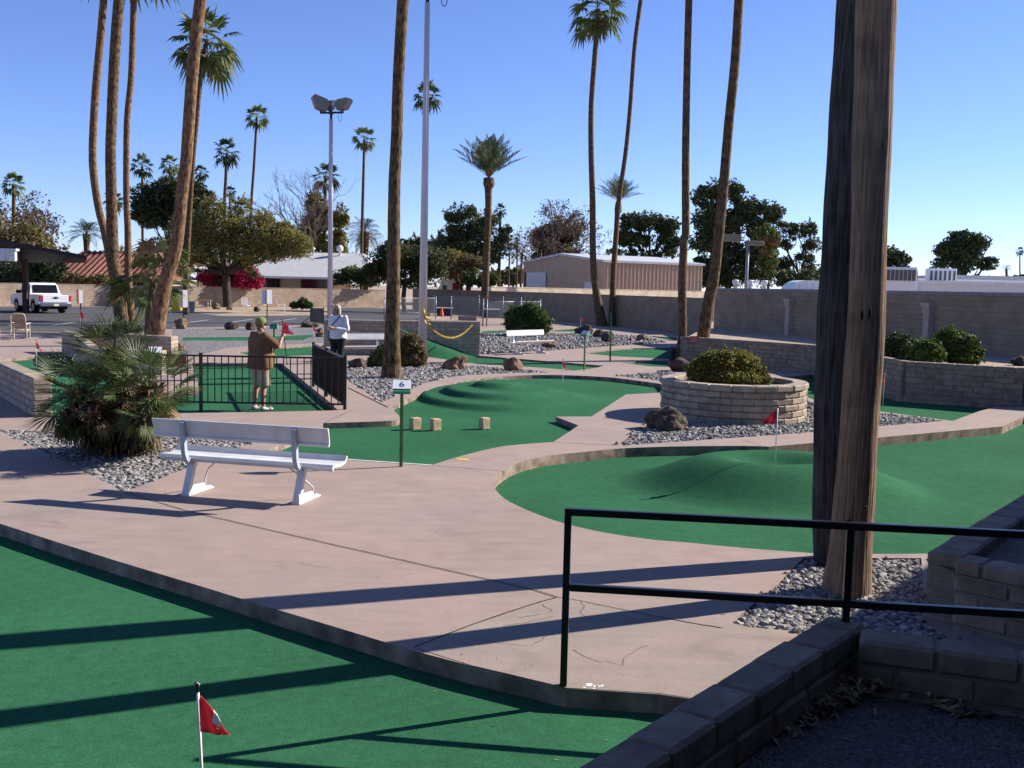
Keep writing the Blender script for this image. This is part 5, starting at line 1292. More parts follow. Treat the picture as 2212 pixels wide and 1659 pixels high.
def palm(name, label, d, path, ext=0.0, crown='fan', Rr=2.0, bark=None, leaf=None, seed=1, z0=0.0, nf=26, nseg=10, n=12, group='palms', crown_pt=None, mat_dead=True, wob=.03, dd=0.0, low=-.75, flare=1.15, lean=0.0, **kw):
    """path: (u, v, width px) from the crown end down to the base, all in the plane y = d"""
    rng = random.Random(seed)
    LD = lambda u, v: dep(u, v, d + lean * max(0.0, dep(u, v, d).z))
    P = [LD(u, v) for u, v, w in path][::-1]; r = [w / FPX * d / 2 for u, v, w in path][::-1]
    if P[0].z > z0 + .02: P.insert(0, V(P[0].x + (P[0].x - P[1].x) * .05, d, z0 - .05)); r.insert(0, r[0] * flare)
    else: P[0].z = z0 - .05
    if ext:
        dr = P[-1] - P[-2]; st = max(1, round(ext / dr.length)); dr = dr.normalized() * (ext / st); r0_ = r[-1]
        for q in range(st): P.append(P[-1] + dr); r.append(r0_ * (1 - .1 * (q + 1) / st))
    base = V(P[0].x, P[0].y, z0)
    t = thing(name, label, 'palm tree', base, group=group)
    trunk_mesh(P, r, rng, n, wob).build('trunk', bark or B_BROWN, t)
    top = P[-1]
    if crown == 'fan': c = fan_crown(top, Rr, rng, nf, nseg, 4 if mat_dead else 0, low)
    elif crown == 'date': c = date_crown(top, Rr, rng, nf, **kw)
    else: return t
    c.build('crown', [leaf or L_PALM, L_DEAD], t, fixn=False); return t
GP = 'tall fan palms'
# the big pair beside the rail
palm('palm_tree', 'big furrowed brown palm trunk rising from the stones behind the handrail', 8.1, [(1893, 0, 80), (1888, 160, 79), (1882, 333, 78), (1875, 550, 72), (1870, 703, 79), (1860, 850, 79), (1853, 956, 80), (1840, 1148, 90), (1834, 1220, 96), (1827, 1290, 110)], 8, bark=B_NEAR, seed=2, lean=-.06, n=40, wob=.035, group='pair of big palm trunks')
palm('palm_tree', 'blackened palm trunk standing close behind the big furrowed brown one', 9.0, [(1852, 0, 88), (1838, 200, 86), (1830, 333, 86), (1818, 550, 86), (1808, 703, 86), (1802, 916, 88), (1800, 1100, 90), (1803, 1226, 94)], 8, bark=B_BURNT, seed=3, lean=.14, n=32, wob=.05, group='pair of big palm trunks')
palm('palm_tree', 'straight thick palm trunk beside the tall light pole', 26.1, [(870.6, 0, 25), (864, 100, 24), (859, 200, 24), (856.6, 300, 25), (852, 400, 26), (850.6, 553, 28), (849, 650, 30), (847, 740, 35), (845.5, 800, 43), (845, 818, 50)], 5, seed=4, n=20, z0=-.02, group=GP)
palm('palm_tree', 'tall palm trunk nearest the circular planter, with dark rocks at its foot', 34.8, [(1488, 0, 15), (1484.6, 133, 15), (1481, 333, 16), (1481, 500, 17), (1477.7, 516, 17), (1473.7, 623, 18), (1473.7, 729, 20), (1465, 779, 22)], 5, seed=5, n=14, group=GP)
palm('palm_tree', 'tall leaning palm trunk growing out of the raised bed by the high wall', 35.5, [(1596, 0, 19), (1588, 133, 20), (1574.6, 267, 20), (1563, 400, 21), (1548, 550, 22), (1540, 610, 24), (1531, 650, 25), (1518, 735, 28)], 5, seed=6, n=14, z0=.72, group=GP)
palm('palm_tree', 'tall palm by the shaded wall whose crown just shows at the top edge', 66.5, [(1291, 20, 10), (1289, 67, 11), (1284, 133, 11), (1277, 233, 11), (1277, 333, 12), (1280, 433, 13), (1281, 553, 14), (1286, 620, 15), (1300, 702, 25)], 0, Rr=2.15, seed=7, nf=24, nseg=12, n=12, group=GP, low=-.85)
palm('palm_tree', 'slender palm trunk curving beside the crowned palm by the shaded wall', 67, [(1386, -20, 9), (1384, 0, 9), (1371, 100, 9), (1361, 233, 9), (1351, 333, 9.5), (1337, 433, 10), (1327, 553, 11), (1323.5, 623, 12), (1321.6, 702, 15)], 3, Rr=2.4, seed=8, n=12, group=GP)
palm('palm_tree', 'outermost curved palm trunk of the slim three by the parking lot', 52.5, [(224, 0, 15), (217, 83, 16), (207, 187, 16), (202, 267, 16), (200, 333, 16), (203, 383, 16), (213, 450, 16), (226, 500, 17), (238, 560, 18), (252, 640, 19), (258, 697, 21)], 2.5, Rr=2.4, bark=B_WARM, seed=9, group=GP)
palm('palm_tree', 'dark thick middle palm trunk of the slim three by the parking lot', 51, [(257, 0, 22), (250, 83, 22), (245, 167, 22), (241, 267, 22), (239, 333, 22), (241, 433, 23), (244, 553, 25), (252, 596, 26), (257, 636, 26), (262, 681, 28), (264, 699, 30)], 3, Rr=2.4, seed=10, n=14, group=GP)
palm('palm_tree', 'thin upright palm trunk of the slim three by the parking lot', 52, [(289, 0, 13), (287, 67, 13), (283, 167, 13), (275, 250, 13), (273, 333, 13), (273, 433, 13), (276, 500, 14), (277, 596, 16), (281, 660, 17), (283, 699, 20)], 2, Rr=2.3, bark=B_WARM, seed=11, group=GP)
palm('palm_tree', 'stout leaning palm trunk behind the number 9 marker', 36.5, [(433, 0, 25), (423, 83, 25), (415, 167, 25), (408, 267, 25), (402, 350, 25), (393, 417, 26), (380, 533, 27), (360, 600, 30), (349, 649, 33), (339, 703, 37), (333, 748, 42)], 4, Rr=2.3, bark=B_WARM, seed=12, n=18, group=GP)
palm('palm_tree', 'full crowned fan palm showing behind the stout leaning trunk', 70, [(447, 88, 8), (440, 120, 9), (430, 200, 10), (424, 270, 10), (418, 333, 10), (410, 450, 11), (402, 600, 12)], 0, Rr=2.65, seed=13, nf=25, nseg=14, group=GP, low=-.9)
for u, v, w, h in ((1862, 681, 7, 20), (1879, 677, 8, 24), (1833, 1126, 10, 9), (1868, 1096, 9, 6)):
    tk = [o for o in bpy.data.objects if o.get('label', '').startswith('big furrowed')][0]
    p0 = dep(u, v, 8.1 - .06 * dep(u, v, 8.1).z - .176); mb = MB(); k_ = 8 / FPX
    mb.lathe([(w * k_ * .5 * math.sin(q) + .0005, -math.cos(q) * h * k_ * .5) for q in np.linspace(0, math.pi, 11)], 14, 0, p0); mb.v = [(x, p0.y + (y - p0.y) * .35, z) for x, y, z in mb.v]
    mb.build('knot', mat('knot_hole', (.012, .010, .009)), tk)
# palms beyond the wall
GF = 'fan palms in the distance'
far = [('fan palm at the picture edge above the brown bare trees', 110, (29, 398), (30, 480), 29, 8), ('fan palm crown peeping between the slim trunks', 130, (245, 432), (246, 500), 26, 6), ('fan palm beside the thin trunk, over the red roofed house', 130, (307, 358), (308, 517), 28, 6), ('fan palm beside the stout leaning trunk, over the dark round tree', 135, (367, 357), (365, 450), 25, 6),
       ('small fan palm just right of the stout leaning trunk', 140, (433, 372), (427, 410), 19, 5), ('fan palm over the mesquite, lower of the two thin ones', 125, (490, 330), (485, 450), 34, 7), ('tallest thin fan palm over the mesquite', 125, (555, 252), (542, 467), 29, 6), ('small fan palm low behind the mesquite', 140, (497, 415), (496, 470), 16, 5), ('fan palm crossing the floodlight pole before the bare tree', 118, (703, 381), (700, 543), 36, 8),
       ('thin fan palm between the floodlight pole and the thick trunk', 122, (787, 301), (781, 547), 30, 6.5), ('fan palm crown half hidden by the tall light pole', 120, (922, 207), (920, 545), 37, 6), ('fan palm just right of the tall date palm, above the pines', 140, (1081, 455), (1080, 500), 17, 6),
       ('tiny far fan palm left of the bare brown tree', 190, (1117, 512), (1117, 560), 10, 3.5), ('tiny lower fan palm left of the bare brown tree', 190, (1101, 533), (1100, 570), 10, 3.5), ('tiny far fan palm above the white roofs at the picture edge', 170, (2203, 542), (2203, 612), 11, 3)]
for i, (lab, d, c, b, r, w) in enumerate(far):
    palm('fan_palm', lab, d, [(c[0], c[1], w * .8), ((c[0] + b[0]) / 2, (c[1] + b[1]) / 2, w), (b[0], b[1], w)], 0, Rr=r / FPX * d * 1.05, leaf=L_PALMD if i % 3 else L_PALM, seed=30 + i, nf=20, nseg=8, n=8, group=GF, mat_dead=False, low=-.85)
# date palms
palm('date_palm', 'tall date palm with an upright feathery crown in front of the shaded wall', 84, [(1056, 384, 22), (1056, 398, 26), (1055, 410, 16), (1055, 450, 14), (1052, 520, 15), (1049, 600, 16), (1046, 660, 18)], 0, 'date', 3.7, leaf=L_DATE, seed=50, nf=46, n=14, el0=1.5, el1=.55, sag=.12, nl=24, wid=.22, group='date palms')
palm('date_palm', 'date palm with a spreading crown behind the curving slender trunk', 92, [(1336, 436, 12), (1335, 455, 16), (1333, 470, 11), (1328, 560, 11), (1324, 640, 12)], 0, 'date', 2.7, leaf=L_DATE, seed=51, nf=36, el0=1.4, el1=.45, sag=.16, wid=.24, group='date palms')
palm('date_palm', 'dark date palm over the red roofed house', 115, [(187, 505, 17), (187, 520, 14), (187, 548, 11)], 0, 'date', 2.4, leaf=L_PALMD, seed=52, nf=34, el0=1.2, el1=-.3, sag=.35, group='date palms')
palm('date_palm', 'drooping date palm behind the grey roofed house', 128, [(788, 500, 22), (788, 530, 18), (787, 560, 16)], 0, 'date', 2.7, leaf=L_DATE, seed=53, nf=44, el0=1.3, el1=-1.0, sag=.45, group='date palms')
palm('date_palm', 'small date palm beside the tan metal shed', 160, [(1128, 545, 6), (1126, 580, 5)], 0, 'date', 2.6, leaf=L_DATE, seed=54, nf=26, el0=1.2, el1=-.6, sag=.5, group='date palms', nl=10)
palm('date_palm', 'small date palm above the white roofs beside the round pine', 150, [(2174, 580, 5), (2174, 612, 5)], 0, 'date', 1.1, leaf=L_DATE, seed=55, nf=22, el0=1.2, el1=-.2, sag=.5, group='date palms', nl=10)
# young palm between the trunks
yp = palm('young_palm', 'shaggy young fan palm between the slim trunks and the stout leaning trunk', 42, [(332, 610, 16), (328, 640, 16), (322, 700, 18)], 0, None, seed=60, group=None)
rng = random.Random(61); mb = MB(); o = dep(334, 592, 42)
for i in range(24):
    el = rng.uniform(-.5, 1.35); az = i * 2.4; d = V(math.cos(az) * math.cos(el), math.sin(az) * math.cos(el), math.sin(el)); fan_frond(mb, o, d, rng.uniform(.9, 1.4), rng.uniform(.9, 1.25), 18, rng, rng.uniform(.3, .9), 0 if i % 5 else 1, stem=.02)
mb.build('crown', [L_PALM, L_DEAD], yp, fixn=False)
# low clumping fan palm beside the bench: trunks and fronds
pb = at(252, 968, -.03); lp = thing('low_fan_palm', 'low clumping fan palm with shaggy trunks beside the near bench', 'palm tree', pb)
rng = random.Random(77)
heads = [(dep(246, 757, 13.9), 24, .86), (dep(172, 852, 13.2), 22, .88), (dep(322, 838, 13.1), 28, .95), (dep(190, 890, 12.8), 5, .6), (dep(310, 890, 12.7), 5, .55), (dep(150, 895, 13.0), 5, .6)]
mbt = MB(); 
for i, (h, nf, sc) in enumerate(heads):
    b = pb + V(rng.uniform(-.35, .35), rng.uniform(-.1, .5), 0); 
    mbt.tube(spline([b, b.lerp(h, .5) + V((h.x - b.x) * .22, 0, 0), h], 6), [.24, .22, .21, .20, .19, .18, .17, .17, .16, .15, .14, .13, .11], 14)
    # old leaf bases: short shaggy stubs
    for k in range(1500 if i < 3 else 700):
        s = rng.uniform(.0, 1.0); c = b.lerp(h, s) + V((h.x - b.x) * .22 * 4 * s * (1 - s) * .5, 0, 0); az = rng.uniform(0, 6.28); r = .30 - .13 * s
        dd = V(math.cos(az), math.sin(az), 0); p = c + dd * r * .72; q = p + dd * rng.uniform(.05, .16) + V(0, 0, rng.uniform(-.10, .14)); w = V(-dd.y, dd.x, 0) * rng.uniform(.012, .03)
        mbt.face([mbt.vert(p - w), mbt.vert(p + w), mbt.vert(q + w * .3), mbt.vert(q - w * .3)], 1)
for i, (h, nf, sc) in enumerate(heads):      # hanging old blades that hide the stems
    b = pb + V((h.x - pb.x) * .45, (h.y - pb.y) * .3 + .05, 0)
    for k in range(520 if i < 3 else 260):
        s = rng.uniform(.10, .62 if i == 0 else .85); c = b.lerp(h, s); az = rng.uniform(0, 6.28); dd = V(math.cos(az), math.sin(az), 0); p = c + dd * (.20 - .08 * s); L = rng.uniform(.10, .27)
        q = p + dd * L * rng.uniform(.25, .7) - V(0, 0, L * rng.uniform(.3, .9)); q.z = max(q.z, -.01); m_ = p.lerp(q, .5) + dd * .04 + V(0, 0, .03); w = V(-dd.y, dd.x, 0) * rng.uniform(.006, .016)
        mm = rng.choice((1, 2, 3, 3)); mbt.face([mbt.vert(p - w), mbt.vert(p + w), mbt.vert(m_ + w), mbt.vert(m_ - w)], mm); mbt.face([mbt.vert(m_ - w), mbt.vert(m_ + w), mbt.vert(q + w * .15), mbt.vert(q - w * .15)], mm)
mbt.build('trunk', [mat('shaggy_trunk', (.03, .022, .016), var=.3, scale=8, coords='World'), mat('leaf_base', (.14, .075, .035), var=.3, scale=9, col2=(.24, .14, .07), island=.5, coords='World'), L_FAN, mat('dark_old_blade', (.05, .045, .022), var=.4, scale=9, island=.5, coords='World')], lp)
mb = MB()
for h, nf, sc in heads:
    for i in range(nf):
        t = (i + .5) / nf; el = 1.0 - 1.6 * t + rng.uniform(-.15, .15); az = i * 2.39996 + rng.uniform(-.4, .4)
        d = V(math.cos(az) * math.cos(el), math.sin(az) * math.cos(el), math.sin(el)); fan_frond(mb, h, d, sc * rng.uniform(.30, .48), sc * rng.uniform(.42, .56), 24, rng, rng.uniform(.05, .3), 0, spread=1.35, stem=.011, bw=.36)
    for i in range(6 if nf > 8 else 3):
        az = rng.uniform(0, 6.28); el = rng.uniform(-1.2, -.6); d = V(math.cos(az) * math.cos(el), math.sin(az) * math.cos(el), math.sin(el)); fan_frond(mb, h, d, sc * .3, sc * .38, 16, rng, .5, 1 if i % 3 == 0 else 0, stem=.011, spread=1.3)
mb.build('fronds', [L_FAN, L_DEAD], lp, fixn=False)

# ------------------------------------------------------------------ broadleaf trees and shrubs
def leaves(mb, c, r, n, ls, rng, m=0, shell=.45, up=.35):
    """n leaf-sized faces through an ellipsoid (centre c, radii r)"""
    for _ in range(n):
        while True:
            p = V(rng.uniform(-1, 1), rng.uniform(-1, 1), rng.uniform(-1, 1))
            if p.length < 1 and (p.length > shell or rng.random() < .35): break
        q = c + V(p.x * r[0], p.y * r[1], p.z * r[2])
        a = V(rng.gauss(0, 1), rng.gauss(0, 1), rng.gauss(0, 1)).normalized(); b = a.cross(V(rng.gauss(0, 1), rng.gauss(0, 1), rng.gauss(0, 1))).normalized()
        s = ls * rng.uniform(.6, 1.4); a *= s; b *= s * .5
        mb.face([mb.vert(q - a), mb.vert(q + b), mb.vert(q + a), mb.vert(q - b)], m)
def limb(mb, a, b, r0, r1, rng, n=5, k=3, bend=.12):
    L = (b - a).length; pts = [a]
    for i in range(1, k): pts.append(a.lerp(b, i / k) + V(rng.gauss(0, 1), rng.gauss(0, 1), rng.gauss(0, .6)) * L * bend * .5)
    pts.append(b); mb.tube(pts, [r0 + (r1 - r0) * i / k for i in range(k + 1)], n, cap=False)
def tree(name, label, d, base, blobs, leaf, n, ls, bark=None, tr=.2, seed=1, cat='tree', group=None, clump=.62, per=None, depth=1.0, fringe=.28, shoots=45, twigs=0, m2=None, p2=0.0, limbs=True, z0=0.0, fork=None, flat=.75):
    """base (u, v): foot of the trunk; blobs: (u, v, ru, rv) crown masses in pixels at distance d"""
    rng = random.Random(seed); k = d / FPX
    bp = dep(base[0], base[1], d); bp.z = z0
    t = thing(name, label, cat, bp, group=group); mt = MB(); mc = MB(); tot = sum(b[2] * b[3] for b in blobs)
    cs = []
    for (u, v, ru, rv) in blobs:
        c = dep(u, v, d); nn = max(3, int((per or 9) * .8 * (ru * rv) / (tot / len(blobs)))); 
        for _ in range(nn):
            while True:
                p = V(rng.uniform(-1, 1), rng.uniform(-1, 1), rng.uniform(-1, 1))
                if .35 < p.length < 1: break
            cc = c + V(p.x * ru * k * .78, p.y * ru * k * .78 * depth, p.z * rv * k * .78); rr = min(ru, rv) * k * clump * rng.uniform(.7, 1.3)
            cs.append((cc, rr))
    n = n * 1.5
    for cc, rr in cs: leaves(mc, cc, (rr * 1.15, rr * 1.15, rr * flat), max(4, int(n / len(cs))), ls * .9, rng, 0 if rng.random() >= p2 else 1, .25)
    for (u, v, ru, rv) in blobs: leaves(mc, dep(u, v, d), (ru * k * 1.12, ru * k, rv * k * 1.15), int(n * fringe * ru * rv / tot), ls * .8, rng, 0, .6)
    for _ in range(shoots):       # stray shoots that break the outline
        (u, v, ru, rv) = rng.choice(blobs); c = dep(u, v, d); dd = V(rng.gauss(0, 1), rng.gauss(0, 1) * .6, rng.gauss(.25, 1)).normalized(); a0 = c + V(dd.x * ru, dd.y * ru, dd.z * rv) * k * .85; L = min(ru, rv) * k * rng.uniform(.25, .75); dd = (dd + V(0, 0, rng.uniform(-.1, .5))).normalized()
        for q in range(10): leaves(mc, a0 + dd * L * (q / 9), (ls * .7,) * 3, 2, ls * .8, rng, 0, 0)
    if limbs:
        top = V(sum(c.x for c, r in cs) / len(cs), d, sum(c.z for c, r in cs) / len(cs)); lo = min(c.z - r for c, r in cs)
        fk = fork or V(bp.x + (top.x - bp.x) * .35, d, max(z0 + .4, lo * .55 + top.z * .1 + z0 * .35))
        mt.tube(spline([bp - V(0, 0, .1), bp.lerp(fk, .5) + V(rng.uniform(-1, 1) * tr * .6, 0, 0), fk], 4), [tr * 1.25, tr * 1.1, tr, tr, tr, tr, tr * .95, tr * .9, tr * .85], 9)
        for (u, v, ru, rv) in blobs:
            c = dep(u, v, d); limb(mt, fk, c, tr * .62, tr * .22, rng, 6, 4)
        for cc, rr in rng.sample(cs, min(len(cs), 26)):
            o = min((dep(b[0], b[1], d) for b in blobs), key=lambda q: (q - cc).length); limb(mt, fk.lerp(o, rng.uniform(.4, .9)), cc, tr * .26, tr * .07, rng, 4, 3)
        mt.build('trunk', bark or WOOD, t)
    mc.build('crown', [leaf] + ([m2] if m2 else []), t, fixn=False); return t
def bare_tree(name, label, d, base, top_pts, seed, bark=None, tr=.16, levels=4, group=None, leaf=None, nl=0, ls=.2, spread=.55, cat='tree'):
    rng = random.Random(seed); bp = dep(base[0], base[1], d); bp.z = 0; t = thing(name, label, cat, bp, group=group); mb = MB(); tips = []
    def grow(p, dirv, L, r, lv):
        q = p + dirv * L; mb.tube([p, p.lerp(q, .5) + V(rng.gauss(0, 1), rng.gauss(0, 1), rng.gauss(0, 1)) * L * .06, q], [r, r * .82, r * .62], 4 if lv < 3 else 6, cap=False)
        if lv == 0: tips.append(q); return
        for _ in range(rng.choice((2, 3, 3)) if lv > 1 else rng.choice((2, 3))):
            v = (dirv + V(rng.gauss(0, 1), rng.gauss(0, 1), rng.gauss(.15, .8)) * spread).normalized(); grow(p.lerp(q, rng.uniform(.6, 1)), v, L * rng.uniform(.55, .8), r * .58, lv - 1)
    fk = bp + V(0, 0, max(.6, (dep(base[0], top_pts[0][1], d).z) * .22)); mb.tube([bp - V(0, 0, .1), fk], [tr * 1.2, tr], 8)
    for (u, v) in top_pts: tp = dep(u, v, d); tp.y += rng.uniform(-1, 1) * (tp - fk).length * .25; L = (tp - fk).length; grow(fk, (tp - fk).normalized(), L * .45, tr * .7, levels)
    mb.build('trunk', bark or WOODP, t)
    if leaf:
        mc = MB()
        for q in tips:
            if rng.random() < .8: leaves(mc, q, (ls * 3,) * 3, nl, ls, rng)
        mc.build('crown', leaf, t, fixn=False)
    return t
# left background
bare_tree('bare_tree', 'brown half bare tree over the carport', 112, (40, 600), [(5, 440), (35, 455), (75, 440), (100, 475), (130, 495)], 101, mat('mauve_twigs', (.15, .095, .085), coords='World'), .22, 5, leaf=leafmat('sparse_brown_leaf', (.10, .075, .05), (.15, .12, .07), .3), nl=6, ls=.16)
tree('tree', 'low olive brown tree behind the carport canopy', 108, (20, 600), [(-20, 500, 60, 45), (50, 530, 60, 40), (100, 545, 45, 25), (15, 560, 40, 40)], L_DRYB, 5000, .22, seed=102, m2=L_OLIVE, p2=.4)
tree('tree', 'dark green bush in the shade beside the white truck', 86, (10, 650), [(5, 610, 40, 48), (45, 600, 36, 45), (85, 595, 30, 40), (110, 585, 25, 24), (-30, 600, 40, 50)], L_DARK, 7000, .16, seed=103)
tree('tree', 'dense dark round tree behind the slim palm trunks', 128, (370, 600), [(330, 430, 42, 34), (375, 410, 40, 28), (425, 425, 28, 28), (345, 465, 48, 28), (400, 460, 40, 30), (310, 455, 25, 22)], L_DARK, 9000, .26, seed=104, clump=.68, per=14)
tree('mesquite_tree', 'wide olive mesquite tree with a crooked dark trunk before the bougainvillea', 92, (492, 666), [(420, 500, 55, 42), (480, 490, 60, 45), (545, 510, 50, 42), (600, 520, 48, 40), (640, 530, 35, 28), (450, 540, 55, 35), (400, 545, 40, 30), (530, 550, 45, 25), (585, 548, 30, 18), (460, 448, 26, 22), (520, 446, 22, 18), (565, 475, 28, 24), (610, 500, 24, 20), (340, 545, 38, 30), (318, 560, 25, 25), (385, 580, 30, 16)], L_OLIVE, 17000, .12, WOOD, .36, seed=105, clump=.36, per=40, fringe=1.0, shoots=160, m2=L_YEL, p2=.15, fork=dep(488, 592, 92))
tree('bougainvillea', 'magenta bougainvillea heaped over the back wall', 95, (505, 640), [(455, 600, 28, 22), (490, 592, 30, 20), (530, 596, 30, 22), (556, 610, 16, 12), (480, 610, 40, 12), (520, 612, 40, 12)], L_BOUG, 9000, .13, seed=106, cat='bush', m2=L_SHRUB, p2=.24, clump=.68)
bare_tree('bare_tree', 'leafless pale tree beside the floodlight pole', 116, (668, 620), [(626, 425), (638, 400), (656, 385), (676, 395), (625, 460), (695, 440), (645, 440)], 107, WOODP, .2, 5, spread=.40)
tree('ivy_tree', 'yellow green ivy covered trunk behind the floodlight pole', 117, (690, 600), [(680, 440, 18, 30), (680, 490, 22, 34), (700, 470, 18, 30), (735, 480, 16, 40), (690, 525, 32, 22), (730, 525, 22, 22), (665, 500, 14, 30)], L_YEL, 8000, .19, seed=108, m2=L_OLIVE, p2=.5)
tree('hedge', 'dark green hedge in front of the grey roofed house', 104, (760, 640), [(735, 598, 20, 16), (765, 600, 25, 20), (795, 598, 22, 22), (815, 590, 20, 24)], L_SHRUB, 4500, .16, seed=109, cat='hedge', limbs=False, m2=L_DARK, p2=.5)
tree('tree', 'green multi stemmed tree behind the thick palm trunk and light pole', 88, (875, 650), [(820, 575, 35, 32), (865, 560, 42, 34), (920, 565, 42, 34), (880, 600, 50, 22), (940, 590, 28, 26), (840, 545, 30, 22)], leafmat('olive_green_leaf', (.05, .06, .022), (.10, .105, .04), .25), 11000, .13, WOOD, .2, seed=110, clump=.55, per=14, fork=dep(874, 618, 88))
tree('pine_tree', 'clumpy pine behind the tall date palm', 135, (1010, 640), [(985, 465, 25, 20), (1010, 460, 22, 16), (1030, 490, 35, 26), (980, 510, 30, 24), (1050, 475, 25, 20), (1085, 510, 20, 18), (1010, 540, 50, 26), (1060, 540, 35, 26), (1095, 495, 12, 10), (955, 530, 25, 20)], L_PINE2, 9000, .24, WOOD, .35, seed=111, clump=.62, per=10, m2=L_PINE, p2=.5)
tree('tree', 'dark low tree line behind the tall light pole', 140, (900, 620), [(875, 540, 25, 22), (905, 530, 25, 20), (940, 545, 28, 26), (965, 545, 25, 30), (850, 555, 22, 18)], L_DARK, 6000, .28, seed=112, m2=L_SHRUB, p2=.25)
tree('tree', 'brown twiggy tree in front of the clumpy pine', 126, (1000, 625), [(985, 570, 40, 26), (1020, 575, 30, 22), (960, 580, 25, 20)], L_DRYB, 4500, .18, seed=113, m2=L_OLIVE, p2=.4)
tree('hedge', 'trimmed dark hedge beside the small white gate house', 124, (1030, 630), [(1012, 602, 16, 14), (1035, 602, 18, 14), (1058, 604, 16, 13)], L_SHRUB, 3500, .16, seed=114, cat='hedge', limbs=False, m2=L_DARK, p2=.4)
bare_tree('bare_tree', 'bare reddish brown tree in front of the green tree by the shed', 138, (1195, 610), [(1130, 470), (1155, 440), (1180, 425), (1205, 415), (1235, 445), (1125, 505), (1250, 480)], 115, mat('red_brown_twigs', (.13, .085, .07), coords='World'), .22, 5, leaf=leafmat('red_brown_leaf', (.085, .055, .04), (.12, .085, .06), .2), nl=5, ls=.15)
tree('tree', 'green tree behind the bare reddish brown tree', 146, (1225, 600), [(1235, 505, 20, 28), (1225, 540, 28, 22), (1205, 500, 25, 30), (1180, 545, 35, 22), (1170, 515, 25, 25)], L_DRYB, 6000, .24, seed=116, m2=L_PINE2, p2=.45)
tree('pine_tree', 'dark pine over the metal shed', 150, (1395, 600), [(1365, 485, 30, 22), (1400, 478, 35, 20), (1440, 490, 26, 22), (1350, 515, 22, 18), (1385, 520, 35, 16), (1445, 525, 25, 18), (1330, 545, 20, 8), (1370, 548, 40, 9), (1430, 548, 40, 10)], L_PINE, 9500, .25, WOOD, .38, seed=117, clump=.60, per=8, m2=L_PINE2, p2=.2)
tree('pine_tree', 'tallest big dark pine behind the leaning palm trunk', 140, (1570, 640), [(1520, 425, 28, 22), (1555, 410, 32, 22), (1585, 412, 20, 24), (1610, 450, 35, 24), (1655, 458, 30, 24), (1530, 470, 35, 30), (1580, 480, 30, 26), (1640, 495, 32, 24), (1520, 520, 30, 26), (1565, 540, 30, 30), (1610, 550, 30, 34), (1650, 545, 28, 30), (1540, 580, 35, 22), (1600, 590, 40, 18), (1520, 570, 18, 20)], L_PINE, 17000, .26, WOOD, .5, seed=118, clump=.60, per=8, m2=L_DARK, p2=.4)
tree('pine_tree', 'open pale pine with sky showing through, beside the big palm trunk', 145, (1720, 640), [(1720, 500, 22, 16), (1745, 495, 20, 16), (1700, 525, 18, 14), (1755, 530, 20, 16), (1690, 490, 16, 12), (1735, 560, 25, 14), (1760, 590, 28, 18), (1690, 575, 22, 20), (1700, 600, 25, 14)], L_PINE2, 6000, .22, WOOD, .28, seed=119, clump=.52, per=7, m2=L_PINE, p2=.4)
tree('palm_skirt', 'bushy fan palm with a brown skirt among the dark pines', 132, (1660, 640), [(1655, 515, 28, 20), (1660, 555, 18, 34)], L_PALM, 2200, .3, seed=120, cat='palm tree', m2=L_DEAD, p2=.35)
tree('pine_tree', 'round dark pine standing alone over the white roofs', 150, (2082, 640), [(2075, 520, 28, 20), (2105, 530, 26, 24), (2050, 545, 28, 20), (2085, 555, 36, 22), (2130, 570, 24, 14), (2030, 570, 20, 10), (2070, 580, 30, 12)], L_PINE, 8000, .24, WOOD, .4, seed=121, clump=.68, per=10)
tree('pine_tree', 'pine half hidden by the big palm trunk, over the cooling unit', 150, (1930, 640), [(1920, 550, 25, 16), (1945, 560, 20, 14), (1930, 580, 30, 16), (1890, 570, 25, 25)], L_PINE, 4500, .24, WOOD, .3, seed=122, clump=.68)
tree('tree', 'distant green tree line beyond the gap beside the shed', 230, (1105, 615), [(1075, 600, 30, 14), (1110, 598, 24, 16), (1140, 596, 25, 14)], L_PINE2, 3000, .45, seed=123, limbs=False)
tree('tree', 'distant low tree row behind the white roofs at the picture edge', 300, (2160, 620), [(2140, 608, 25, 8), (2185, 606, 25, 8), (2100, 606, 25, 8), (2225, 606, 25, 10)], L_PINE, 3000, .6, seed=124, limbs=False)
tree('tree', 'olive trees filling the gap behind the slim palm trunks, over the red roof', 122, (250, 620), [(225, 570, 30, 22), (270, 560, 30, 26), (300, 575, 26, 20), (165, 580, 26, 16)], L_OLIVE, 5000, .2, seed=130, m2=L_DRYB, p2=.4)
tree('bush', 'brown green bushes in front of the red roofed house', 96, (120, 640), [(110, 590, 22, 16), (140, 600, 20, 14), (170, 605, 18, 12), (215, 605, 20, 12)], L_DRYB, 3500, .16, seed=131, cat='bush', m2=L_SHRUB, p2=.3, limbs=False)
tree('tree', 'airy olive tree between the mesquite and the ivy covered trunk', 120, (610, 620), [(590, 540, 30, 30), (625, 530, 30, 34), (650, 555, 28, 26), (720, 560, 26, 26), (755, 565, 22, 22)], L_OLIVE, 6000, .17, seed=132, m2=L_DRYB, p2=.5)
tree('hedge', 'dark low growth under the big pines, just above the high wall', 138, (1600, 640), [(1500, 600, 30, 20), (1540, 596, 34, 24), (1590, 598, 34, 22), (1640, 596, 34, 22), (1690, 600, 30, 18), (1740, 600, 30, 16), (1475, 590, 20, 20)], L_DARK, 7000, .2, seed=140, cat='hedge', limbs=False, m2=L_PINE, p2=.4)
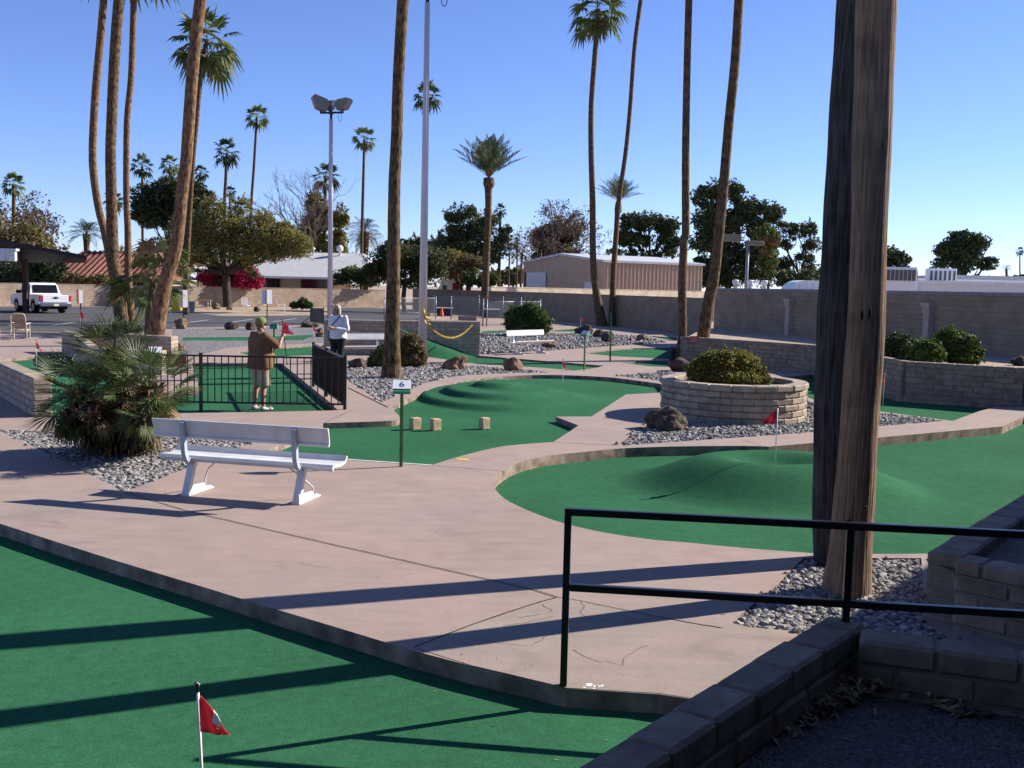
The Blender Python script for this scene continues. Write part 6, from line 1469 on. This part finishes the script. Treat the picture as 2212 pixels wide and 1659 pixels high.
# shrubs on the course
def shrub(label, d, base_v, blobs, leaf, n, ls, seed, z0=0.0, m2=None, p2=0., name='shrub', clump=.62, per=10, flat=.9, group=None):
    return tree(name, label, d, (sum(b[0] for b in blobs) / len(blobs), base_v), blobs, leaf, n, ls, WOOD, .035, seed, 'shrub', group, clump, per, 1.0, .75, 110, 0, m2, p2, True, z0, None, flat)
shrub('brown green bush between the thick palm trunk and the light pole', 30, 796, [(885, 745, 20, 22), (890, 775, 24, 20), (905, 770, 14, 24)], L_DRYB, 3600, .045, 201, m2=L_OLIVE, p2=.4)
shrub('small leafy bush on the bench side of the thick palm trunk', 29.5, 792, [(818, 775, 15, 17), (830, 765, 14, 20), (806, 785, 10, 10)], L_SHRUB, 2200, .05, 202, m2=L_OLIVE, p2=.3)
shrub('round dark green bush behind the bench with the chain link fence', 50, 722, [(1120, 690, 26, 26), (1145, 680, 28, 22), (1165, 700, 22, 24), (1130, 705, 34, 18)], L_SHRUB, 9000, .07, 203, m2=L_DARK, p2=.35, per=12)
shrub('yellow flowered shrub in the circular planter', PCY, 835, [(1525, 802, 38, 28), (1560, 792, 40, 32), (1600, 796, 42, 30), (1575, 812, 70, 20), (1638, 820, 26, 14)], leafmat('olive_gold_leaf', (.15, .15, .03), (.29, .25, .05), .3), 15000, .038, 204, z0=.58, m2=leafmat('bronze_green_leaf', (.07, .075, .015), (.14, .12, .025), .25), p2=.35, per=14)
mb = MB(); rng = random.Random(5)
for i in range(90):
    u, v = rng.gauss(1585, 42), rng.gauss(795, 14); 
    p = dep(u, v, PCY - rng.uniform(.25, .5)); leaves(mb, p, (.015,) * 3, 2, .014, rng)
fl_ = mb.build('flowers', L_FLOW, None, fixn=False)
sh4 = [o for o in bpy.data.objects if o.get('label') == 'yellow flowered shrub in the circular planter'][0]
fl_.parent = sh4; fl_.matrix_parent_inverse = Matrix.Translation(-Vector(sh4.location))
shrub('dark leafy bush half hidden by the big palm trunk on the raised bed', 26.5, 776, [(1945, 748, 26, 24), (1925, 758, 20, 18), (1965, 756, 20, 22), (1940, 768, 30, 14)], L_DARK, 3200, .055, 205, z0=.7, m2=L_SHRUB, p2=.35, group='bushes on the raised bed')
shrub('bright green bush in front of the other two on the raised bed', 25.0, 783, [(2000, 757, 28, 20), (2020, 766, 22, 16), (1985, 768, 18, 14), (2005, 775, 30, 12)], L_SHRUB, 4200, .05, 206, z0=.7, group='bushes on the raised bed')
shrub('largest green bush on the raised bed, with a pointed top', 25.5, 783, [(2050, 734, 24, 22), (2078, 750, 28, 24), (2102, 768, 20, 16), (2045, 758, 26, 20), (2075, 772, 36, 14)], L_SHRUB, 6500, .055, 207, z0=.7, m2=L_DARK, p2=.3, group='bushes on the raised bed')
shrub('low spiky juniper at the foot of the back wall', 88, 668, [(640, 659, 12, 6), (655, 655, 9, 8), (665, 660, 10, 5)], L_SHRUB, 900, .12, 208)
# dry leaves against the foreground wall
rng = random.Random(9); mb = MB()
c0 = at(1878, 1460, .2); a1 = at(1640, 1600, .2); a2 = at(2100, 1545, .2)
for i in range(620):
    e = a1 if rng.random() < .62 else a2; s = min(1, abs(rng.gauss(0, .5))); p = c0.lerp(e, s) + V(rng.gauss(0, .05), -abs(rng.gauss(0, .10)) * (1.2 - s) - .01, 0); h = max(0, .10 * (1 - s) * rng.random())
    az = rng.uniform(0, 6.28); L = rng.uniform(.05, .13); d = V(math.cos(az), math.sin(az), rng.uniform(-.2, .5)) * L * .5; w = V(-math.sin(az), math.cos(az), rng.uniform(-.5, .5)) * rng.uniform(.008, .016); q = p + V(0, 0, .012 + h)
    m_ = V(0, 0, rng.uniform(.0, .025)); mb.face([mb.vert(q - d), mb.vert(q + w + m_), mb.vert(q + d), mb.vert(q - w + m_)])
tag(mb.build('fallen_leaves', mat('dry_leaf', (.20, .14, .07), var=.3, island=.5, scale=5, col2=(.34, .26, .15)), fixn=False), 'dry curled leaves heaped in the corner of the foreground block wall', 'leaves', kind='stuff')
# ------------------------------------------------------------------ people
SKIN = mat('skin', (.42, .22, .145), var=.10, scale=9, rough=.55, col2=(.50, .28, .19))
SHIRTB = mat('brown_shirt', (.155, .080, .040), var=.22, scale=7, rough=.9, bump=.4, bscale=18, bdist=.02)
KHAKI = mat('khaki_shorts', (.42, .36, .26), var=.18, scale=9, rough=.9, bump=.4, bscale=16, bdist=.02)
CAPG = mat('green_cap', (.16, .19, .05), var=.15, rough=.8)
SHOE = mat('white_shoe', (.62, .60, .58), var=.1)
TOPW = mat('white_top', (.66, .65, .68), var=.08, scale=6, rough=.9, bump=.35, bscale=15, bdist=.02)
PANTS = mat('black_trousers', (.012, .012, .016), var=.2, rough=.9)
HAIRG = mat('ash_blond_hair', (.36, .29, .21), var=.35, scale=30, stretch=(1, 1, .15), rough=.6, col2=(.55, .47, .36))
BAGG = mat('grey_handbag', (.26, .25, .25), var=.1, rough=.6)
DARKG = mat('dark_lens', (.01, .01, .012), rough=.15, spec=.6)

def fused(name, mb, m, parent, voxel=.009, smooth=4, shift=False):
    """overlapping limbs fused into ONE continuous skin (voxel remesh, then smoothing)"""
    o = mb.build(name, m, None)
    r = o.modifiers.new('fuse', 'REMESH'); r.mode = 'VOXEL'; r.voxel_size = voxel; r.use_smooth_shade = True
    q = o.modifiers.new('soft', 'SMOOTH'); q.iterations = smooth; q.factor = .5
    me2 = bpy.data.meshes.new_from_object(o.evaluated_get(bpy.context.evaluated_depsgraph_get()))
    bpy.data.objects.remove(o); me2.name = name; me2.materials.clear(); me2.materials.append(m)
    for p in me2.polygons: p.use_smooth = True; p.material_index = 0
    n = bpy.data.objects.new(name, me2); COL.objects.link(n); n.parent = parent; return n
def ell(mb, c, r, n=16, rot=None):
    c = Vector(c); k = len(mb.v); prof = [(math.sin(t), -math.cos(t)) for t in np.linspace(.08, math.pi - .08, 11)]; mb.lathe(prof, n, 0, (0, 0, 0), cap=True)
    for i in range(k, len(mb.v)):
        p = Vector(mb.v[i]); p = Vector((p.x * r[0], p.y * r[1], p.z * r[2])); p = rot @ p if rot else p; mb.v[i] = tuple(c + p)
def limbs(mb, pts, rad, n=14):
    """tapered limb with rounded joints"""
    P = spline(pts, 4) if len(pts) > 2 else [Vector(p) for p in pts]
    if len(pts) > 2:
        R_ = []
        for i in range(len(rad) - 1): R_ += [rad[i] + (rad[i + 1] - rad[i]) * k / 4 for k in range(4)]
        R_.append(rad[-1])
    else: R_ = rad
    mb.tube(P, R_, n)
    for p, r in ((pts[0], rad[0]), (pts[-1], rad[-1])): ell(mb, p, (r, r, r), 10)
def hand(mb, w, h, n, curl=.8, flip=1):
    h = h.normalized(); n = (n - h * n.dot(h)).normalized(); s = n.cross(h) * flip
    limbs(mb, [w, w + h * .045, w + h * .085], [.026, .034, .032], 10)
    for off, L in ((-.030, .072), (-.010, .082), (.011, .078), (.031, .062)):
        p = w + h * .075 + s * off; pts = [p, p + h * .022]; p = pts[-1]
        for k in range(3):
            a = curl * (.45 + .55 * k); p = p + (h * math.cos(a) + n * math.sin(a)) * (L / 3); pts.append(p)
        for q, e in zip(pts, pts[1:]): limbs(mb, [q, e], [.0105, .0098], 8)
    t = w + h * .025 + s * .030; u = w + h * .055 + s * .055 + n * .014; limbs(mb, [t, u], [.014, .012], 8); limbs(mb, [u, u + h * .028 + n * .018 - s * .008], [.012, .010], 8)
def person(label, loc, rz, H, build, armR, armL, feet, tilt, handR, handL, mats):
    t = thing('person', label, 'person', loc, rz); k = H / 1.76; S = lambda x, y, z: V(x * k, y * k, z * k); w = build
    B = MB(); hd = V(tilt[1], tilt[0], -tilt[2]); HC = S(0, .01, 1.645) + hd
    ell(B, S(0, 0, .97), (.165 * w, .125 * w, .14)); ell(B, S(0, .012 * w, 1.12), (.155 * w, .125 * w, .17)); ell(B, S(0, 0, 1.31), (.175 * w, .125 * w, .18)); ell(B, S(0, -.012, 1.42), (.17 * min(w, 1.15), .075, .06))
    limbs(B, [S(0, -.015, 1.42), S(0, 0, 1.53) + hd * .6], [.068, .056])
    ell(B, HC + V(0, -.008, .025), (.079, .096, .095)); ell(B, HC + V(0, .026, -.055), (.058, .066, .062)); limbs(B, [HC + V(0, .086, .005), HC + V(0, .104, -.022)], [.011, .016], 8)
    for sg in (-1, 1): ell(B, HC + V(sg * .080, -.005, -.008), (.012, .022, .034), 8)
    J = {}
    for sg, arm, hnd, nm in ((1, armR, handR, 'R'), (-1, armL, handL, 'L')):
        sh = S(sg * .185 * min(w, 1.12), -.012, 1.425); e = S(*arm[0]); wr = S(*arm[1])
        limbs(B, [sh, sh.lerp(e, .5), e], [.062, .052, .043]); limbs(B, [e, e.lerp(wr, .35), wr], [.043, .042, .027]); hand(B, wr, V(*hnd[0]), V(*hnd[1]), hnd[2], sg); J[nm] = (sh, e, wr)
    F = {}
    for sg, f in ((1, feet[0]), (-1, feet[1])):
        hp_ = S(sg * .095 * w, 0, .92); kn = S(sg * .10 + f[0] * .5, .025 + f[1] * .5, .50); cf = S(sg * .105 + f[0] * .75, f[1] * .75 - .018, .34); an = S(sg * .11 + f[0], f[1] - .02, .09)
        limbs(B, [hp_, hp_.lerp(kn, .5), kn], [.10 * w ** .5, .082, .060]); limbs(B, [kn, cf, S(sg * .108 + f[0] * .9, f[1] * .9 - .018, .2), an], [.058, .060, .044, .038]); limbs(B, [an + V(0, -.03, -.05), S(sg * .115 + f[0], f[1] + .14, .04)], [.038, .034]); F[sg] = (hp_, kn, an)
    fused('body', B, mats['skin'], t, .0085, 3)
    C = MB(); hem = mats['hem']
    lw = min(w, 1.15); rs = ((hem, .212 * w, .178 * w, 0), (hem + .12, .204 * w, .172 * w, .01), (1.12, .190 * w, .162 * w, .014), (1.28, .194 * w, .154 * w, .004), (1.38, .192 * w, .135 * w, -.008), (1.445, .180 * lw, .112 * lw, -.014), (1.485, .115 * lw, .092, -.016), (1.50, .078, .076, -.012))
    rings = []
    for z, rx, ry, y0 in rs: rings.append([C.vert(S(rx * math.cos(q) * (1 + .03 * math.sin(5 * q + 9 * z)), ry * math.sin(q) * (1 + .03 * math.sin(4 * q + 7 * z)) + y0, z + (.015 * math.sin(3 * q) if z == hem else 0))) for q in np.linspace(0, 2 * math.pi, 33)[:-1]])
    for p, q in zip(rings, rings[1:]):
        for i in range(32): C.face((p[i], p[(i + 1) % 32], q[(i + 1) % 32], q[i]))
    C.face(rings[0][::-1]); C.face(rings[-1])
    for nm in 'RL':
        sh, e, wr = J[nm]; long_ = mats['sleeve'] > 1.2
        pts = [sh + V(0, 0, .005), sh.lerp(e, .55), e] + ([e.lerp(wr, .5), e.lerp(wr, .88)] if long_ else []); rr = [.066, .066, .062] + ([.052, .042] if long_ else [])
        if not long_: pts[-1] = sh.lerp(e, .97); rr = [.078, .082, .082]
        ell(C, pts[0], (rr[0],) * 3); C.tube(spline(pts, 4), list(np.interp(np.linspace(0, len(rr) - 1, 4 * (len(rr) - 1) + 1), range(len(rr)), rr)), 14)
        if long_: ell(C, e, (.060,) * 3)
    fused('top' if mats['sleeve'] > 1.2 else 'shirt', C, mats['top'], t, .012, 5)
    D = MB(); ell(D, S(0, 0, .93), (.172 * w, .138 * w, .12))
    for sg in (1, -1):
        hp_, kn, an = F[sg]
        if mats['short']: D.tube([hp_ + V(0, 0, .0), hp_.lerp(kn, .5), kn + V(0, 0, .0), kn - V(0, 0, .03)], [.125 * w ** .5, .122, .118, .120], 18)
        else: D.tube([hp_, hp_.lerp(kn, .5), kn, kn.lerp(an, .5), an - V(0, 0, .03)], [.115 * w ** .5, .098, .078, .072, .070], 18)
    fused('shorts' if mats['short'] else 'trousers', D, mats['bottom'], t, .012, 5)
    for sg in (1, -1):
        hp_, kn, an = F[sg]; sh_ = MB(); ell(sh_, V(an.x + sg * .005, an.y + .07, .035), (.048, .145, .038)); ell(sh_, V(an.x, an.y - .005, .06), (.044, .062, .045)); fused('shoe', sh_, mats['shoe'], t, .012, 2)
    return t, HC, J
mp_ = V(-4.80, 19.62, -.10); mrz = R(-47)
man, mh, MJ = person('man in a brown shirt, khaki shorts and green cap holding up a flag pole', mp_, mrz, 1.76, 1.36, ((.27, .24, 1.22), (.19, .37, 1.40)), ((-.29, .08, 1.17), (-.20, .30, 1.06)), ((.02, .02), (-.02, -.02)), (.02, 0, .0), ((.05, .25, .9), (-1, .1, 0), 1.25), ((.2, .8, -.2), (0, 0, -1), .7),
    dict(skin=SKIN, top=SHIRTB, bottom=KHAKI, shoe=SHOE, sleeve=1.0, hem=.80, short=True))
mb = MB(); mb.lathe([(1.0, -.30), (1.03, .10), (.97, .50), (.75, .85), (.35, 1.02), (.001, 1.05)], 24)
mb.v = [tuple(mh + V(x * .088, y * .106 - .008, z * .095 + .032)) for x, y, z in mb.v]
br = [mb.vert(mh + V(.085 * math.cos(a), .075 + .115 * max(0, math.sin(a)), .028 - .035 * math.sin(a))) for a in np.linspace(0, math.pi, 14)]; mb.face(br); br2 = [mb.vert(Vector(mb.v[q]) + V(0, 0, .009)) for q in br]; mb.face(br2)
for q in range(13): mb.face((br[q], br[q + 1], br2[q + 1], br2[q]))
mb.build('cap', CAPG, man, shift=False, fixn=False)
mb = MB(); mb.tube(spline([mh + V(-.084, .01, .005), mh + V(-.068, .075, .008), mh + V(-.03, .098, .005), mh + V(.03, .098, .005), mh + V(.068, .075, .008), mh + V(.084, .01, .005)], 4), .014, 6); mb.build('sunglasses', DARKG, man, shift=False)
hm = MB(); ell(hm, mh + V(0, -.035, -.012), (.084, .078, .070)); ell(hm, mh + V(0, -.05, -.075), (.06, .045, .05)); fused('hair', hm, mat('grey_brown_hair', (.16, .10, .065), var=.3, scale=20), man, .009, 2)
# the flag stick he holds
Rm = Matrix.Rotation(mrz, 3, 'Z'); hw_ = mp_ + Rm @ (MJ['R'][2] + V(.0, .03, .10))
top = dep(601.5, 688, hw_.y + .02); fs = flag('red flag on the dark stick held up by the man', V(0, 0, 0), .9, R(-12), .27, .23, .7, dark=True, mark=True, group='red flags in the golf holes')
bot = dep(612, 786, hw_.y + .10); ax = (top - bot); hz = hw_.z; s_ = (hz - bot.z) / ax.z; off = hw_ - (bot + ax * s_); 
fs.location = bot + V(off.x, off.y, 0)
for ch in list(fs.children):
    for v in ch.data.vertices:
        if ch.name.startswith('pole') and not ch.name.startswith('pole_cap'): v.co = v.co + (ax - V(0, 0, .9)) * (v.co.z / .9)
        else: v.co = v.co + (ax - V(0, 0, .9))
wp = V(-4.55, 26.9, 0.0); wrz = R(158)
wom, wh, WJ = person('woman with ash blond hair in a white top and black trousers, looking at her hands', wp, wrz, 1.80, 1.12, ((.25, -.02, 1.13), (.09, .24, 1.15)), ((-.27, .0, 1.13), (-.05, .26, 1.16)), ((.0, .0), (.0, .04)), (.04, .02, .02), ((-.5, .5, .1), (0, 0, 1), .9), ((.5, .5, .1), (0, 0, 1), .9),
    dict(skin=SKIN, top=TOPW, bottom=PANTS, shoe=PANTS, sleeve=1.5, hem=.90, short=False))
hm = MB(); ell(hm, wh + V(0, -.022, .040), (.102, .108, .100)); ell(hm, wh + V(0, -.075, -.08), (.092, .060, .13))
for sg in (-1, 1): ell(hm, wh + V(sg * .090, -.005, -.05), (.034, .052, .12)); ell(hm, wh + V(sg * .058, .062, .085), (.05, .036, .034))
for q in range(26): az = q * .55; ell(hm, wh + V(math.cos(az) * .088, -abs(math.sin(az)) * .085 - .005, -.13 - .03 * math.sin(q * 3)), (.020, .020, .05), 8)
fused('hair', hm, HAIRG, wom, .009, 2)
for sg in (-1, 1):
    mb = MB(); mb.lathe([(.001, -.013), (.011, -.006), (.013, 0), (.011, .006), (.001, .013)], 8, 0, wh + V(sg * .030, .084, .012)); mb.build('eye', DARKG, wom, shift=False)
mb = MB(); mb.box(wh + V(0, .090, -.062), (.042, .010, .009)); mb.build('mouth', mat('lips', (.30, .09, .08)), wom, shift=False)
mb = MB(); mb.box(V((WJ['R'][2].x + WJ['L'][2].x) / 2, WJ['R'][2].y + .10, WJ['R'][2].z + .03), (.08, .14, .012), R(20)); tag(mb.build('phone', DARKG, None, origin=(0, 0, 0)), 'dark phone in the hands of the woman', 'phone')
ph = COL.objects[-1] if False else [o for o in bpy.data.objects if o.get('label') == 'dark phone in the hands of the woman'][0]; ph.location = wp; ph.rotation_euler = (0, 0, wrz)
mb = MB(); mb.box(V(.25, .06, .98), (.12, .26, .30), 0, bev=.04); hb = mb.build('handbag', BAGG, None, origin=(0, 0, 0)); hb.location = wp; hb.rotation_euler = (0, 0, wrz); tag(hb, 'grey shoulder bag hanging at the hip of the woman', 'bag')
mb = MB(); st = spline([V(.25, .06, 1.12), V(.15, .185, 1.22), V(.0, .19, 1.33), V(-.12, .10, 1.50), V(-.14, -.02, 1.545), V(-.05, -.17, 1.35), V(.12, -.17, 1.15), V(.24, .0, 1.10)], 5); mb.tube(st, .012, 5); mb.build('strap', mat('navy_strap', (.02, .03, .07)), hb, shift=False)
